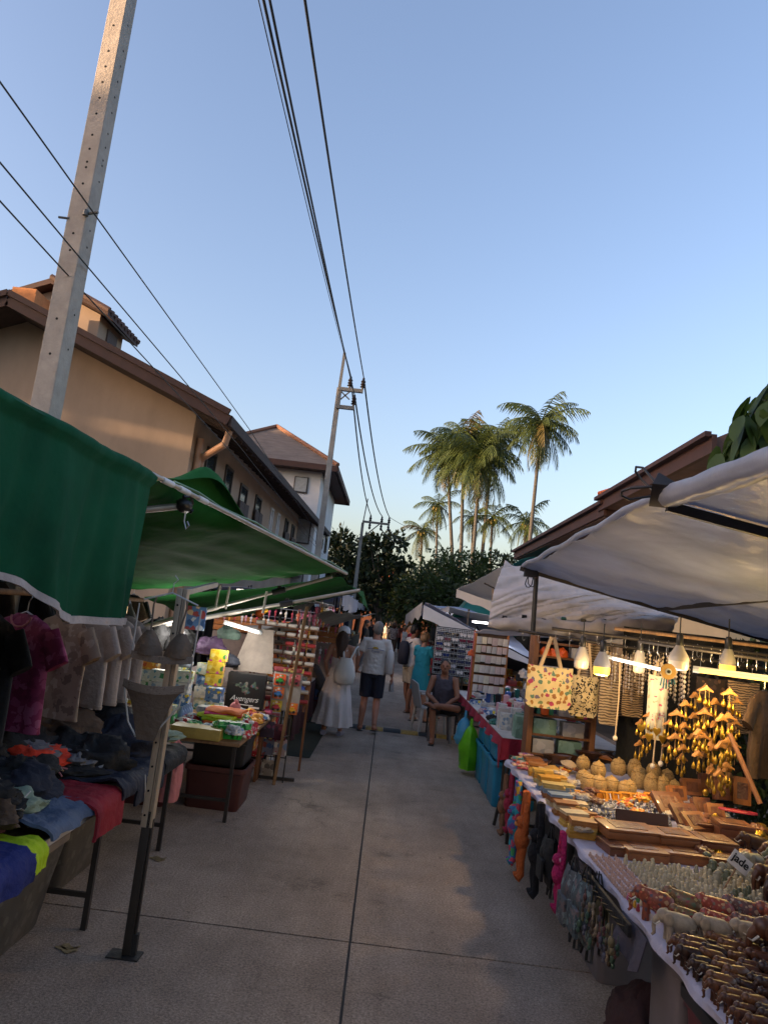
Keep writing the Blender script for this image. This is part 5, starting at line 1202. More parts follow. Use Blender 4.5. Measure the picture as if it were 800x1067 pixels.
for i in range(20):
    heap('wrapped_toy', 'small wrapped toy or snack bag lying on the toy stall table', 'packet', (-1.3-.5*rnd.random(), 6.5+.75*rnd.random(), z2+.05*rnd.random()), (.06, .07, .04), [K_rw, K_gn, K_yel, K_wh, K_or, K_bl][i % 6], 70+i, rnd.random()*6, group='small wrapped articles on the toy stall')

for i in range(34):
    x_, y_ = -1.16-.26*rnd.random(), 6.75+1.35*rnd.random()
    heap('wrapped_toy', 'small wrapped toy along the lane side of the toy stall table', 'packet', (x_, y_, z2+.05*rnd.random()), (.05, .06, .04), [K_rw, K_wh, K_gn, KR[2], K_bl, KR[0], K_or][i % 7], 120+i, rnd.random()*6, group='small wrapped toys along the lane side')
for i in range(18):
    z_ = .02+.17*(i % 4); y_ = 8.35+.09*i
    box_at('toy_box', 'printed toy box stacked at the lane side between the toy and keyring stalls', 'box', (-1.3-.16*(i % 2)+rnd.uniform(-.03, .03), 8.55+.26*(i//4), z_), (.2, .22, .165), [K_rw, K_bl, K_or, K_wh, K_yel][i*2 % 5], rnd.uniform(-.08, .08), 'toy boxes between the stalls')
for i in range(22):
    keyring((-1.02+rnd.uniform(-.05, .05), 8.5+.055*i, 1.45+.18*(i % 3)), rnd.choice(KR), 'small colourful charm hanging in the gap between toy and keyring stalls', 'charms between the stalls')
rod('hanging_rail', 'thin rail with charms between the toy and keyring stalls', 'rail', (-1.02, 8.4, 1.9), (-1.02, 9.8, 1.92), .008, M_steelw)
# ================================================================ right: souvenir stall (nearest)
TT = .70
M_lil = cloth('lilac_white_cloth', hx('b9b4c4'), var=.1)
T = table('long souvenir table under the white cloth at the right edge of the picture', 1.2, 2.5, 1.0, 6.75, TT-.012, M_lumber, M_darkm)
k = MB()
def tcf(u, v):
    y = lerp(.98, 6.77, u); s = v*1.50
    if s < 1.36: return V((2.54-s, y, TT+.003*NZ.noise(V((u*20, v*6, 0)))))
    d = s-1.36; return V((1.176-.012*math.sin(y*17)*min(1, d*8), y, TT-d*(.30+.25*abs(NZ.noise(V((y*2.3, 0, 0)))))*.8-.004))
k.grid(tcf, 120, 40, .004); one('tablecloth', 'lilac-white tablecloth covering the long souvenir table', 'tablecloth', k, M_lil, smooth=50)

# --- canopies
T = thing('canopy', 'greyish translucent tarp stretched over the souvenir stall, sloping back', 'canopy', (1.3, 5.6, 2.5))
A, B_, C_, D_ = V((1.31, 7.5, 2.5)), V((1.29, 3.66, 2.58)), V((3.95, 3.66, 2.13)), V((3.9, 7.5, 2.06))
sheet4(A, B_, C_, D_, .03, .03, 90, 70, 5, lambda u, v: -.022*abs(NZ.noise(V((u*9+v*3, v*7, 1))))-.012*abs(NZ.noise(V((u*21, v*17+u*6, 4)))), .004, 3).build('tarp', mat('grey_white_tarp', hx('b2b6c2'), .34, var=.18, scale=1.6, trans=.5, bump=.8, bscale=6), T, local=False, smooth=75)
k = MB(); k.beam(A+V((-.03, 0, -.02)), D_+V((0, 0, -.03)), .035, .045); k.build('far_bar', M_darkm, T, local=False)
k = MB(); k.beam((2.7, 7.46, 2.225), (2.7, 3.6, 2.30), .03, .04); k.build('middle_bar', M_darkm, T, local=False)
k = MB(); k.tube([A.lerp(B_, i/14)+V((.0, 0, .012*math.sin(i*1.7)+.01)) for i in range(15)], .022, 8); k.build('rolled_hem', mat('grey_white_tarp'), T, local=False, smooth=60)
T = thing('canopy', 'near grey tarp with thick rolled edge entering at the upper right', 'canopy', (1.3, 2.4, 2.55))
A2, B2, C2, D2 = W(697, 519, 3.62), V((1.26, .6, 2.42)), V((3.9, .6, 2.12)), V((3.9, 3.62, 2.16))
sheet4(A2, B2, C2, D2, .03, .02, 40, 30, 5, None, .004, 8).build('tarp', mat('grey_white_tarp'), T, local=False, smooth=75)
k = MB(); k.beam(A2+V((0, .02, -.04)), D2+V((0, .02, -.04)), .035, .05); k.build('far_bar', M_darkm, T, local=False)
k = MB(); n_ = 40
k.loft([[A2.lerp(B2, i/n_)+V(((.062+.012*NZ.noise(V((i*.35, j*.5, 0))))*math.cos(2*PI*j/14), 0, (.055+.012*NZ.noise(V((i*.3, j*.6, 5))))*math.sin(2*PI*j/14)+.005)) for j in range(14)] for i in range(n_+1)])
k.build('rolled_edge', mat('grey_white_tarp'), T, local=False, smooth=75)
def binder(label, c, s, rz=0.):
    T = thing('binder_clip', label, 'clip', c, rz)
    k = MB(); k.loft([[V((x, -.028*s, -.03*s)), V((x, .028*s, -.03*s)), V((x, .008*s, .035*s)), V((x, -.008*s, .035*s))] for x in (-.06*s, .06*s)]); k.build('clip_body', M_blk, T, bevel=.004)
    for q in (-1, 1):
        k = MB(); k.tube([(-.025*s, q*.01*s, -.03*s), (-.03*s, q*.05*s, -.09*s), (-.012*s, q*.06*s, -.115*s), (.012*s, q*.06*s, -.115*s), (.03*s, q*.05*s, -.09*s), (.025*s, q*.01*s, -.03*s)], .0045*s, 6); k.build('wire_handle', M_blk, T, smooth=60)
    return T
binder('big black binder clip gripping the thick rolled tarp edge at upper right', W(690, 513, 3.6), 1.5).rotation_euler = (Matrix.Rotation(rad(-25), 3, 'Z') @ RY(rad(108)) @ RZ(rad(60))).to_euler()
binder('black binder clip with wire handles hanging at the tip of the greyish tarp', W(553, 598, 7.4), 1.15, rad(5))
rod('canopy_post', 'black post of the souvenir stall between tumblers and wooden rack', 'post', (1.49, 7.46, 0), (1.45, 7.5, 2.48), .025, M_blk)
rod('canopy_post', 'dark rear post of the souvenir stall in front of the hedge', 'post', (3.5, 6.6, 0), (3.5, 6.6, 2.1), .022, M_darkm)
# white plastic drape with rolled lower edge
T = thing('canopy', 'crumpled white plastic sheet with rolled lower edge behind the greyish tarp', 'canopy', (1.3, 7.9, 2.1))
a0, a1, b0, b1 = W(526, 584, 8.2), W(705, 640, 7.75), W(508, 650, 7.75), W(698, 652, 7.6)
def drape(u, v):
    p = a0.lerp(a1, u).lerp(b0.lerp(b1, u), v)
    w = .05*NZ.noise(V((u*7+v*4, v*1.2, 3)))-.05*abs(NZ.noise(V((u*15+v*9, v*3, 7))))-.02*abs(NZ.noise(V((u*34-v*12, v*7, 2))))
    return p+V((-.04*math.sin(v*PI)*(1-u), w-.10*math.sin(v*PI), -.05*abs(NZ.noise(V((u*9+v*6, v*4, 9))))))
k = MB(); k.grid(drape, 130, 50, .004); k.build('sheet', mat('white_plastic_sheet', hx('d4cfce'), .3, var=.08, trans=.45, bump=.3, bscale=10), T, local=False, smooth=75)
k = MB()
def rl(i, j, n=46):
    t = i/n; c = b0.lerp(b1, t)+V((-.0, -.05, .02*math.sin(t*9)-.10*4*t*(1-t)*.5)); r = (.035+.05*math.sin(t*PI)**.5+.035*t)*(1+.35*NZ.noise(V((t*14, j*.7, 1)))+.2*NZ.noise(V((t*31, j*1.3, 2))))
    return c+V((0, r*math.cos(2*PI*j/16), r*math.sin(2*PI*j/16)))
k.loft([[rl(i, j) for j in range(16)] for i in range(47)]); k.build('rolled_bundle', mat('clear_plastic_roll', hx('b5aeaa'), .22, var=.15, bump=.4, bscale=14, trans=.25), T, local=False, smooth=75)
k = MB()
def strip(u, v): return b0.lerp(b1, u)+V((-.02, .05+.9*v, -.06-.1*math.sin(u*PI)*.4-.05*v+.02*NZ.noise(V((u*8, v*3, 4)))))
k.grid(strip, 40, 8, .004); k.build('under_flap', mat('white_plastic_sheet'), T, local=False, smooth=75)
for i in range(6):
    c = V(rl(4+i*5, 4))
    k = MB(); k.cbox(c+V((0, 0, .01)), (.05, .03, .035), RX(rnd.random())); one('peg', ['black', 'black', 'black', 'dark green', 'black', 'black'][i]+' peg holding the rolled plastic, '+['first from the left', 'second from the left', 'third from the left', 'fourth from the left', 'fifth from the left', 'last on the right'][i], 'peg', k, M_blk if i != 3 else mat('dark_green_plastic', hx('1f4a3a'), .4), bevel=.004)
T = thing('canopy', 'flat white canopy with grey seams behind the crumpled plastic sheet', 'canopy', (1.2, 9.8, 2.4))
p0, p1, p2, p3 = W(476, 614, 10.5), W(523, 590, 9.0), W(600, 640, 9.0), W(545, 646, 11.2)
sheet4(p0, p1, p2, p3, .04, .02, 30, 20, 4).build('tarp', M_tw, T, local=False, smooth=75)
k = MB(); k.grid(lambda u, v: p0.lerp(W(548, 640, 9.2), u)+V((0, 0, -.12*v+.01*math.sin(u*20)*v)), 30, 4, .004); k.build('valance', M_tw, T, local=False, smooth=75)
k = MB(); k.tube([W(514, 612, 9.8), W(513, 648, 9.8)], .016, 8); k.build('post', mat('tan_post', hx('8f7a62'), .6), T, local=False)
k = MB(); k.tube([W(505, 603, 9.6)+V((0, 0, -.06)), W(534, 614, 9.4)+V((0, 0, -.1))], .012, 6); k.build('bar', M_darkm, T, local=False)
T = thing('canopy', 'pale blue-white pointed canopy over the sunglasses grid', 'canopy', (1, 13, 2.2))
q0, q1, q2, q3 = W(443, 628, 13.2), W(425, 641, 18), W(520, 645, 18), W(560, 690, 12.6)
sheet4(q0, q1, q2, q3, .05, .05, 34, 28, 7, None, .004, 2).build('tarp', M_tb, T, local=False, smooth=75)
k = MB(); e0, e1 = W(442, 634, 13.1), W(570, 694, 12.4)
k.grid(lambda u, v: q0.lerp(q3, u)+V((-.02, -.1*v, -(.05+.24*v)*(1-.6*u)*(1+.3*NZ.noise(V((u*6, v, 1)))))), 34, 6, .004); k.build('valance', M_tw, T, local=False, smooth=75)
k = MB(); k.grid(lambda u, v: q1.lerp(q0, u)+V((-.05, 0, -.3*v*(.7+.3*math.sin(u*9)**2))), 24, 5, .004); k.build('side_valance', M_tw, T, local=False, smooth=75)
T = thing('canopy', 'teal pointed canopy peeping out behind the pale blue-white one', 'canopy', (3, 21, 3))
t0, t1, t2, t3 = W(462, 650, 20), W(488, 621, 22), W(545, 660, 22), W(520, 668, 19)
sheet4(t0, t1, t2, t3, .05, .03, 20, 16, 4).build('tarp', M_teal, T, local=False, smooth=75)
k = MB(); k.grid(lambda u, v: t1.lerp(t0, u)+V((-.04, -.3, -.05-.12*v)), 12, 3, .004); k.build('pale_edge', mat('pale_teal', hx('8fc0b0'), .5, trans=.2), T, local=False)

# --- rods, hooks and lamps under the tarp
R1a, R1b = W(540, 657, 6.7), W(815, 705, 6.3)
RODS = []
for (pa, pb, Y0, Y1, lb) in (((540, 657), (815, 700), 6.7, 6.3, 'dark rod with hooks carrying the tote bags'), ((575, 655), (815, 685), 6.2, 5.9, 'second dark rod above the bags'), ((640, 655), (815, 676), 5.9, 5.7, 'brown pole under the tarp, uppermost one'), ((665, 668), (815, 690), 5.6, 5.3, 'rod carrying the lamps and bells')):
    a, b = W(*pa, Y0), W(*pb, Y1); RODS.append((a, b)); rod('hanging_rod', lb, 'rod', a, b, .014, M_lumber if 'brown' in lb else M_darkm)
hk = MB(); hk.tube([(0, 0, .02), (.012, 0, .0), (0, 0, -.02), (0, 0, -.07), (.012, 0, -.085), (.022, 0, -.07)], .003, 5); hk0 = None
for a, b in RODS[:2]+RODS[3:]:
    for i in range(16):
        c = a.lerp(b, (i+.3)/16)
        if hk0 is None: hk0 = one('hook', 'small wire hook hanging on the dark rods under the tarp', 'hook', hk, M_steelw, loc=c, group='wire hooks under the tarp', smooth=60)
        else: dup(hk0, c, rnd.uniform(-1, 1))
M_shade = mat('white_lamp_shade', hx('98928a'), .4, var=.1); M_socket = mat('black_socket', (.01, .01, .01), .4)
def bulb_lamp(label, c, lit, w=.062):
    T = thing('hanging_lamp', label, 'lamp', c)
    k = MB(); k.tube([(0, 0, .16), (0, 0, .30)], .005, 5); k.build('cord', M_blk, T)
    k = MB(); k.lathe([(.02, .085), (.024, .1), (.024, .16), (.014, .175)], 14); k.build('socket', M_socket, T, smooth=40)
    k = MB(); k.lathe([(.024, .09), (.034, .07), (w*.9, .02), (w, 0), (w, -.02), (w*.98, -.02), (w*.95, .0), (.03, .066)], 20); k.build('shade', M_shade, T, smooth=40)
    k = MB(); k.lathe([(w*.97, -.018), (w*.99, -.045), (w*.92, -.075), (w*.7, -.085), (.003, -.088)], 20); k.build('bulb', lit if lit else mat('unlit_bulb', hx('b8ad9c'), .3), T, smooth=40)
    if lit: glow((0, 0, -.13), (1, .66, .28), 6, T)
    return T
E_yel = emit('warm_bulb_glow', (1, .60, .10), .26); 
bulb_lamp('unlit white lamp hanging right of the elephant tote bag straps', W(606, 686, 6.0), None, .06)
bulb_lamp('lit yellow bulb lamp hanging between the tote bags', W(627, 692, 5.6), E_yel, .062)
bulb_lamp('unlit bell-shaped white lamp left of the gold bells', W(707, 686, 5.3), None, .07)
bulb_lamp('white lamp with black socket above the long yellow tube', W(758, 690, 5.2), E_yel, .055)
bulb_lamp('small white lamp above the cold white tube', W(666, 690, 5.8), None, .045)
lamp_tube('cold white tube lamp above the striped bags', W(632, 685, 5.6), W(692, 699, 5.7), (.95, .96, 1), 1.0, 'cold_stall_glow', .010, 1.6)
lamp_tube('long warm yellow tube lamp in front of the gold bells', W(722, 698, 5.2), W(830, 712, 4.9), (1, .68, .2), .34, 'warm_stall_glow', .016, 6)
# --- bags
M_tote = pattern('elephant_print', hx('cdb98a'), [hx('a03a5c'), hx('6f8058'), hx('8f6038'), hx('6a6078'), hx('9a6a2c'), hx('587868')], 20, .40, .85, .9)
M_blkpat = pattern('black_print', hx('c8b48a'), [hx('1c1a18'), hx('262220')], 26, .42, .85, 2.4)
M_stripe1 = stripes('woven_stripe', hx('b09a78'), hx('5f4f3c'), 13, 'Z', .85, 5); M_stripe2 = stripes('woven_stripe_dark', hx('a58a68'), hx('4a3c30'), 16, 'Z', .85, 6)
M_canv = cloth('canvas_strap', hx('b8a080'))
def tote(label, c, w, h, m, rz=0., strap=.3, name='tote_bag', d=.03, rounded=.05, tw=.018, cat='bag'):
    """c = strap top (hook)"""
    T = thing(name, label, cat, c, rz); n = 12
    P = [(-w/2, 0), (w/2, 0)]
    for i in range(6): q = i/5*PI/2; P.append((w/2-rounded+rounded*math.cos(q)*1, -h+rounded-rounded*math.sin(q)))
    for i in range(6): q = i/5*PI/2; P.append((-w/2+rounded-rounded*math.sin(q), -h+rounded-rounded*math.cos(q)))
    k = MB()
    def f(sgn):
        def g(u, v):
            hw = w/2*(1.0 if v < .85 else math.cos((v-.85)/.15*PI/2*.42)); x = (u-.5)*2*hw
            bulge = d*math.sin(u*PI)**.6*math.sin(min(1, v*1.1+.05)*PI)**.5
            return V((x, sgn*(.004+bulge)*(1+.5*NZ.noise(V((u*4, v*4, sgn)))), -strap-v*h-.01*math.sin(u*PI)*(v < .02)))
        return g
    k.grid(f(-1), 14, 14); k.grid(f(1), 14, 14); k.build('bag_body', m, T, smooth=70)
    for sgn in (-1, 1):
        for sd in (-1, 1):
            k = MB(); k.beam((sd*w*.24, sgn*.012, -strap-.03), (sd*.012, sgn*.006, .0), tw, .004, up=(0, 1, 0)); k.build('strap', M_canv if name == 'tote_bag' else M_blk, T)
    return T
tote('cream tote bag printed with small coloured elephants hanging before the wooden rack', W(576, 664, 6.45), .40, .36, M_tote, rad(5), .25, tw=.028)
tote('cream tote with dense black print half hidden behind the elephant tote', W(612, 668, 6.6), .25, .36, M_blkpat, rad(-8), .30, d=.06, rounded=.1)
tote('beige woven striped shoulder bag right of the lit bulb', W(638, 680, 6.5), .17, .40, M_stripe1, rad(-5), .22)
tote('darker woven striped shoulder bag, second from the bulb', W(662, 680, 6.6), .19, .40, M_stripe2, rad(3), .16)
tote('narrow white elephant-print pouch bag left of the gold bells', W(687, 690, 5.9), .15, .50, pattern('elephant_print_white', hx('c0bba6'), [hx('b0556a'), hx('8f9a88'), hx('a89a80')], 17, .28, .85, 1.6), rad(-10), .10, d=.05, rounded=.07)
tote('brown striped small bag at the left of the darker woven bag', W(650, 684, 6.9), .14, .34, M_stripe2, 0, .2)
for i, (px, y0, y1) in enumerate(((646, 690, 765), (683, 745, 792), (691, 748, 790))):
    T = thing('cord', ['cream cord hanging from the woven bag', 'cream cord with pompon below the elephant pouch, left', 'cream cord with pompon below the elephant pouch, right'][i], 'cord', W(px, y0, 6.1 if i == 0 else 5.85)); L_ = (y1-y0)/760*6
    k = MB(); k.tube([(0, 0, 0), (.008, 0, -L_*.5), (0, 0, -L_)], .006, 6); k.build('rope', M_canv, T)
    k = MB(); k.ell((0, 0, -L_-.015), (.02, .02, .022), 10, 8, .2, 5); k.build('pompon', mat('white_pompon', hx('cfc4b0'), .9), T, smooth=70)
# hung cloth panels filling the back of the bag row
for i, (px, w_, m, lb) in enumerate(((620, .3, M_stripe1, 'striped cloth panel behind the black-print tote'), (655, .34, mat('cream_panel', hx('a08a70'), .85), 'cream cloth panel behind the woven bags'), (690, .3, M_stripe2, 'striped cloth panel behind the elephant pouch'))):
    c = W(px, 672, 7.0); k = MB(); k.grid(lambda u, v: V(((u-.5)*w_, .03*math.sin(u*14), -.62*v)), 20, 6, .006); one('hanging_cloth', lb, 'cloth', k, m, loc=c, smooth=60)
# dream catcher with eye
T = thing('dream_catcher', 'round yellow charm with eye and teal tassels hanging under the bell-shaped lamp', 'charm', W(696, 700, 5.15))
k = MB(); k.T = Matrix.Rotation(PI/2, 4, 'X'); k.lathe([(.052, -.006), (.056, 0), (.052, .006)], 20); k.build('disc', mat('ochre_disc', hx('c89a50'), .6), T, smooth=40)
k = MB(); k.T = Matrix.Translation((0, -.008, 0)) @ Matrix.Rotation(PI/2, 4, 'X'); k.lathe([(.022, -.003), (.022, .003)], 16); k.build('white_ring', mat('white_ring', (.6, .58, .5), .5), T)
k = MB(); k.T = Matrix.Translation((0, -.012, 0)) @ Matrix.Rotation(PI/2, 4, 'X'); k.lathe([(.012, -.003), (.012, .003)], 12); k.build('pupil', M_blk, T)
for i in range(6):
    k = MB(); x = -.04+.016*i; k.tube([(x, 0, -.045), (x*1.2, 0, -.1-.02*math.sin(i))], [.004, .006], 5); k.build('tassel', mat('teal_tassel', hx('1c5a62'), .8), T)
# --- gold bell chimes
M_gold = mat('brass_bell', hx('a5822f'), .32, metal=.85, var=.2); M_gold2 = mat('orange_wood_roof', hx('9a6a34'), .6, var=.3)
def bell_chime(label, loc, tiers=3, grp='gold bell chimes', rz=0.):
    T = thing('bell_chime', label, 'wind chime', loc, rz, grp)
    k = MB(); k.tube([(0, 0, 0), (0, 0, -.17*tiers-.03)], .0025, 4); k.build('string', M_lumber, T)
    for t in range(tiers):
        z = -.05-.17*t
        k = MB(); k.prism([(-.055, -.012), (-.05, .0), (-.02, .018), (0, .04), (.02, .018), (.05, 0), (.055, -.012), (0, .002)], .045, (0, 0, z)); k.build('roof', M_gold2, T, bevel=.002)
        for i, (x, y) in enumerate(((-.035, .01), (0, -.012), (.035, .01))):
            zz = z-.05-.014*((i+t) % 3); k = MB(); k.tube([(x, y, z), (x, y, zz)], .0015, 4); k.lathe([(.003, zz+.01), (.006, zz), (.014, zz-.012), (.018, zz-.028), (.015, zz-.042), (.004, zz-.048)], 10, (x, y, 0)); k.build('bell', M_gold, T, smooth=60)
    return T
bc3 = bell_chime('gold bell chime with small wooden roofs hanging in the dense group under the warm tube', W(735, 712, 5.5), 3)
bc4 = bell_chime('gold bell chime with small wooden roofs hanging in the dense group under the warm tube', W(760, 716, 5.4), 4)
bc2 = bell_chime('gold bell chime with small wooden roofs hanging in the dense group under the warm tube', W(705, 738, 5.6), 2)
for i, (px, py, Y, t) in enumerate(((714, 728, 5.6, 3), (724, 720, 5.8, 3), (745, 726, 5.6, 4), (752, 742, 5.3, 3), (768, 726, 5.6, 3), (728, 758, 5.4, 2), (742, 768, 5.7, 2), (697, 748, 5.8, 2), (758, 770, 5.6, 2), (676, 740, 5.9, 2), (668, 748, 6.0, 2), (735, 735, 6.0, 3), (762, 752, 5.9, 3), (712, 758, 5.9, 2))):
    dup({2: bc2, 3: bc3, 4: bc4}[t], W(px, py, Y), rnd.uniform(-.8, .8), scale=(.75, .75, rnd.uniform(.85, 1.1)))
for i, (px, py) in enumerate(((676, 768), (690, 770), (684, 762), (668, 758))):
    k = MB(); k.prism([(0, -.04), (.03, 0), (.028, .022), (.012, .026), (0, .014), (-.012, .026), (-.028, .022), (-.03, 0)], .012); k.tube([(0, 0, .014), (0, 0, .12)], .0015, 4)
    one('heart_bell', 'flat gold heart charm hanging below the elephant pouch', 'charm', k, M_gold, loc=W(px, py, 5.75), rot=rnd.uniform(-.4, .4), group='gold heart charms', bevel=.002)
# --- wooden rack behind
T = thing('rack', 'brown wooden rack with boxes on shelves behind the elephant tote', 'rack', (1.75, 7.3, 0))
for x in (-.30, .30): k = MB(); k.box(x-.025, x+.025, -.12, .1, 0, 1.82); k.build('upright', M_wood, T, bevel=.003)
for z in (.70, .88, 1.06, 1.4, 1.62, 1.75): k = MB(); k.box(-.28, .28, -.1, .1, z, z+.022); k.build('shelf_board', M_wood, T, bevel=.002)
K_mint = card('mint_carton', hx('6f8f7c'), [hx('7f9f8c'), hx('88a898')], 8); K_pale = card('pale_carton', hx('b0aaa4'), [hx('c0bab4'), hx('9a9a9c')], 10)
for i, (x, z, s, m, lb) in enumerate(((-.15, .722, (.2, .15, .13), K_pale, 'pale carton lower left on the wooden rack'), (.1, .722, (.22, .15, .14), K_mint, 'mint green carton lower right on the wooden rack'), (-.15, .902, (.22, .15, .14), K_mint, 'mint green carton second shelf left of the wooden rack'), (.12, .902, (.2, .15, .13), K_pale, 'pale carton on the second shelf of the wooden rack'),
                                    (-.16, 1.082, (.16, .12, .13), mat('teal_box', hx('2f7a68'), .5), 'small teal box on the third shelf of the wooden rack'), (.05, 1.082, (.15, .12, .2), K_pale, 'white carton on the third shelf of the wooden rack'), (.2, 1.082, (.1, .1, .1), K_yel, 'small yellow box on the third shelf of the wooden rack'), (-.1, 1.422, (.3, .14, .12), K_wh, 'white carton on the fourth shelf of the wooden rack'), (.15, 1.642, (.2, .12, .1), K_wh, 'white carton near the top of the wooden rack'))):
    box_at('carton', lb, 'carton', (1.75+x, 7.28, z), s, m, rnd.uniform(-.1, .1))
for i in range(3): heap('packet', ['left orange packet lying on top of the wooden rack', 'middle orange packet lying on top of the wooden rack', 'right orange packet lying on top of the wooden rack'][i], 'packet', (1.55+.08*i, 7.22, 1.64), (.05, .05, .06), mat('orange_plastic', hx('d0571c'), .4), i*2)
box_at('jar', 'small jar with orange lid on the second shelf of the wooden rack', 'jar', (1.58, 7.2, 1.083), (.07, .07, .06), mat('orange_plastic'))
# --- goods on the souvenir table
def Pt(x, y, z=TT): p = G(x, y, z+.001); return V((p.x, p.y, z+.002))
M_bowl = mat('dark_bowl_wood', hx('4a2f20'), .35, var=.3, scale=5, coat=.3)
k = MB(); k.lathe([(.04, .002), (.06, .01), (.10, .05), (.115, .075), (.11, .075), (.09, .045), (.05, .016), (.002, .012)], 24)
bw = one('wooden_bowl', 'dark wooden bowl at the back of the table, in the row behind the woven pots', 'bowl', k, M_bowl, loc=Pt(560, 800), smooth=40, group='dark bowls behind the woven pots')
for i, (x, y, s) in enumerate(((570, 798, 1), (580, 801, 1.1), (592, 797, 1), (603, 800, .9), (612, 797, 1.1), (625, 795, 1), (638, 796, 1.1), (650, 797, .9), (664, 799, 1), (678, 800, 1.1))):
    p = Pt(x, y); p.z += .03 if i % 3 == 1 else 0
    q = dup(bw, p, (rnd.uniform(-.3, .1), rnd.uniform(-.2, .2), 0), scale=s)
k = MB(); k.lathe([(.002, .0), (.07, .005), (.08, .02), (.04, .045), (.002, .06)], 24)
for i, (x, y, m) in enumerate(((592, 806, M_canv), (575, 812, mat('ochre_lid', hx('a8803e'), .6)), (630, 800, M_woodl))):
    one('round_lid', ['pale woven conical lid lying behind the woven pots', 'ochre lid lying on the notebooks side of the bowls', 'light wooden plate leaning among the dark bowls'][i], 'lid', k, m, loc=Pt(x, y)+V((0, 0, .05)), rot=(rnd.uniform(-.3, .3), .2, 0), smooth=40)
M_weave = pattern('woven_rattan', hx('a08252'), [hx('b3945e'), hx('846636'), hx('ac8e58')], 85, .45, .8, .2, stretch=(1, 1, 1.6))
def pot(loc, r, h, mats_, first=None, lb=None):
    T = thing('woven_pot', lb, 'basket', loc, 0, 'woven lidded pots')
    k = MB(); k.lathe([(r*.6, 0), (r*.9, h*.12), (r, h*.4), (r*.95, h*.6), (r*.75, h*.72), (r*.72, h*.72), (r*.7, h*.6)], 20); k.build('pot_body', M_weave, T, smooth=40)
    k = MB(); k.lathe([(r*.80, h*.70), (r*.82, h*.74), (r*.6, h*.86), (r*.2, h*.93), (r*.16, h*.98), (r*.08, h), (.001, h)], 20); k.build('lid', M_weave, T, smooth=40)
    return T
pa = pot(Pt(612, 824), .062, .135, None, lb='round woven rattan pot with lid, in the double row below the bowls')
pb = pot(Pt(665, 822), .066, .185, None, lb='tall woven rattan pot with lid, in the double row below the bowls')
for i, (x, y, z, t, s) in enumerate(((607, 819, .0, 0, .95), (623, 826, 0, 0, 1), (622, 819, .06, 0, 1), (636, 826, 0, 0, .95), (643, 817, .07, 0, 1.05), (650, 829, 0, 0, .85), (655, 829, 0, 0, .9), (678, 827, 0, 1, .9), (690, 829, 0, 1, .85), (680, 818, .05, 0, 1.0), (694, 820, .02, 0, .95), (702, 831, 0, 1, .75), (606, 813, .08, 0, .9), (660, 816, .04, 1, .9))):
    p = Pt(x, y); p.z += z; dup(pb if t else pa, p, rnd.random()*3, scale=s)
k = MB(); fr = [(-.04, 0), (.04, 0), (.04, .055), (-.04, .055)]
k.box(-.042, .042, -.006, .006, 0, .012); k.box(-.042, .042, -.006, .006, .05, .062); k.box(-.042, -.03, -.006, .006, .012, .05); k.box(.03, .042, -.006, .006, .012, .05); k.box(-.03, .03, .02, .026, 0, .05)
of = one('photo_frame', 'small bright orange frame leaning in the row below the woven pots', 'frame', k, mat('orange_paint', hx('d08a1c'), .5), loc=Pt(600, 833), rot=(-.4, 0, .3), group='orange frames')
for i in range(10):
    p = Pt(609+8.6*i, 834+.35*i); dup(of, p, (-.4, rnd.uniform(-.1, .1), rnd.uniform(0, .6)), scale=rnd.uniform(.9, 1.15))
# silver trinkets
M_tr = mat('silver_trinket', hx('8f8d90'), .28, metal=.5, var=.5, scale=30, rand=.45); M_tr2 = mat('glass_trinket', hx('a8a4a0'), .15, var=.3, rand=.4)
k = MB(); k.ell((0, 0, .014), (.017, .014, .013), 7, 5, .5, 2); k.ell((.008, .004, .032), (.009, .009, .011), 6, 5, .4, 2); k.tube([(0, 0, .02), (-.012, .006, .034)], [.006, .003], 5)
tr0 = None
for r in range(9):
    for c in range(16):
        x = 606+5.6*c+2*(r % 2)+3.0*r; y = 838+3.4*r+.35*c
        if x > 705-1.2*r: continue
        p = Pt(x+rnd.uniform(-1, 1), y)
        if tr0 is None: tr0 = one('trinket', 'tiny silver-grey trinket in the dense tray below the orange frames', 'trinket', k, M_tr, loc=p, group='silver trinkets', smooth=50)
        else:
            q = dup(tr0, p, rnd.random()*6, scale=rnd.uniform(.8, 1.35))
            if rnd.random() < .4: setmat(q, M_tr2)
# notebooks in stacks along the lane edge
NB = [mat('nb%d' % i, hx(c), .55, var=.25, scale=14) for i, c in enumerate(('b8862e', 'c8a04a', 'a06a34', 'c4b08a', '8f5a30', '70849a', 'b09a60'))]
k = MB(); k.box(-.075, .075, -.052, .052, 0, .004); k.box(-.073, .071, -.05, .05, .004, .012); k.box(-.075, .075, -.052, .052, .012, .016)
nb0 = None
for i, (x, y, n) in enumerate(((600, 872, 6), (592, 860, 5), (584, 849, 5), (577, 840, 5), (571, 831, 6), (566, 823, 6), (561, 815, 6), (612, 870, 4), (603, 856, 4), (594, 846, 4), (587, 838, 3), (581, 829, 5), (574, 820, 5), (620, 872, 5), (556, 808, 6), (566, 812, 5), (551, 802, 6))):
    p = Pt(x, y); th = rnd.uniform(-.15, .15)
    for j in range(n):
        q = V((p.x+rnd.uniform(-.006, .006)+.03, p.y+rnd.uniform(-.006, .006), p.z+.0165*j)); m = NB[(i+j//2) % 7]
        if nb0 is None: nb0 = one('notebook', 'small ochre or brown notebook in the stacks along the lane edge', 'notebook', k, m, loc=q, rot=th, group='notebook stacks along the lane edge')
        else: setmat(dup(nb0, q, th+rnd.uniform(-.06, .06)), m)
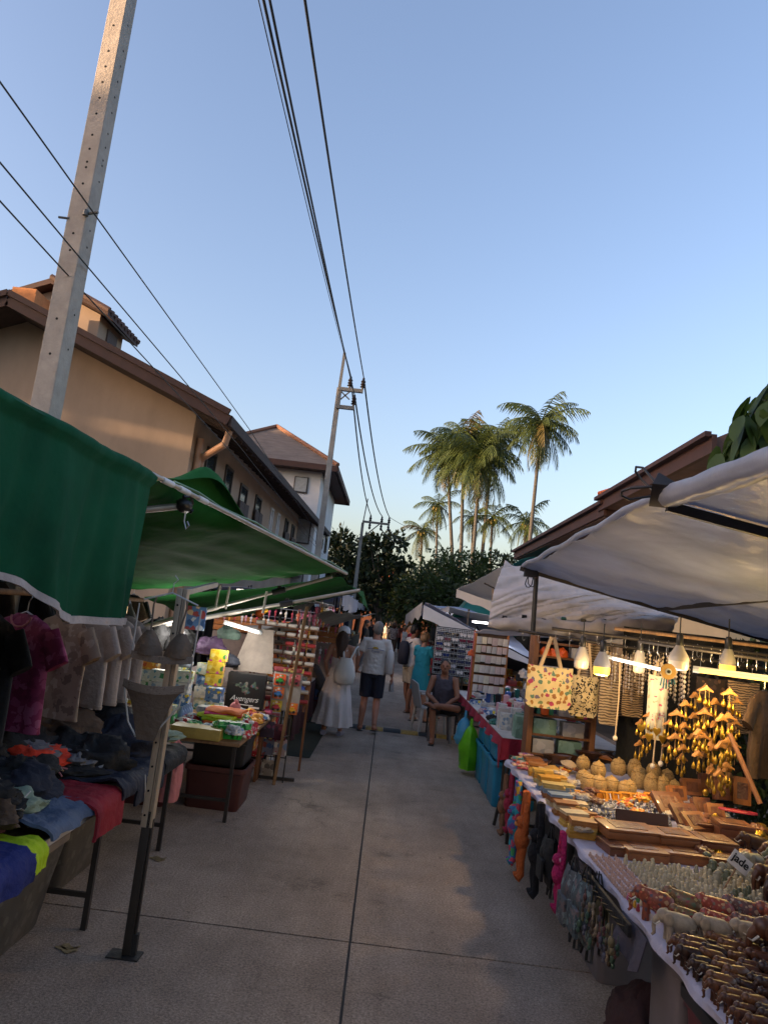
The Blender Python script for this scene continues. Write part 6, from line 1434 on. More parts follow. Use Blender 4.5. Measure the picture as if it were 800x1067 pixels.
# brightly striped pouches behind the notebooks
PZ = [card('pouch%d' % i, hx(a), [hx(b), hx(c)], 26) for i, (a, b, c) in enumerate((('c08a7a', 'b04a60', 'd8c8a0'), ('a8a06a', '4a8a90', 'd88a60'), ('b06a80', 'e0c0a0', '6a4a80'), ('c0b0a0', 'c86a50', '708a70')))]
k = MB(); k.grid(lambda u, v: V(((u-.5)*.13, (v-.5)*.09, .012*math.sin(u*PI)*math.sin(v*PI))), 8, 6, .012)
for i in range(14):
    p = Pt(541+3.3*(i % 5)+rnd.uniform(-1, 1), 794+4*(i//5)+rnd.uniform(-1, 1)); p.z += .02+.02*(i % 3)
    if i == 0: pz0 = one('pouch', 'small brightly patterned cloth pouch piled at the far lane corner of the souvenir table', 'pouch', k, PZ[0], loc=p, group='patterned pouches', smooth=60)
    else: setmat(dup(pz0, p, rnd.uniform(-.4, .4)), PZ[i % 4])
# wooden boxes
M_wg = mat('cellophane_top', hx('6f4632'), .32, var=.5, scale=14, bump=.5, bscale=30); M_bx = mat('reddish_box_wood', hx('8a5530'), .45, var=.3, scale=4, stretch=(2, 9, 9), coat=.2); M_bx2 = mat('dark_box_wood', hx('6a3d24'), .45, var=.3, scale=4, stretch=(2, 9, 9), coat=.2)
def wbox(label, c, s, m, rz=0., rx=0., top=M_wg):
    T = thing('wooden_box', label, 'box', c, rz); T.rotation_euler = (rx, 0, rz)
    k = MB(); k.cbox((0, 0, s[2]*.35), (s[0], s[1], s[2]*.7)); k.build('box_body', m, T, bevel=.003)
    k = MB(); k.cbox((0, 0, s[2]*.86), (s[0]+.004, s[1]+.004, s[2]*.27)); k.build('lid', m, T, bevel=.003)
    k = MB(); k.cbox((0, 0, s[2]+.001), (s[0]*.62, s[1]*.6, .003)); k.build('clear_top', top, T)
    return T
for i, (x, y, z, s, m, rz, lb) in enumerate(((646, 888, 0, (.2, .2, .05), M_bx2, .1, 'flat dark wooden box at the near left of the box group'), (668, 893, 0, (.22, .2, .055), M_bx, .05, 'flat wooden box with cellophane at the front of the box group'), (710, 896, 0, (.24, .2, .055), M_bx, .0, 'flat wooden box second from the left in the front row'), (752, 902, 0, (.22, .2, .055), M_bx2, -.05, 'flat wooden box at the right end of the front row'),
                                           (652, 882, .055, (.3, .22, .055), M_bx, .08, 'largest flat wooden box lying on top at the left of the group'), (700, 888, .058, (.22, .2, .05), M_bx, .05, 'flat box stacked on the second front box'), (742, 893, .058, (.2, .2, .045), M_bx2, 0, 'flat box stacked near the right end of the group'), (735, 872, .03, (.2, .16, .06), M_bx2, .1, 'brown box behind the front row at right'), (762, 880, .03, (.2, .18, .10), M_bx2, -.1, 'deeper brown box at the right end below the red tray'))):
    p = Pt(x, y); p.z += z; wbox('%s' % lb, p, s, m, rz)
for i, (x, y, z, s, m, rz, rx, lb) in enumerate(((722, 872, .08, (.18, .12, .03), M_bx, .5, .7, 'wooden box with rings leaning forward in the middle'), (712, 860, .06, (.2, .14, .03), M_bx2, .4, .8, 'glossy box leaning beside the rings box'), (695, 850, .07, (.22, .16, .035), M_bx2, .3, .7, 'large cellophane box leaning behind the frames'),
                                               (702, 836, .06, (.14, .10, .05), M_woodl, .2, 1.2, 'upright wooden box at the left of the upright group'), (717, 832, .08, (.15, .12, .05), M_bx, .15, 1.25, 'upright wooden box second in the group'), (735, 830, .1, (.14, .14, .05), M_bx2, .1, 1.3, 'upright wooden box with pale picture in the group'), (748, 838, .1, (.12, .14, .05), M_bx2, .1, 1.3, 'upright glass-fronted box in the group'), (760, 836, .10, (.13, .18, .05), M_bx, .0, 1.35, 'tall glass-fronted box near the right end'), (772, 840, .11, (.12, .2, .05), M_woodl, -.35, 1.4, 'tall wooden box turned away at the right end'), (728, 850, .05, (.13, .12, .05), M_bx2, .2, 1.1, 'small upright box before the group'), (742, 856, .05, (.12, .11, .05), M_bx, .15, 1.1, 'small upright box with gold knob'))):
    p = Pt(x, y); p.z += z; wbox(lb, p, s, m, rz, rx)
for i, (x, y) in enumerate(((738, 838), (734, 848), (752, 848), (744, 868), (712, 866))):
    k = MB(); k.lathe([(.012, 0), (.02, .012), (.022, .03), (.012, .045), (.003, .05)], 12); p = Pt(x, y); p.z += .12 if i < 3 else .07
    one('gold_ornament', 'small gold bell ornament standing among the wooden boxes', 'ornament', k, M_gold, loc=p, group='gold ornaments among the boxes', smooth=50)
k = MB(); k.loft([[V((x, -.035*s, .006)), V((x, .035*s, .006)), V((x, .028*s, .02)), V((x, -.028*s, .02))] for x, s in ((-.12, .3), (-.08, 1), (.08, 1), (.12, .3))]); one('tray', 'flat red-pink boat-shaped tray lying on the boxes at right', 'tray', k, mat('red_lacquer', hx('a02f3a'), .3), loc=Pt(768, 864)+V((0, 0, .10)), rot=-.25, bevel=.003)
k = MB(); k.tube([W(760, 765, 5.2), W(792, 838, 5.0)], .016, 6); one('stick', 'brown stick leaning behind the wooden boxes', 'stick', k, M_wood)
k = MB(); k.box(-.16, .16, -.006, .006, 0, .07); k.box(-.15, .15, -.009, -.006, .008, .062)
one('picture_frame', 'long dark low frame standing behind the flat boxes', 'frame', k, M_bowl, loc=Pt(668, 868)+V((0, 0, .05)), rot=(-.3, 0, -.02))
# --- jade figurines
M_jd = [mat('jade_pale', hx('b3a98c'), .4, var=.25, scale=25), mat('jade_grey', hx('96927c'), .4, var=.25, scale=25), mat('jade_green', hx('5f6650'), .4, var=.3, scale=25), mat('jade_cream', hx('c4b898'), .4, var=.2, scale=25)]
k = MB(); k.lathe([(.010, 0), (.013, .003), (.014, .012), (.010, .022), (.012, .030), (.007, .038), (.0085, .045), (.006, .052), (.001, .056)], 10); k.ell((-.010, 0, .02), (.006, .005, .009), 6, 5); k.ell((-.007, 0, .044), (.004, .003, .004), 6, 4)
jd0 = None; cnt = 0
def fig(p, m, s, grp, lb):
    global jd0
    if jd0 is None: jd0 = one('figurine', lb, 'figurine', k, m, loc=p, group=grp, smooth=60); jd0.scale = (s,)*3
    else: setmat(dup(jd0, p, rnd.uniform(-.9, .9), lb, grp, (s*rnd.uniform(1.0, 1.35), s*rnd.uniform(.9, 1.3), s*rnd.uniform(.55, .95))), m)
for c in range(20):
    for r in range(9):
        X = 1.36+.045*c; Y = 4.0-.055*r
        if X/Y > .62: continue
        fig(V((X+rnd.uniform(-.004, .004), Y+rnd.uniform(-.004, .004), TT+.002)), M_jd[(0 if c < 6 else rnd.choice((1, 0, 3))) if not (c > 8 and r > 4 and rnd.random() < .5) else 2], rnd.uniform(.8, 1.05)*(1 if c < 9 else 1.15), 'jade figurines in rows', 'small pale jade figurine in the long rows before the flat boxes')
for c in range(5):
    for r in range(20):
        fig(V((1.19+.033*c, 4.06-.03*r, TT+.002)), MATS.get('pinkish_stone') or mat('pinkish_stone', hx('b89a8c'), .45, var=.2, scale=25), .52, 'pinkish stone figurines in rows', 'tiny pinkish stone figurine in the tight rows at the lane edge')
CB = [mat('bead%d' % i, hx(c), .35) for i, c in enumerate(('c89a30', '3f7a48', 'a83a50', 'c8742c', '6a4a8a', 'd8c8a0', 'b85a80', '2f6a70'))]
for c in range(22):
    for r in range(5):
        X = 1.195+.04*c; Y = 3.50-.042*r-.01*math.sin(c)
        if X/Y > .62: continue
        fig(V((X, Y, TT+.002)), rnd.choice(CB), .62, 'colourful tiny figurines', 'tiny brightly painted figurine in the rows between jade and elephants')
for i, (x, y, s) in enumerate(((742, 912, 2.0), (752, 915, 1.9), (760, 912, 1.8), (736, 903, 2.2), (770, 918, 2.1), (782, 922, 2.0), (757, 922, 1.7), (747, 924, 1.6))):
    fig(Pt(x, y), M_jd[2 if i % 3 == 0 else 1], s, 'larger jade figures beside the sign', 'larger jade figure standing below the jade sign')
# sign
T = thing('sign', 'white card sign with handwritten word jade on a stick', 'sign', W(771, 899, 3.72), rad(-8)); T.rotation_euler = (rad(-12), rad(34), rad(-8))
k = MB(); k.box(-.052, .052, -.002, .002, -.036, .036); k.build('card', mat('white_card', hx('c8c2ba'), .6, var=.06), T, bevel=.001)
text_mesh('jade', .052, T, mat('black_ink', (.01, .01, .01), .7), 'handwriting', (0, -.004, .004), ext=.0008, bold=.0012)
k = MB(); k.tube([(.0, .003, -.03), (.01, .01, -.16)], .004, 5); k.build('stick', M_lumber, T)
# --- elephants
def elephant(label, m, loc, s, grp, tusk=True):
    """carved elephant facing -X, about 1 long before scaling"""
    T = thing('elephant_figurine', label, 'elephant figurine', loc, 0, grp)
    k = MB(); rings = []
    for x, r, z in ((.46, .05, .40), (.42, .17, .42), (.25, .25, .45), (.0, .27, .46), (-.2, .24, .50), (-.32, .2, .55)):
        rings.append([V((x, r*.85*math.cos(2*PI*j/12), z+r*math.sin(2*PI*j/12))) for j in range(12)])
    k.loft(rings); k.ell((-.38, 0, .60), (.17, .15, .18), 12, 8)
    k.tube([(-.47, 0, .58), (-.57, 0, .48), (-.60, 0, .32), (-.58, 0, .16), (-.64, 0, .10)], [.09, .075, .055, .045, .035], 8)
    for x in (-.22, .30):
        for y in (-.13, .13): k.tube([(x, y, .42), (x, y, .2), (x, y, .0)], [.10, .085, .095], 8)
    k.tube([(.45, 0, .45), (.52, 0, .32), (.5, 0, .18)], [.03, .02, .025], 5)
    k.build('carved_body', m, T, smooth=60)
    for sd in (-1, 1):
        e = MB(); e.ell((-.28, sd*.19, .58), (.13, .03, .17), 10, 7, M=RZ(sd*.35)); e.build('ear', m, T, smooth=60)
        if tusk: e = MB(); e.tube([(-.47, sd*.08, .48), (-.58, sd*.1, .40), (-.66, sd*.1, .44)], [.026, .02, .006], 6); e.build('tusk', mat('bone_white', hx('cfc6b2'), .4), T, smooth=60)
    T.scale = (s,)*3; return T
EL = [mat('elephant_wood', hx('5c3520'), .42, var=.45, scale=3, coat=.12), mat('elephant_dark', hx('3a2114'), .42, var=.4, scale=3, coat=.12), mat('elephant_light', hx('6f4526'), .42, var=.45, scale=3, coat=.1)]
e0 = elephant('small polished brown elephant in the rows along the lane edge of the table', EL[0], (1.26, 2.9, TT), .115, 'small brown elephants in rows')
for c in range(6):
    for r in range(31):
        X = 1.215+.083*c+.02*(r % 2); Y = 2.98-.039*r
        if c == 0 and r == 0 or X/Y > .68: continue
        if rnd.random() < .06: continue
        m = EL[(c+r//4+int(rnd.random() < .2)) % 3]; dup(e0, (X+rnd.uniform(-.008, .008), Y+rnd.uniform(-.004, .004), TT), rnd.gauss(0, .17), scale=(.096 if r < 10 else .084)*rnd.uniform(.85, 1.12), mats={'carved_body': m, 'ear': m})
PE = [pattern('painted%d' % i, hx(a), [hx(b), hx(c), hx(d)], 9, .4, .4, 1.) for i, (a, b, c, d) in enumerate((('8f4a34', 'b85a48', '5a4a50', 'c89a6a'), ('7a5a3a', 'b89a60', '8a3a30', '5f6a4a'), ('a04a38', 'c06a60', '8a7a60', 'd0a070'), ('70504a', '8a8a80', 'a85a48', 'c0a080')))]
for i in range(8):
    X = 1.24+.125*i; m = PE[i % 4]
    dup(e0, (X, 3.26+.02*(i % 2), TT), rnd.uniform(-.5, .1), ['painted elephant with red and grey patches at the lane end of its row', 'painted elephant in coral and cream, second in the row', 'painted elephant in coral red, third in the row', 'painted elephant in grey and rose, fourth in the row', 'patterned elephant, fifth in the painted row', 'patterned elephant, sixth in the painted row', 'coral patterned elephant, seventh in the painted row', 'last patterned elephant of the painted row'][i], 'painted elephants', .165, {'carved_body': m, 'ear': m})
for i in range(7):
    X = 1.33+.125*i; m = PE[(i+1) % 4]
    dup(e0, (X, 3.16, TT), rnd.uniform(-.4, .1), 'small dark patterned elephant between the painted and the stone elephants', 'dark patterned elephants', .13, {'carved_body': m, 'ear': m})
M_stone = mat('pale_stone', hx('a8957c'), .5, var=.3, scale=7)
for i in range(5):
    X = 1.25+.14*i
    dup(e0, (X, 3.05, TT), rnd.uniform(-.3, .1), ['pale stone elephant with raised head at the lane end', 'pale stone elephant, second from the lane', 'pale stone elephant, third from the lane', 'pale stone elephant, fourth from the lane', 'pale stone elephant farthest from the lane'][i], 'pale stone elephants', .15, {'carved_body': M_stone, 'ear': M_stone})
for i, (X, Y, s, m, lb) in enumerate(((1.60, 2.92, .22, EL[0], 'large brown elephant with pale tusks in the middle of the elephants'), (1.72, 2.72, .25, EL[2], 'large light brown elephant near the right edge'), (1.86, 3.08, .24, EL[2], 'orange-brown large elephant behind the stone ones near the right edge'), (2.0, 3.3, .22, PE[2], 'large patterned elephant near the right edge'), (2.16, 3.72, .30, EL[1], 'big dark elephant with ivory tusks above the jade sign'), (1.95, 3.45, .2, EL[2], 'medium brown elephant below the jade figures'))):
    dup(e0, (X, Y, TT), rnd.uniform(-.2, .3), lb, 'large elephants', s, {'carved_body': m, 'ear': m})

# --- things hanging from the table edge and standing under it
def monkey(label, top, m, s=1., mf=None, rz=-PI/2):
    """long-armed plush monkey hanging by its hands"""
    T = thing('plush_monkey', label, 'plush toy', top, rz); mf = mf or m
    k = MB(); k.ell((0, -.01, -.36*s), (.078*s, .062*s, .095*s), 14, 10, .12, 3); k.build('body', m, T, smooth=70)
    h = MB(); h.ell((0, -.02, -.235*s), (.055*s, .05*s, .052*s), 14, 10); hd = h.build('head', m, T, smooth=70)
    for q in (-1, 1):
        h = MB(); h.ell((q*.055*s, -.015, -.225*s), (.018*s, .01*s, .02*s), 8, 6); h.build('ear', mf, hd, smooth=70)
        h = MB(); h.ell((q*.018*s, -.068*s, -.225*s), (.007*s, .005*s, .008*s), 8, 6); h.build('eye', M_blk, hd, smooth=70)
    h = MB(); h.ell((0, -.06*s, -.25*s), (.03*s, .022*s, .02*s), 10, 7); h.build('muzzle', mf, hd, smooth=70)
    for q in (-1, 1):
        k = MB(); k.tube([(q*.045*s, 0, -.31*s), (q*.07*s, 0, -.2*s), (q*.05*s, 0, -.08*s), (q*.015*s, 0, .0)], [.027*s, .026*s, .025*s, .03*s], 8); k.build('arm', m, T, smooth=70)
        k = MB(); k.tube([(q*.035*s, 0, -.42*s), (q*.05*s, -.01, -.52*s), (q*.03*s, 0, -.63*s), (q*.045*s, -.03, -.66*s)], [.032*s, .028*s, .026*s, .032*s], 8); k.build('leg', m, T, smooth=70)
    return T
def plush(key, c): return mat(key, hx(c), .95, var=.2, scale=20, bump=.9, bscale=60)
monkey('orange plush monkey hanging from the lane edge of the souvenir table', WX(549, 826, 1.13), plush('orange_plush', 'c0602a'), .88, plush('orange_plush_light', 'cf8a50'))
monkey('black plush monkey hanging right of the orange one', WX(564, 838, 1.13), plush('black_plush', '17161a'), .85, plush('pale_muzzle', '8a7468'))
monkey('hot pink plush monkey hanging right of the black one', WX(587, 868, 1.12), plush('hot_pink_plush', 'b0205c'), .62, plush('pale_pink_plush', 'c890a0'))
monkey('rainbow-striped plush monkey hanging left of the orange one', WX(541, 815, 1.15), pattern('rainbow_plush', hx('3a70a0'), [hx('c84a60'), hx('4aa060'), hx('d0a030'), hx('7a4a90'), hx('3aa0b0')], 20, .6, .9, 1), .9)
monkey('magenta and red plush monkey at the far corner of the souvenir table', WX(534, 806, 1.18), plush('red_plush', 'a02840'), .7, plush('magenta_plush', '9a3a70'))
monkey('brown plush monkey with blue headband at the far corner behind the rainbow one', WX(528, 808, 1.2), plush('tan_plush', '8a6248'), .75, plush('blue_plush', '3f70b0'))
M_teal_pat = pattern('teal_print', hx('4a565a'), [hx('6a7f80'), hx('353c42'), hx('7a6a6a')], 34, .5, .8, 1.5)
def hung_bag(label, top, w, h, m, rz=-PI/2, d=.05):
    T = tote(label, top, w, h, m, rz, .05, 'backpack', d, .04, .016); k = MB(); k.cbox((0, -d*1.1, -.05-h*.66), (w*.7, .02, h*.42)); k.build('front_pocket', m, T, bevel=.006)
    for q in (-1, 1): k = MB(); k.tube([(q*w*.3, .03, -.05-h*.9), (q*w*.42, .02, -.05-h*1.15), (q*w*.2, .01, -.05-h*1.2), (q*w*.1, .02, -.05-h*.95)], .007, 6); k.build('shoulder_strap', M_blk, T)
    return T
hung_bag('grey-teal patterned backpack hanging from the table edge below the notebooks', WX(612, 903, 1.10), .24, .30, M_teal_pat)
hung_bag('second patterned backpack hanging just behind the first', WX(600, 893, 1.12), .22, .32, pattern('teal_print2', hx('565a5e'), [hx('7f8a8a'), hx('3a3f45'), hx('6a5a5a')], 30, .5, .8, 1.5))
hung_bag('olive bag hanging behind the patterned backpacks', WX(624, 910, 1.15), .24, .25, cloth('olive_cloth', hx('4a4630')))
hung_bag('black bag hanging between the pink and black monkeys', WX(575, 862, 1.16), .2, .30, M_black)
kb = MB(); kb.tube([(0, 0, 0), (0, 0, -.05)], .003, 4); kb.ell((0, 0, -.07), (.016, .012, .022), 8, 6, .3, 3); kb.ell((.004, 0, -.105), (.012, .01, .016), 8, 6, .3, 3)
KM = [mat('kc%d' % i, hx(c), .4) for i, c in enumerate(('6f654a', '3a5444', '5f3a3a', '4a4a58', '7f7260', '453a30'))]; kc0 = None
T = thing('key_hook_board', 'narrow board with pegs along the table edge carrying keyrings', 'board', (1.13, 3.55, .66)); kk = MB(); kk.box(-.008, .008, -.32, .32, -.03, .02); kk.build('board', M_black, T, bevel=.003)
for i in range(9): kk = MB(); kk.tube([(0, -.3+.075*i, 0), (-.05, -.3+.075*i, .012)], .003, 5); kk.build('peg', M_darkm, T)
for i in range(44):
    p = V((1.075+rnd.uniform(-.03, .03), 3.24+.014*i, .655-.03*(i % 4)+rnd.uniform(-.02, .02)))
    if kc0 is None: kc0 = one('keyring', 'small carved keyring hanging in the bunch on the table edge', 'keyring', kb, KM[0], loc=p, group='keyrings on the table edge', smooth=60)
    else: setmat(dup(kc0, p, rnd.random()*3, scale=rnd.uniform(.55, .9)), KM[i % 6])
M_dred = mat('dark_red_plastic', hx('5f1a22'), .35, var=.12); M_hand = mat('white_handle', hx('b0aaa6'), .4)
tub('dark red tub with white handle on the ground under the elephants', 1.24, 1.75, 2.15, 2.95, .3, M_dred, .92, handle=('-x', M_hand))
tub('dark red tub with black lid and white handle stacked on the lower red tub', 1.24, 1.75, 2.15, 2.95, .27, M_dred, .92, lidm=M_blk, handle=('-x', M_hand), z=.31)
tub('dark red tub at the bottom right corner under the table', 1.26, 1.8, 1.2, 2.1, .45, M_dred, .92, lidm=M_blk)
tub('tall grey plastic box under the table left of the red tubs', 1.26, 1.7, 3.06, 3.36, .60, mat('grey_plastic', hx('6f6a70'), .5, var=.15), .95)
k = MB(); k.grid(lambda u, v: V((1.16-.02*math.sin(u*9)*v-.03*v, lerp(3.12, 3.42, u), .67-.17*v*(1-.7*abs(u-.4)))), 14, 10, .006); one('hanging_cloth', 'grey cloth corner hanging over the tall grey plastic box', 'cloth', k, cloth('grey_lilac_cloth', hx('4c4852')), smooth=60)
tub('grey plastic tub on the ground below the patterned backpacks', 1.32, 1.7, 4.25, 4.75, .5, mat('grey_plastic'), .88)
heap('bag', 'dark maroon bag slumped on the ground under the keyrings', 'bag', (1.38, 3.68, 0), (.17, .2, .2), cloth('dark_maroon_bag', hx('3a2428')), 5.5, nz=.3)
hung_shirt('dark brown jacket hanging in the shade at the right edge', W(797, 706, 5.6), rad(40), cloth('dark_brown_jacket', hx('3a2a22')), w=.2, h=.62, seed=5.1, cat='jacket', name='hanging_jacket')
for i, (y0, y1, h) in enumerate(((4.9, 5.4, .55), (5.5, 6.0, .5), (6.05, 6.6, .55))):
    tub(['dark tub under the souvenir table behind the pink monkey', 'dark tub under the souvenir table behind the black monkey', 'dark tub under the far corner of the souvenir table'][i], 1.45, 1.9, y0, y1, h, M_blk, .9)
T = thing('folding_leg', 'splayed folding steel leg of the souvenir table at its far lane corner', 'table leg', (1.24, 6.95, 0)); k = MB(); k.tube([(.05, 0, .68), (-.0, .05, .02)], .016, 8); k.build('tube', M_darkm, T); k = MB(); k.tube([(.05, .2, .68), (-.04, .28, .02)], .016, 8); k.build('tube', M_darkm, T)
k = MB(); k.tube([(0, .05, 0), (0, .05, .04)], .02, 8); k.build('rubber_foot', M_blk, T)

# ================================================================ right: tumbler and case stall (second)
table('tumbler stall table with red cloth edge behind the souvenir stall', 1.30, 2.6, 7.75, 13.0, .745, M_lumber, M_darkm)
k = MB(); k.grid(lambda u, v: V((1.285-.02*v+.025*math.sin(u*60)*v, lerp(7.7, 13.0, u), .752-.10*v-(.2*v if u < .04 else 0))), 120, 5, .004); one('cloth_edge', 'red cloth edge hanging along the tumbler stall table', 'cloth', k, cloth('crimson_cloth', hx('9a2036')), smooth=60)
k = MB(); k.grid(lambda u, v: V((lerp(1.28, 1.65, u), 7.72-.02*math.sin(u*9), .752-.22*v*(1-u*.4))), 12, 6, .004); one('cloth_edge', 'crimson cloth corner hanging at the near end of the tumbler stall table', 'cloth', k, cloth('crimson_cloth'), smooth=60)
k = MB(); k.box(1.3, 2.58, 7.76, 12.98, .747, .752); one('tablecloth', 'white cloth lying on the tumbler stall table', 'tablecloth', k, M_wcl)
M_tealp = mat('blue_teal_plastic', hx('1f7a9c'), .4, var=.12); M_tealr = mat('blue_teal_rim', hx('2a88aa'), .4, var=.1)
for i, (y0, y1, lb) in enumerate(((8.0, 8.5, 'blue-teal tub nearest to the viewer under the tumbler stall'), (8.55, 9.05, 'second blue-teal tub under the tumbler stall'), (9.1, 9.55, 'third blue-teal tub, beside the green bag'))):
    tub(lb, 1.27, 1.75, y0, y1, .46, M_tealp, .9, M_tealr, handle=('-x', M_tealr)); tub(lb.replace('tub', 'tub stacked on the lower', 1).replace('stacked on the lower nearest', 'stacked on the lower one nearest'), 1.28, 1.74, y0+.02, y1-.02, .2, M_tealp, .94, M_tealr, z=.47)
def plastic_bag(label, loc, rr, m, seed):
    T = thing('carrier_bag', label, 'bag', loc); k = MB(); rings = []
    for i in range(12):
        t = i/11; w = lerp(.25, 1, min(1, t*2.2)**.7)*(1 if t < .9 else .85)
        rings.append([V((rr[0]*w*math.cos(2*PI*j/18)*(1+.3*NZ.noise(V((j*.9, t*3, seed)))), rr[1]*w*math.sin(2*PI*j/18)*(1+.35*NZ.noise(V((j*.8, t*2, seed+4)))), -rr[2]*t)) for j in range(18)])
    k.loft(rings); k.build('bag_body', m, T, smooth=75)
    for q in (-1, 1): k = MB(); k.tube([(.0, q*.03, -.02), (0, q*.05, .05), (0, q*.02, .09)], [.02, .015, .012], 6); k.build('bag_handle', m, T, smooth=60)
    return T
plastic_bag('bright lime green plastic bag hanging from the red cloth edge', WX(491, 757, 1.20), (.13, .18, .52), mat('lime_plastic', hx('6cc21e'), .35, trans=.25), 2)
plastic_bag('light blue plastic bag hanging behind the lime green one', WX(485, 748, 1.22), (.12, .16, .36), mat('sky_plastic', hx('58aed0'), .35, trans=.25), 6)
plastic_bag('dark green bag hanging below the lime green one', WX(488, 790, 1.28), (.10, .12, .30), mat('dark_green_bag2', hx('1f4a2a'), .5), 9)
K_pk = card('pink_carton', hx('c8a8a8'), [hx('b86a78'), hx('d8c8c4')], 16); 
for i in range(34):
    y = 7.9+rnd.random()*1.7; x = 1.4+rnd.random()*.75
    box_at('carton', 'upright white, mint or pink carton at the near end of the tumbler stall', 'carton', (x, y, .753), (.1+.04*rnd.random(), .1, .10+.13*rnd.random()), rnd.choice([K_wh, K_mint, K_pk, K_pale, K_wh]), rnd.uniform(-.2, .2), 'cartons at the near end of the tumbler stall')
box_at('carton', 'large mint green carton beside the black post', 'carton', (1.55, 7.9, .753), (.24, .18, .22), K_mint, .05)
box_at('carton', 'white carton with dark gap left of the mint green carton', 'carton', (1.42, 8.5, .753), (.12, .3, .18), K_wh, .02)
TM = [mat('tm%d' % i, hx(c), .25, var=.08) for i, c in enumerate(('1c1c20', 'b02a38', '2f6a60', 'c8b8a8', '3a5a9a', 'd0a0a8', '8a8a90', '1a1a1e'))]
k = MB(); k.lathe([(.03, 0), (.034, .004), (.04, .16), (.042, .17), (.042, .185), (.034, .19), (.012, .2), (.001, .2)], 14); tm0 = None
for i in range(60):
    y = 8.6+rnd.random()*3.6; x = 1.5+rnd.random()*.8; m = TM[i % 8]; lay = rnd.random() < .35
    rt = (PI/2, 0, rnd.random()*3) if lay else (0, 0, 0); z = .795 if lay else .753
    if tm0 is None: tm0 = one('tumbler', 'coloured drinking tumbler standing or lying on the tumbler stall', 'tumbler', k, m, loc=(x, y, z), group='tumblers on the stall', smooth=40)
    else: setmat(dup(tm0, (x, y, z), rt, scale=rnd.uniform(.8, 1.2)), m)
for i in range(26):
    y = 9.4+rnd.random()*3.3; x = 1.36+rnd.random()*.5
    box_at('flat_case', 'flat small case lying in rows on the tumbler stall', 'case', (x, y, .753), (.16, .1, .03+.03*rnd.random()), rnd.choice([K_wh, TM[0], TM[3], K_bl, K_pale, TM[4]]), rnd.uniform(-.3, .3), 'flat cases on the tumbler stall')
for i in range(8):
    p = V((1.9+.1*i % .5, 8.3+.12*i, .95+.05*(i % 3))); heap('fabric_goods', 'dark or coloured soft article in the middle of the tumbler stall', 'goods', p-V((0, 0, .2)), (.1, .12, .16), [M_black, M_navy, M_red, TM[2]][i % 4], i*1.3, group='soft articles on the tumbler stall')
# sunglasses grid
T = thing('grid_panel', 'white wire grid hung with sunglasses behind the seated man', 'grid panel', (.84, 12.75, 1.0), rad(-2)); w_, h_ = .66, .78
k = MB()
for i in range(23): k.tube([(w_*i/22, 0, 0), (w_*i/22, 0, h_)], .0042, 4)
for i in range(27): k.tube([(0, .004, h_*i/26), (w_, .004, h_*i/26)], .0042, 4)
k.build('wire_grid', mat('white_wire', (.55, .55, .55), .4), T)
k = MB(); k.box(-.02, w_+.02, .05, .07, -.02, h_+.02); k.build('backing', M_black, T)
for x in (.0, w_): k = MB(); k.tube([(x, .03, -1.0), (x, .03, h_+.05)], .014, 8); k.build('post', M_darkm, T)
sg = MB()
for q in (-1, 1): sg.T = Matrix.Translation((q*.028, 0, 0)) @ Matrix.Rotation(PI/2, 4, 'X'); sg.lathe([(.024, -.003), (.026, 0), (.024, .003)], 12)
sg.T = None; sg.box(-.055, .055, -.004, .004, .012, .02); sg.box(-.056, -.05, 0, .05, .008, .018); sg.box(.05, .056, 0, .05, .008, .018); sg0 = None
GL = [mat('gl%d' % i, hx(c), .12) for i, c in enumerate(('15151a', '3a3f55', 'b8b4b8', '6a3040', '2a3a6a', 'd0c8c4'))]
for r in range(8):
    for c in range(5):
        p = V((.84+.07+.13*c, 12.71, 1.06+.09*r))
        if sg0 is None: sg0 = one('sunglasses', 'pair of sunglasses hanging in rows on the white wire grid', 'sunglasses', sg, GL[0], loc=p, group='sunglasses on the wire grid')
        else: setmat(dup(sg0, p, 0), GL[rnd.randrange(6)])
# card display
T = thing('card_rack', 'orange wooden frame hung with rows of white cards', 'rack', (1.34, 11.2, .74), rad(-4))
for x in (0, .48): k = MB(); k.box(x-.018, x+.018, -.01, .02, 0, 1.06); k.build('upright', M_woodl, T, bevel=.002)
for z in (.26, .40, .55, .70, .84, 1.04): k = MB(); k.box(-.01, .49, -.012, .012, z, z+.016); k.build('rail', M_woodl, T)
k = MB(); k.box(0, .48, .03, .035, .2, 1.05); k.build('backing', M_brown, T)
k = MB(); k.box(-.035, .035, -.002, .002, -.1, 0); k.ell((0, -.004, -.055), (.012, .004, .018), 8, 5); cd0 = None
CDm = [mat('cd%d' % i, hx(c), .6) for i, c in enumerate(('cfc6bc', 'c4bab0', 'bca8a4', 'd0c8b0'))]
for r, z in enumerate((.27, .41, .56, .71, .85, .98)):
    for c in range(6):
        p = V((1.34+.05+.078*c, 11.17-.005*c, .74+z)); 
        if cd0 is None: cd0 = one('display_card', 'small white card with a trinket hanging in rows on the orange wooden frame', 'card', k, CDm[0], loc=p, group='cards on the wooden frame')
        else: setmat(dup(cd0, p, rnd.uniform(-.25, .25), scale=rnd.uniform(.9, 1.15)), CDm[rnd.randrange(4)])
heap('packet', 'bright orange packet hanging between the wire grid and the card frame', 'packet', (1.28, 11.1, 1.42), (.045, .04, .06), mat('orange_plastic'), 3.3)
rod('pink_post', 'pink taped post between the wire grid and the card frame', 'post', (1.31, 11.25, .74), (1.33, 11.25, 1.8), .018, mat('pink_tape', hx('a85a60'), .6))
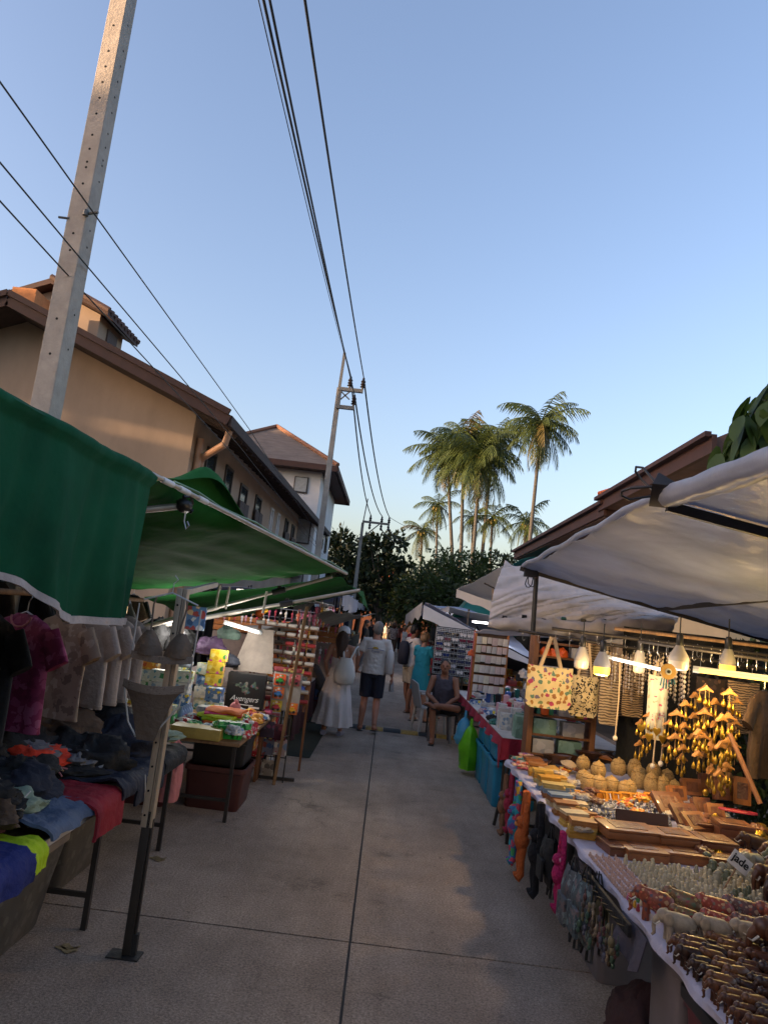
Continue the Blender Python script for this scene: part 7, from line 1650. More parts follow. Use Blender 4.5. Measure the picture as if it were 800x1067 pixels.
for i in range(12):
    heap('soft_goods', 'small soft article hanging right of the card frame', 'goods', (1.95+.06*(i % 4), 9.9+.1*i, .95+.07*(i % 5)), (.05, .05, .07), [M_grey, M_wcl, M_red, M_black, Kcase[0]][i % 5], i*1.7, group='soft articles right of the card frame')
lamp_tube('bright cold tube lamp under the pale blue-white canopy', (1.5, 13.4, 1.95), (2.0, 13.4, 1.95), (1, .96, .9), 1.2, 'cold_tube_glow', watt=10)
far_stall(1, 1.5, 14.5, 19, 'the right stall behind the pale blue-white canopy', M_tw, 2.2, GM, drop=.2)
far_stall(1, 1.55, 20, 27, 'the far right stall under the grey-white canopy', M_tb, 2.25, GM, drop=.25, peak=.3)
far_stall(1, 1.5, 29, 42, 'the last right stall near the bushy tree', M_tw, 2.4, GM, drop=.3, peak=.4)
# string of small lit bulbs at the brown house
T = thing('string_lights', 'string of tiny warm lights in front of the brown house', 'lights', (0, 56, 2.6))
pts = [W(403, 634, 56), W(407, 629, 56), W(412, 631, 56), W(416, 628, 56), W(421, 632, 56)]
k = MB(); k.tube(pts, .012, 4); k.build('cord', M_blk, T, local=False)
for i in range(11):
    a = pts[min(3, i*4//11)].lerp(pts[min(4, i*4//11+1)], (i*4/11) % 1); k = MB(); k.ell(a-V((0, 0, .06+.1*(i % 3))), (.055, .055, .065), 8, 6); k.build('bulb', emit('string_glow', (1, .6, .2), 1.2), T, local=False)
lamp_tube('small bright lamp in the far right stalls', (1.1, 24, 2.0), (1.5, 24, 2.0), (1, .9, .8), 1.5, 'far_glow', .03, 14)

# strings of shells and small charms between the bags and the bells
sk_ = MB(); sk_.tube([(0, 0, 0), (0, 0, -.42)], .002, 4)
for i in range(9): sk_.ell((.004*(i % 2), 0, -.05-.042*i), (.016-.001*(i % 3), .010, .014), 7, 5, .4, 3, seed=i)
ss0 = None; SSM = [mat('shell%d' % i, hx(c), .4, var=.3, scale=30) for i, c in enumerate(('b8a88c', '8f7a62', 'a89a90', 'c8bca8', '7a6a5a'))]
for i in range(30):
    px_ = 634+2.9*i+rnd.uniform(-1, 1); p = W(px_, 676+.12*(px_-634)+rnd.uniform(-3, 3), 6.5-.02*i)
    if ss0 is None: ss0 = one('shell_string', 'string of pale shells hanging between the woven bags and the gold bells', 'shell string', sk_, SSM[0], loc=p, group='shell strings under the tarp', smooth=50)
    else: setmat(dup(ss0, p, rnd.random()*3, scale=rnd.uniform(.6, 1.05)), SSM[i % 5])
hung_bag('dark flowered backpack hanging behind the gold bells', W(742, 700, 6.3), .26, .4, pattern('dark_floral', hx('3a2f2a'), [hx('7a5a40'), hx('55403a')], 22, .4), 0)
hung_bag('taupe backpack hanging behind the lamps at the right', W(775, 704, 6.2), .26, .42, M_stripe2, 0)
k = MB(); k.grid(lambda u, v: V((lerp(2.2, 3.6, u), 6.95+.04*math.sin(u*20), lerp(2.0, .5, v))), 30, 10, .006); one('back_cloth', 'black cloth closing the back of the souvenir stall behind the gold bells', 'cloth', k, M_black, smooth=60)
# clear wrapped articles scattered over the gaps of the table
for i in range(46):
    p = Pt(*rnd.choice([(rnd.uniform(596, 700), rnd.uniform(838, 880)), (rnd.uniform(700, 785), rnd.uniform(850, 905)), (rnd.uniform(575, 640), rnd.uniform(806, 850))])); p.z += rnd.uniform(.01, .07)
    heap('wrapped_article', 'small article in crinkled clear wrapping lying between the boxes and notebooks', 'packet', p, (.045, .05, .022), [M_wg, M_tr2, Kcase[2], K_or, M_canv, NB[i % 7]][i % 6], 90+i, rnd.random()*6, nz=.7, group='small wrapped articles on the souvenir table')

for i in range(22):
    X, Y = 1.95+.5*rnd.random(), 3.55+.95*rnd.random(); m = [EL[0], EL[1], EL[2], M_jd[2], M_jd[1]][i % 5]
    if X/Y > .66: continue
    dup(e0, (X, Y, TT), rnd.uniform(-.6, .6), 'medium dark or greenish elephant in the group at the back right beside the boxes', 'medium elephants beside the boxes', rnd.uniform(.13, .2), {'carved_body': m, 'ear': m})
for i in range(26):
    p = Pt(rnd.uniform(726, 792), rnd.uniform(868, 900)); p.z += rnd.uniform(.0, .05)
    heap('wrapped_article', 'small article in crinkled wrapping among the boxes at the right edge', 'packet', p, (.05, .05, .03), [M_wg, M_bx, M_bx2, M_bowl, M_gold][i % 5], 190+i, rnd.random()*6, nz=.6, group='wrapped articles at the right edge')
for i in range(26):
    y = 8.0+rnd.random()*4.2; x = 1.34+rnd.random()*.9
    heap('wrapped_goods', 'small wrapped article between the tumblers', 'packet', (x, y, .753), (.06, .07, .05), [K_wh, K_pk, TM[1], TM[2], TM[4], M_black][i % 6], 230+i, rnd.random()*6, group='wrapped articles between the tumblers')
# ================================================================ people
def remeshed(mb, name, m, parent, vox=.012, smooth=4):
    me = bpy.data.meshes.new(name); me.from_pydata([tuple(p) for p in mb.v], [], mb.f)
    bm = bmesh.new(); bm.from_mesh(me); bmesh.ops.recalc_face_normals(bm, faces=bm.faces); bm.to_mesh(me); bm.free()
    o = bpy.data.objects.new(name, me); COL.objects.link(o)
    r = o.modifiers.new('r', 'REMESH'); r.mode = 'VOXEL'; r.voxel_size = vox
    s = o.modifiers.new('s', 'SMOOTH'); s.iterations = smooth; s.factor = .5
    bpy.context.view_layer.update()
    m2 = bpy.data.meshes.new_from_object(o.evaluated_get(bpy.context.evaluated_depsgraph_get()))
    bpy.data.objects.remove(o); m2.name = name
    m2.materials.clear(); m2.materials.append(m)
    for p in m2.polygons: p.use_smooth = True
    q = bpy.data.objects.new(name, m2); COL.objects.link(q); q.parent = parent
    return q
def skin(key, c): return mat(key, hx(c), .55, var=.12, scale=8)
SK = {'fair': skin('skin_fair', 'b07f66'), 'tan': skin('skin_tan', '8f5f45'), 'brown': skin('skin_brown', '5a3826'), 'red': skin('skin_reddish', 'b0785f')}
HAIR = {k: mat('hair_'+k, hx(c), .6, var=.35, scale=18, stretch=(3, 3, .6), bump=.3) for k, c in (('brown', '3a2418'), ('black', '120e0c'), ('grey', '6f6964'), ('light', '8a6a48'))}
def P0(sex=0):
    k = .92 if sex else 1
    d = {'hipL': V((-.095, 0, .92)), 'hipR': V((.095, 0, .92)), 'kneeL': V((-.10, .01, .49)), 'kneeR': V((.10, .01, .49)), 'ankL': V((-.10, -.03, .085)), 'ankR': V((.10, -.03, .085)),
         'pel': V((0, 0, .96)), 'waist': V((0, 0, 1.10)), 'chest': V((0, .0, 1.29)), 'shC': V((0, 0, 1.425)), 'neck': V((0, .005, 1.49)), 'head': V((0, .03, 1.625)),
         'shL': V((-.185*k, 0, 1.415)), 'shR': V((.185*k, 0, 1.415)), 'elL': V((-.25*k, -.02, 1.14)), 'elR': V((.25*k, -.02, 1.14)), 'wrL': V((-.26*k, .05, .90)), 'wrR': V((.26*k, .05, .90)),
         'toeL': V((-.12, .14, .03)), 'toeR': V((.12, .14, .03))}
    return d
def hand_geo(m, w, d, side, palm_n):
    """palm, four fingers and thumb; w wrist, d forearm direction"""
    d = d.normalized(); n = palm_n-d*palm_n.dot(d); n.normalize(); s = d.cross(n)*side
    c = w+d*.05; M_ = Matrix((s, d, n)).transposed()
    m.ell(c, (.036, .052, .016), 10, 7, M=M_)
    for i, (ox, L) in enumerate(((-.028, .062), (-.009, .072), (.010, .067), (.028, .052))):
        a = w+d*.088+s*ox; b = a+d*L*.5+n*.010; e = b+d*L*.38+n*.026; m.tube([a-d*.02, a, b, e], [.0095, .0092, .0086, .0075], 7)
    a = w+d*.03-s*.03; m.tube([a, a+d*.025-s*.024+n*.008, a+d*.058-s*.028+n*.018], [.012, .0105, .008], 7)
def body_mesh(p, sex=0, fine=True):
    m = MB(); f = .9 if sex else 1.
    def ring(c, ax, ay, M_): return [c+M_ @ V((ax*math.cos(2*PI*j/16), ay*math.sin(2*PI*j/16), 0)) for j in range(16)]
    def frame(a, b, xr):
        z = (b-a).normalized(); x = xr-z*xr.dot(z); x.normalize(); y = z.cross(x); return Matrix((x, y, z)).transposed()
    xs = (p['shR']-p['shL']).normalized(); xh = (p['hipR']-p['hipL']).normalized()
    ch = [p['pel']-(p['waist']-p['pel'])*.55, p['pel'], p['waist'], p['chest'], p['shC'], p['shC'].lerp(p['neck'], .6)]
    ax = [.12, .165*(1.05 if sex else 1), .14*f, .165*f, .15*f, .06]; ay = [.085, .115, .095, .115, .085, .055]
    rg = []
    for i, c in enumerate(ch):
        a = ch[max(0, i-1)]; b = ch[min(len(ch)-1, i+1)]; rg.append(ring(c, ax[i], ay[i], frame(a, b, xh.lerp(xs, i/5))))
    m.loft(rg)
    m.tube([p['shC'], p['neck'], p['head']-(p['head']-p['neck'])*.3], [.07*f, .056*f, .055*f], 12)
    up = (p['head']-p['neck']).normalized()
    for s, L in ((-1, 'L'), (1, 'R')):
        m.tube([p['hip'+L]+V((0, 0, .03)), p['hip'+L].lerp(p['knee'+L], .35), p['knee'+L], p['knee'+L].lerp(p['ank'+L], .35)-V((0, .015, 0)), p['ank'+L]], [.095*(1.05 if sex else 1), .082, .056, .056, .038], 12)
        tm = p['toe'+L]-p['ank'+L]; heel = p['ank'+L]-V((tm.x, tm.y, 0)).normalized()*.035 if True else 0
        h = V((heel.x, heel.y, p['ank'+L].z-.05))
        m.tube([h, p['ank'+L]+V((0, 0, -.035)), p['ank'+L].lerp(p['toe'+L], .6), p['toe'+L]], [.03, .042, .034, .022], 10); m.ell(p['toe'+L].lerp(p['ank'+L], .18), (.045, .05, .02), 10, 6)
        m.tube([p['shC'].lerp(p['sh'+L], .5), p['sh'+L], p['sh'+L].lerp(p['el'+L], .4), p['el'+L], p['el'+L].lerp(p['wr'+L], .3), p['wr'+L]], [.06*f, .062*f, .05*f, .041*f, .042*f, .029*f], 12)
        if fine: hand_geo(m, p['wr'+L], p['wr'+L]-p['el'+L], s, V((-s, .3, 0)))
        else: m.ell(p['wr'+L]+(p['wr'+L]-p['el'+L]).normalized()*.07, (.03, .035, .07), 8, 6)
    return m
def head_geo(m, p, yaw=0., tilt=0.):
    M_ = RZ(yaw) @ RX(tilt); c = p['head']
    m.ell(c+V((0, -.005, .015)), (.078, .098, .105), 18, 13, M=M_); m.ell(c+M_ @ V((0, .025, -.05)), (.058, .065, .07), 14, 10, M=M_)
    m.tube([c+M_ @ V((0, .085, .02)), c+M_ @ V((0, .115, -.018)), c+M_ @ V((0, .09, -.03))], [.012, .017, .012], 8)
    m.ell(c+M_ @ V((0, .088, -.062)), (.024, .012, .010), 8, 6)
    for s in (-1, 1): m.ell(c+M_ @ V((s*.08, -.005, -.005)), (.012, .022, .032), 8, 6, M=M_); m.ell(c+M_ @ V((s*.033, .088, .03)), (.022, .012, .008), 8, 6, M=M_)
    return M_
def person(label, loc, rotz, sk, hair, top, bot, pose=None, sex=0, h=1.75, yaw=0., tilt=0., fine=True, hairstyle='short', shoes=None, group=None):
    p = P0(sex)
    if pose:
        for k, v in pose.items(): p[k] = V(v)
    T = thing('person', label, 'person', loc, rotz, group); sfc = h/1.75; T.scale = (sfc,)*3
    vx = .011 if fine else .02
    m = body_mesh(p, sex, fine); M_ = head_geo(m, p, yaw, tilt); c = p['head']
    body = remeshed(m, 'body', sk, T, vx, 3)
    if fine:
        for s in (-1, 1):
            e = MB(); e.ell(c+M_ @ V((s*.033, .090, .012)), (.013, .007, .006), 8, 6, M=M_); e.build('eye', mat('dark_eye', (.015, .012, .01), .2), T, smooth=60)
    k = MB()
    if hairstyle == 'short':
        vs = []
        k.ell(c+M_ @ V((0, -.018, .035)), (.084, .098, .098), 18, 12, .08, 9, M=M_, seed=3)
        k.ell(c+M_ @ V((0, -.045, -.01)), (.078, .068, .085), 14, 9, .08, 9, M=M_)
    elif hairstyle in ('long', 'bun'):
        k.ell(c+M_ @ V((0, -.018, .03)), (.088, .10, .105), 18, 12, .06, 9, M=M_); k.ell(c+M_ @ V((0, -.05, -.02)), (.084, .07, .09), 14, 9, .06, 9, M=M_)
        if hairstyle == 'long': k.loft([[c+V(((.08+.02*math.sin(i))*w*math.cos(2*PI*j/16)+.01*NZ.noise(V((j*.9, i*.5, 1))), -.06-.045*math.sin(i/6*PI*.6)+.045*w*math.sin(2*PI*j/16)*(1+.3*NZ.noise(V((j*1.7, i*.3, 0)))), .02-.065*i)) for j in range(16)] for i, w in enumerate((1, 1.1, 1.15, 1.2, 1.15, 1.05, .95, .6))])
        else: k.ell(c+M_ @ V((0, -.11, .06)), (.045, .045, .045), 12, 8, .2, 5)
    remeshed(k, 'hair', hair, T, vx, 1)
    def off(tub, pts, r): tub.tube(pts, r, 12)
    if top:
        m_, sl, hem, nm = top; k = MB(); f = .9 if sex else 1.
        xs = (p['shR']-p['shL']).normalized()
        sp = [p['pel'].lerp(p['waist'], hem), p['waist'], p['chest'], p['shC'], p['shC'].lerp(p['neck'], .35)]
        ax = [.206*f, .18*f, .178*f, .155*f, .072]; ay = [.152, .128, .128, .098, .068]; rg = []
        for i, c_ in enumerate(sp):
            a = sp[max(0, i-1)]; b = sp[min(4, i+1)]; z = (b-a).normalized(); x = xs-z*xs.dot(z); x.normalize(); y = z.cross(x)
            rg.append([c_+(x*ax[i]*math.cos(2*PI*j/20)+y*ay[i]*math.sin(2*PI*j/20))*(1+.06*NZ.noise(V((j*.8, i*1.3, h*9)))) for j in range(20)])
        k.loft(rg)
        for L in 'LR':
            q = p['sh'+L].lerp(p['el'+L], sl) if sl > 0 else None
            if q is not None: k.tube([p['shC'].lerp(p['sh'+L], .45), p['sh'+L]+V((0, 0, .008)), p['sh'+L].lerp(q, .5), q], [.066*f, .068*f, .064*f, .066*f], 12)
            else: k.tube([p['shC'].lerp(p['sh'+L], .35), p['sh'+L].lerp(p['shC'], .25)], [.075*f, .062*f], 12)
        q = remeshed(k, nm, m_, T, vx, 2)
        for v in q.data.vertices:
            v.co += v.normal*(.008*NZ.noise(V((v.co.x*7, v.co.y*7, v.co.z*15+h*5)))+.006*NZ.noise(v.co*24))
    if bot:
        m_, kn, nm = bot; k = MB(); 
        w0 = p['waist'].lerp(p['pel'], .35); k.loft([[c_+V((a_*math.cos(2*PI*j/18), b_*math.sin(2*PI*j/18), 0)) for j in range(18)] for c_, a_, b_ in ((p['pel']-V((0, 0, .1)), .16, .115), (p['pel'], .182, .132), (w0, .165, .122))])
        for L in 'LR':
            if kn <= 1: e = p['hip'+L].lerp(p['knee'+L], kn); k.tube([p['hip'+L]+V((0, 0, .02)), p['hip'+L].lerp(e, .5), e], [.112, .104, .095], 14)
            else: e = p['knee'+L].lerp(p['ank'+L], kn-1); k.tube([p['hip'+L]+V((0, 0, .02)), p['hip'+L].lerp(p['knee'+L], .5), p['knee'+L], e], [.112, .095, .075, .06], 14)
        remeshed(k, nm, m_, T, vx, 2)
    if shoes:
        for L in 'LR':
            t_ = p['toe'+L]; a = p['ank'+L]; d = V((t_.x-a.x, t_.y-a.y, 0)).normalized(); k = MB()
            if shoes[1] == 'flip':
                lo = min(t_.z, a.z-.055)-.018; s = V((-d.y, d.x, 0)); hz = a.z-.085
                k.loft([[q+s*w+V((0, 0, z)) for w, z in ((-.043, 0), (.043, 0), (.043, .016), (-.043, .016))] for q in (V((a.x, a.y, hz))-d*.07, V((t_.x, t_.y, t_.z-.03))+d*.03)])
                k.build('sandal', shoes[0], T, bevel=.004)
            else:
                hh = V((a.x, a.y, a.z-.05)); k.tube([hh-d*.05, hh+d*.02+V((0, 0, .01)), hh.lerp(V((t_.x, t_.y, t_.z+.012)), .7), V((t_.x, t_.y, t_.z+.008))+d*.02], [.04, .056, .048, .032], 12); k.build('shoe', shoes[0], T, smooth=60)
    return T, p
# --- man in white t-shirt walking away
M_tee = cloth('white_tshirt', hx('cfc4bb'), var=.08); M_nshort = cloth('navy_shorts', (.012, .014, .028))
T, p = person('grey-haired man walking away in white t-shirt with printed back and navy shorts', (-.15, 12.12, 0), rad(-4), SK['red'], HAIR['grey'], (M_tee, .62, -.35, 'tshirt'), (M_nshort, .88, 'shorts'),
              {'kneeR': (.10, .02, .49), 'ankR': (.12, -.22, .14), 'toeR': (.14, -.08, .06), 'kneeL': (-.10, .03, .49), 'ankL': (-.12, .02, .085), 'toeL': (-.15, .18, .03), 'wrR': (.30, .03, .90), 'elR': (.27, -.05, 1.14), 'wrL': (-.31, .06, .90), 'elL': (-.27, -.03, 1.14)}, h=1.76, shoes=(M_blk, 'flip'), tilt=-.05)
k = MB(); k.prism([(.05*math.cos(q), .03*math.sin(q)) for q in [PI*i/10 for i in range(11)]], .004, (0, -.148, 1.315)); k.build('sun_print', mat('yellow_print', hx('c8a01c'), .7), T)
k = MB(); k.beam((-.13, -.128, 1.305), (-.05, -.143, 1.312), .012, .006); k.beam((-.05, -.143, 1.312), (.06, -.143, 1.306), .012, .005); k.beam((.06, -.142, 1.306), (.14, -.12, 1.296), .012, .007); k.build('line_print', mat('blue_print', hx('2a3a78'), .7), T)
text_mesh('Travel', .052, T, mat('blue_print'), 'back_lettering', (0, -.147, 1.272), shear=.2)
k = MB(); k.lathe([(.034, -.012), (.037, -.01), (.037, .012), (.034, .014)], 12, p['wrL']+V((0, 0, .02))); k.build('watch', M_blk, T, smooth=40)
bg_ = MB(); bg_.loft([[V((a*math.cos(q), b*math.sin(q), z)) for q in [2*PI*j/14 for j in range(14)]] for a, b, z in ((.05, .10, -.36), (.07, .13, -.34), (.07, .12, -.1), (.055, .10, 0), (.03, .06, .03))])
one('shopping_bag', 'white bag hung under the right arm of the man in white t-shirt', 'bag', bg_, mat('white_bag', hx('c4bdb8'), .6, var=.06), loc=(.09, 12.07, 1.30), smooth=60)
heap('plastic_bag', 'small crumpled white plastic bag in the right hand of the man in white t-shirt', 'bag', (.17, 12.2, .66), (.04, .05, .12), mat('clear_bag', hx('a8a4a4'), .3, trans=.2), 3, nz=.4)
# --- woman in long white dress
T, p = person('woman walking away in long white dress with white cap and long brown hair', (-.66, 11.35, 0), rad(-8), SK['fair'], HAIR['brown'], None, None,
              {'wrL': (-.22, .1, .95), 'elL': (-.24, -.02, 1.15), 'wrR': (.22, .14, .95), 'ankL': (-.12, -.12, .09), 'toeL': (-.13, .02, .04), 'ankR': (.12, .03, .085), 'toeR': (.14, .18, .03)}, sex=1, h=1.62, hairstyle='long', shoes=(mat('pale_sneaker', hx('9a98a8'), .6), 'shoe'))
M_dress = cloth('white_dress', hx('d2c6c2'), var=.07)
k = MB(); rg = []
for i, (z, a, b, sx_, fo) in enumerate(((1.34, .125, .095, 0, .0), (1.2, .15, .11, 0, .02), (1.08, .135, .10, 0, .03), (.98, .17, .13, 0, .06), (.8, .21, .17, -.01, .10), (.64, .25, .20, -.02, .13), (.62, .265, .21, -.02, .05), (.45, .275, .23, -.02, .13), (.28, .305, .25, -.025, .15), (.17, .32, .26, -.03, .17))):
    ring = []
    for j in range(48):
        q = 2*PI*j/48; f = 1+fo*(.6*math.sin(q*11+z*2)+.7*NZ.noise(V((math.cos(q)*2.5, math.sin(q)*2.5, z*.8)))); ring.append(V((sx_+a*f*math.cos(q), b*f*math.sin(q), z+.012*math.sin(q*2))))
    rg.append(ring)
k.loft(rg); k.build('dress', M_dress, T, smooth=60)
for s in (-1, 1): k = MB(); k.tube([(s*.10, .05, 1.33), (s*.115, 0, 1.44), (s*.10, -.08, 1.36)], .008, 6); k.build('dress_strap', M_dress, T)
k = MB(); hc = p['head']; k.lathe([(.098, .025), (.103, .05), (.095, .10), (.06, .135), (.01, .148), (.001, .148)], 20, hc+V((0, -.01, 0))); k.loft([[hc+V((.085*w, y, .04+z)) for w, z in ((-1, -.012), (-.5, .0), (.5, 0), (1, -.012), (.5, .008), (-.5, .008))] for y in (.08, .17)]); k.build('cap', mat('white_cap', hx('d4d6de'), .7, var=.05), T, smooth=50)
k = MB(); k.prism([(.035*math.cos(q), .022*math.sin(q)) for q in [PI*i/8 for i in range(9)]], .004, hc+V((0, -.105, .032))); k.build('cap_opening', HAIR['brown'], T)
Bp = thing('backpack', 'white drawstring backpack on the back of the woman in the white dress', 'backpack', (-.56, 11.17, 1.02), rad(-12))
k = MB(); rg = [[V((a*math.cos(2*PI*j/20)*(1+.06*NZ.noise(V((j*.7, z*9, 0)))), b*math.sin(2*PI*j/20)-.02, z)) for j in range(20)] for a, b, z in ((.10, .05, -.24), (.15, .085, -.21), (.165, .10, -.10), (.14, .085, .03), (.10, .06, .12), (.085, .05, .15))]; k.loft(rg); k.build('bag_body', mat('white_pack', hx('d6d2ce'), .55, var=.06), Bp, smooth=60)
for s in (-1, 1): k = MB(); k.tube([(s*.05, .03, .13), (s*.10, .10, .30), (s*.11, .16, .33), (s*.12, .25, .2)], .014, 6); k.build('shoulder_strap', mat('white_pack'), Bp, smooth=60)
# --- young man with navy backpack at the right stalls
T, p = person('young man in white t-shirt and pale shorts with navy backpack, hand raised to his mouth', (.55, 15.3, 0), rad(-62), SK['tan'], HAIR['black'], (M_tee, .75, -.4, 'tshirt'), (cloth('cream_shorts', hx('a89c88')), .8, 'shorts'),
              {'elR': (.24, .16, 1.17), 'wrR': (.08, .22, 1.40), 'elL': (-.24, .14, 1.16), 'wrL': (-.08, .27, 1.28), 'ankL': (-.11, .12, .085), 'toeL': (-.12, .28, .03)}, h=1.78, shoes=(M_brown, 'flip'), tilt=-.25)
Bp = thing('backpack', 'navy backpack worn by the young man in white t-shirt', 'backpack', T.location+V((-.17, -.10, 1.2)), rad(-62))
k = MB(); k.loft([[V((a*math.cos(q), b*math.sin(q), z)) for q in [2*PI*j/16 for j in range(16)]] for a, b, z in ((.11, .06, -.25), (.15, .09, -.22), (.155, .10, 0), (.14, .085, .16), (.09, .05, .22))]); k.build('bag_body', M_navy, Bp, smooth=60)
for s in (-1, 1): k = MB(); k.tube([(s*.08, .07, .18), (s*.1, .17, .26), (s*.1, .30, .12), (s*.12, .2, -.15)], .014, 6); k.build('shoulder_strap', M_navy, Bp)
heap('jacket', 'dark grey jacket hanging on the arm of the young man with backpack', 'jacket', T.location+V((.16, -.24, .68)), (.08, .08, .42), cloth('dark_grey_cloth', hx('3c3d42')), 4, nz=.3)
# --- woman in turquoise dress
M_tq = cloth('turquoise_dress', hx('2f9aa6'), var=.08)
T, p = person('woman in short turquoise dress with hair tied up standing at the sunglasses grid', (.72, 14.05, 0), rad(-38), SK['fair'], HAIR['light'], (M_tq, .55, -.2, 'dress_top'), None,
              {'elR': (.23, .12, 1.17), 'wrR': (.1, .3, 1.22), 'elL': (-.23, .1, 1.16), 'wrL': (-.12, .28, 1.1), 'ankR': (.12, .1, .085), 'toeR': (.14, .26, .03)}, sex=1, h=1.66, hairstyle='bun', shoes=(M_blk, 'flip'), tilt=-.45)
k = MB(); rg = []
for z, a, b in ((1.22, .16, .125), (1.1, .152, .12), (.98, .185, .15), (.8, .2, .165), (.62, .205, .17)):
    rg.append([V((a*math.cos(2*PI*j/28)*(1+.05*NZ.noise(V((j*.6, z*4, 1)))), b*math.sin(2*PI*j/28), z)) for j in range(28)])
k.loft(rg); k.build('dress_skirt', M_tq, T, smooth=60)
person('person in dark red shirt partly hidden behind the woman in turquoise', (1.05, 14.75, 0), rad(-80), SK['tan'], HAIR['black'], (M_red, .9, -.4, 'tshirt'), (M_black, 1.5, 'trousers'), None, h=1.66, fine=False)
# --- seated man
T, p = person('man in grey sleeveless top sitting at the tumbler stall with one ankle on his knee', (1.0, 12.0, 0), rad(172), SK['tan'], HAIR['black'], (cloth('grey_vest', hx('4b4650')), 0, -.25, 'vest'), (cloth('black_shorts', (.012, .011, .013)), .95, 'shorts'),
              {'pel': (0, -.02, .53), 'waist': (0, -.02, .66), 'chest': (0, .03, .86), 'shC': (0, .05, 1.0), 'neck': (0, .07, 1.065), 'head': (0, .10, 1.195), 'shL': (-.18, .05, .985), 'shR': (.18, .05, .985), 'elL': (-.24, .14, .73), 'elR': (.24, .14, .73), 'wrL': (-.07, .34, .60), 'wrR': (.05, .36, .62),
               'hipL': (-.1, 0, .5), 'hipR': (.1, 0, .5), 'kneeR': (.12, .40, .52), 'kneeL': (-.27, .36, .58), 'ankL': (.10, .46, .60), 'ankR': (.08, .38, .09), 'toeL': (.24, .50, .62), 'toeR': (.08, .55, .03)}, h=1.72, shoes=(M_blk, 'flip'))
T = thing('stool', 'grey plastic stool under the seated man', 'stool', (1.0, 12.04, 0)); M_gpl = mat('grey_stool', hx('5f5d60'), .45)
k = MB(); k.box(-.16, .16, -.15, .15, .40, .43); k.build('seat', M_gpl, T, bevel=.01)
for x in (-1, 1):
    for y in (-1, 1): k = MB(); k.beam((x*.13, y*.12, .40), (x*.17, y*.16, 0), .045, .03); k.build('leg', M_gpl, T, bevel=.004)
M_wpl = mat('white_chair_plastic', hx('b0aca8'), .4, var=.06)
T = thing('plastic_chair', 'white plastic chair half hidden behind the seated man', 'chair', (.86, 12.75, 0), rad(-75))
k = MB(); k.grid(lambda u, v: V(((u-.5)*.44, (v-.5)*.44, .43-.02*math.sin(u*PI)*math.sin(v*PI))), 10, 10, .02); k.build('seat', M_wpl, T, smooth=50)
k = MB(); k.grid(lambda u, v: V(((u-.5)*.44, -.22-.10*v-.05*math.cos((u-.5)*3), .44+.42*v-.05*(2*u-1)**2*v)), 12, 10, .015); k.build('backrest', M_wpl, T, smooth=50)
for x in (-1, 1):
    for y in (-1, 1): k = MB(); k.beam((x*.19, y*.19, .42), (x*.23, y*.23, 0), .05, .035); k.build('leg', M_wpl, T, bevel=.004)
    k = MB(); k.tube([(x*.22, .2, .42), (x*.24, .2, .62), (x*.24, 0, .65), (x*.22, -.25, .66)], .02, 8); k.build('armrest', M_wpl, T, smooth=60)
# --- person bending over at the keyring stall
T, p = person('person in dark brown top and blue jeans sitting bent forward at the keyring stall', (-1.0, 12.5, 0), rad(70), SK['tan'], HAIR['brown'], (cloth('dark_brown_top', hx('3f3026')), .6, -.3, 'top'), (cloth('blue_jeans', hx('2f3d58')), 1.7, 'jeans'),
              {'pel': (0, -.05, .5), 'waist': (0, .02, .62), 'chest': (0, .14, .80), 'shC': (0, .22, .92), 'neck': (0, .27, .97), 'head': (0, .33, 1.07), 'shL': (-.17, .22, .90), 'shR': (.17, .22, .90), 'elL': (-.2, .34, .66), 'elR': (.2, .34, .66), 'wrL': (-.1, .5, .52), 'wrR': (.1, .5, .52),
               'hipL': (-.1, 0, .46), 'hipR': (.1, 0, .46), 'kneeR': (.14, .4, .5), 'kneeL': (-.14, .4, .5), 'ankL': (-.14, .32, .09), 'ankR': (.14, .32, .09), 'toeL': (-.15, .48, .03), 'toeR': (.15, .48, .03)}, sex=1, h=1.66, tilt=-.5, shoes=(M_black, 'shoe'))
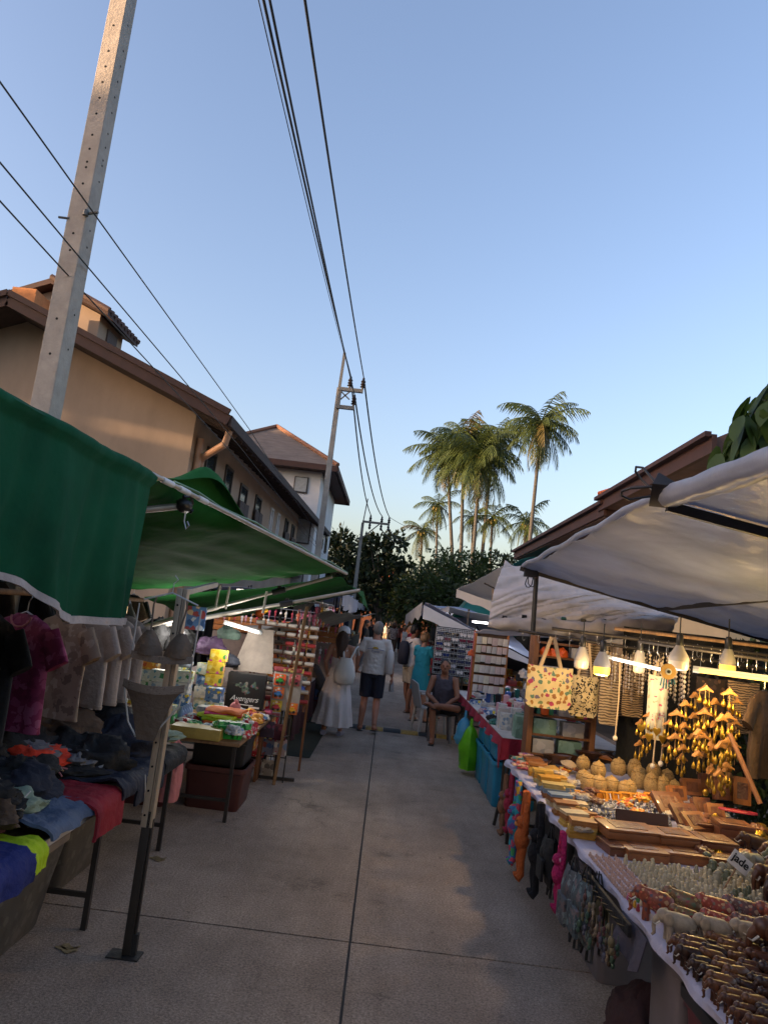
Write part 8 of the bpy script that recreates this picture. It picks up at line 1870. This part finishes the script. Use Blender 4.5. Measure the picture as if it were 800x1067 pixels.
T = thing('stool', 'low red plastic stool under the person bent forward at the keyring stall', 'stool', (-.97, 12.5, 0), rad(70)); M_rpl = mat('red_stool', hx('7a1f28'), .45)
k = MB(); k.box(-.15, .15, -.15, .13, .34, .37); k.build('seat', M_rpl, T, bevel=.01)
for x in (-1, 1):
    for y in (-1, 1): k = MB(); k.beam((x*.12, y*.12-.01, .34), (x*.15, y*.15-.01, 0), .04, .03); k.build('leg', M_rpl, T, bevel=.004)
# --- crowd farther down the street
CW = [((398, 50), 175, M_tee, M_black, .85, 'person in white t-shirt and dark shorts in the distant crowd, nearest the middle'), ((404, 52), 170, M_tee, M_beige, .9, 'person in white t-shirt and beige shorts beside the one in dark shorts'), ((393, 46), 160, cloth('lilac_top', hx('8a7c90')), M_black, 1.6, 'person in lilac top at the left of the distant crowd'),
      ((412, 37), 190, pattern('patterned_top', hx('a08a80'), [hx('6a4a48'), hx('c0a898')], 14, .4), M_brown, .7, 'person in patterned top walking at the right of the distant crowd'), ((417, 42), 175, M_pink, M_navy, 1.6, 'person in pink top in the distant crowd'), ((424, 34), 110, M_wcl, M_red, .8, 'person in white top at the right stalls, far behind the young man'),
      ((388, 40), 180, M_black, M_black, 1.6, 'person in black in the shade at the left far stalls'), ((408, 56), 0, M_brown, M_navy, 1.6, 'person in brown farthest away in the street'), ((430, 26), 90, M_red, M_black, .9, 'red-shirted person at the right stall behind the blue-white canopy'), ((383, 24), -90, M_black, M_grey, 1.6, 'dark-clothed seller standing at the left pale-roofed stall')]
for i, ((px, Y), rz, a, b, kn, lb) in enumerate(CW):
    g = groundpt(px, Y); st = i % 2
    person(lb, g, rad(rz), SK[('fair', 'tan', 'red', 'brown')[i % 4]], HAIR[('brown', 'black', 'light')[i % 3]], (a, .7, -.4, 'top'), (b, kn, 'bottoms'), {'ankL': (-.11, .14, .085), 'toeL': (-.12, .3, .03), 'kneeL': (-.1, .1, .5), 'ankR': (.11, -.14, .1), 'toeR': (.12, .02, .04)} if st else None, sex=i % 3 == 0, h=1.62+.03*(i % 5), fine=False, hairstyle='short' if i % 3 else 'long')
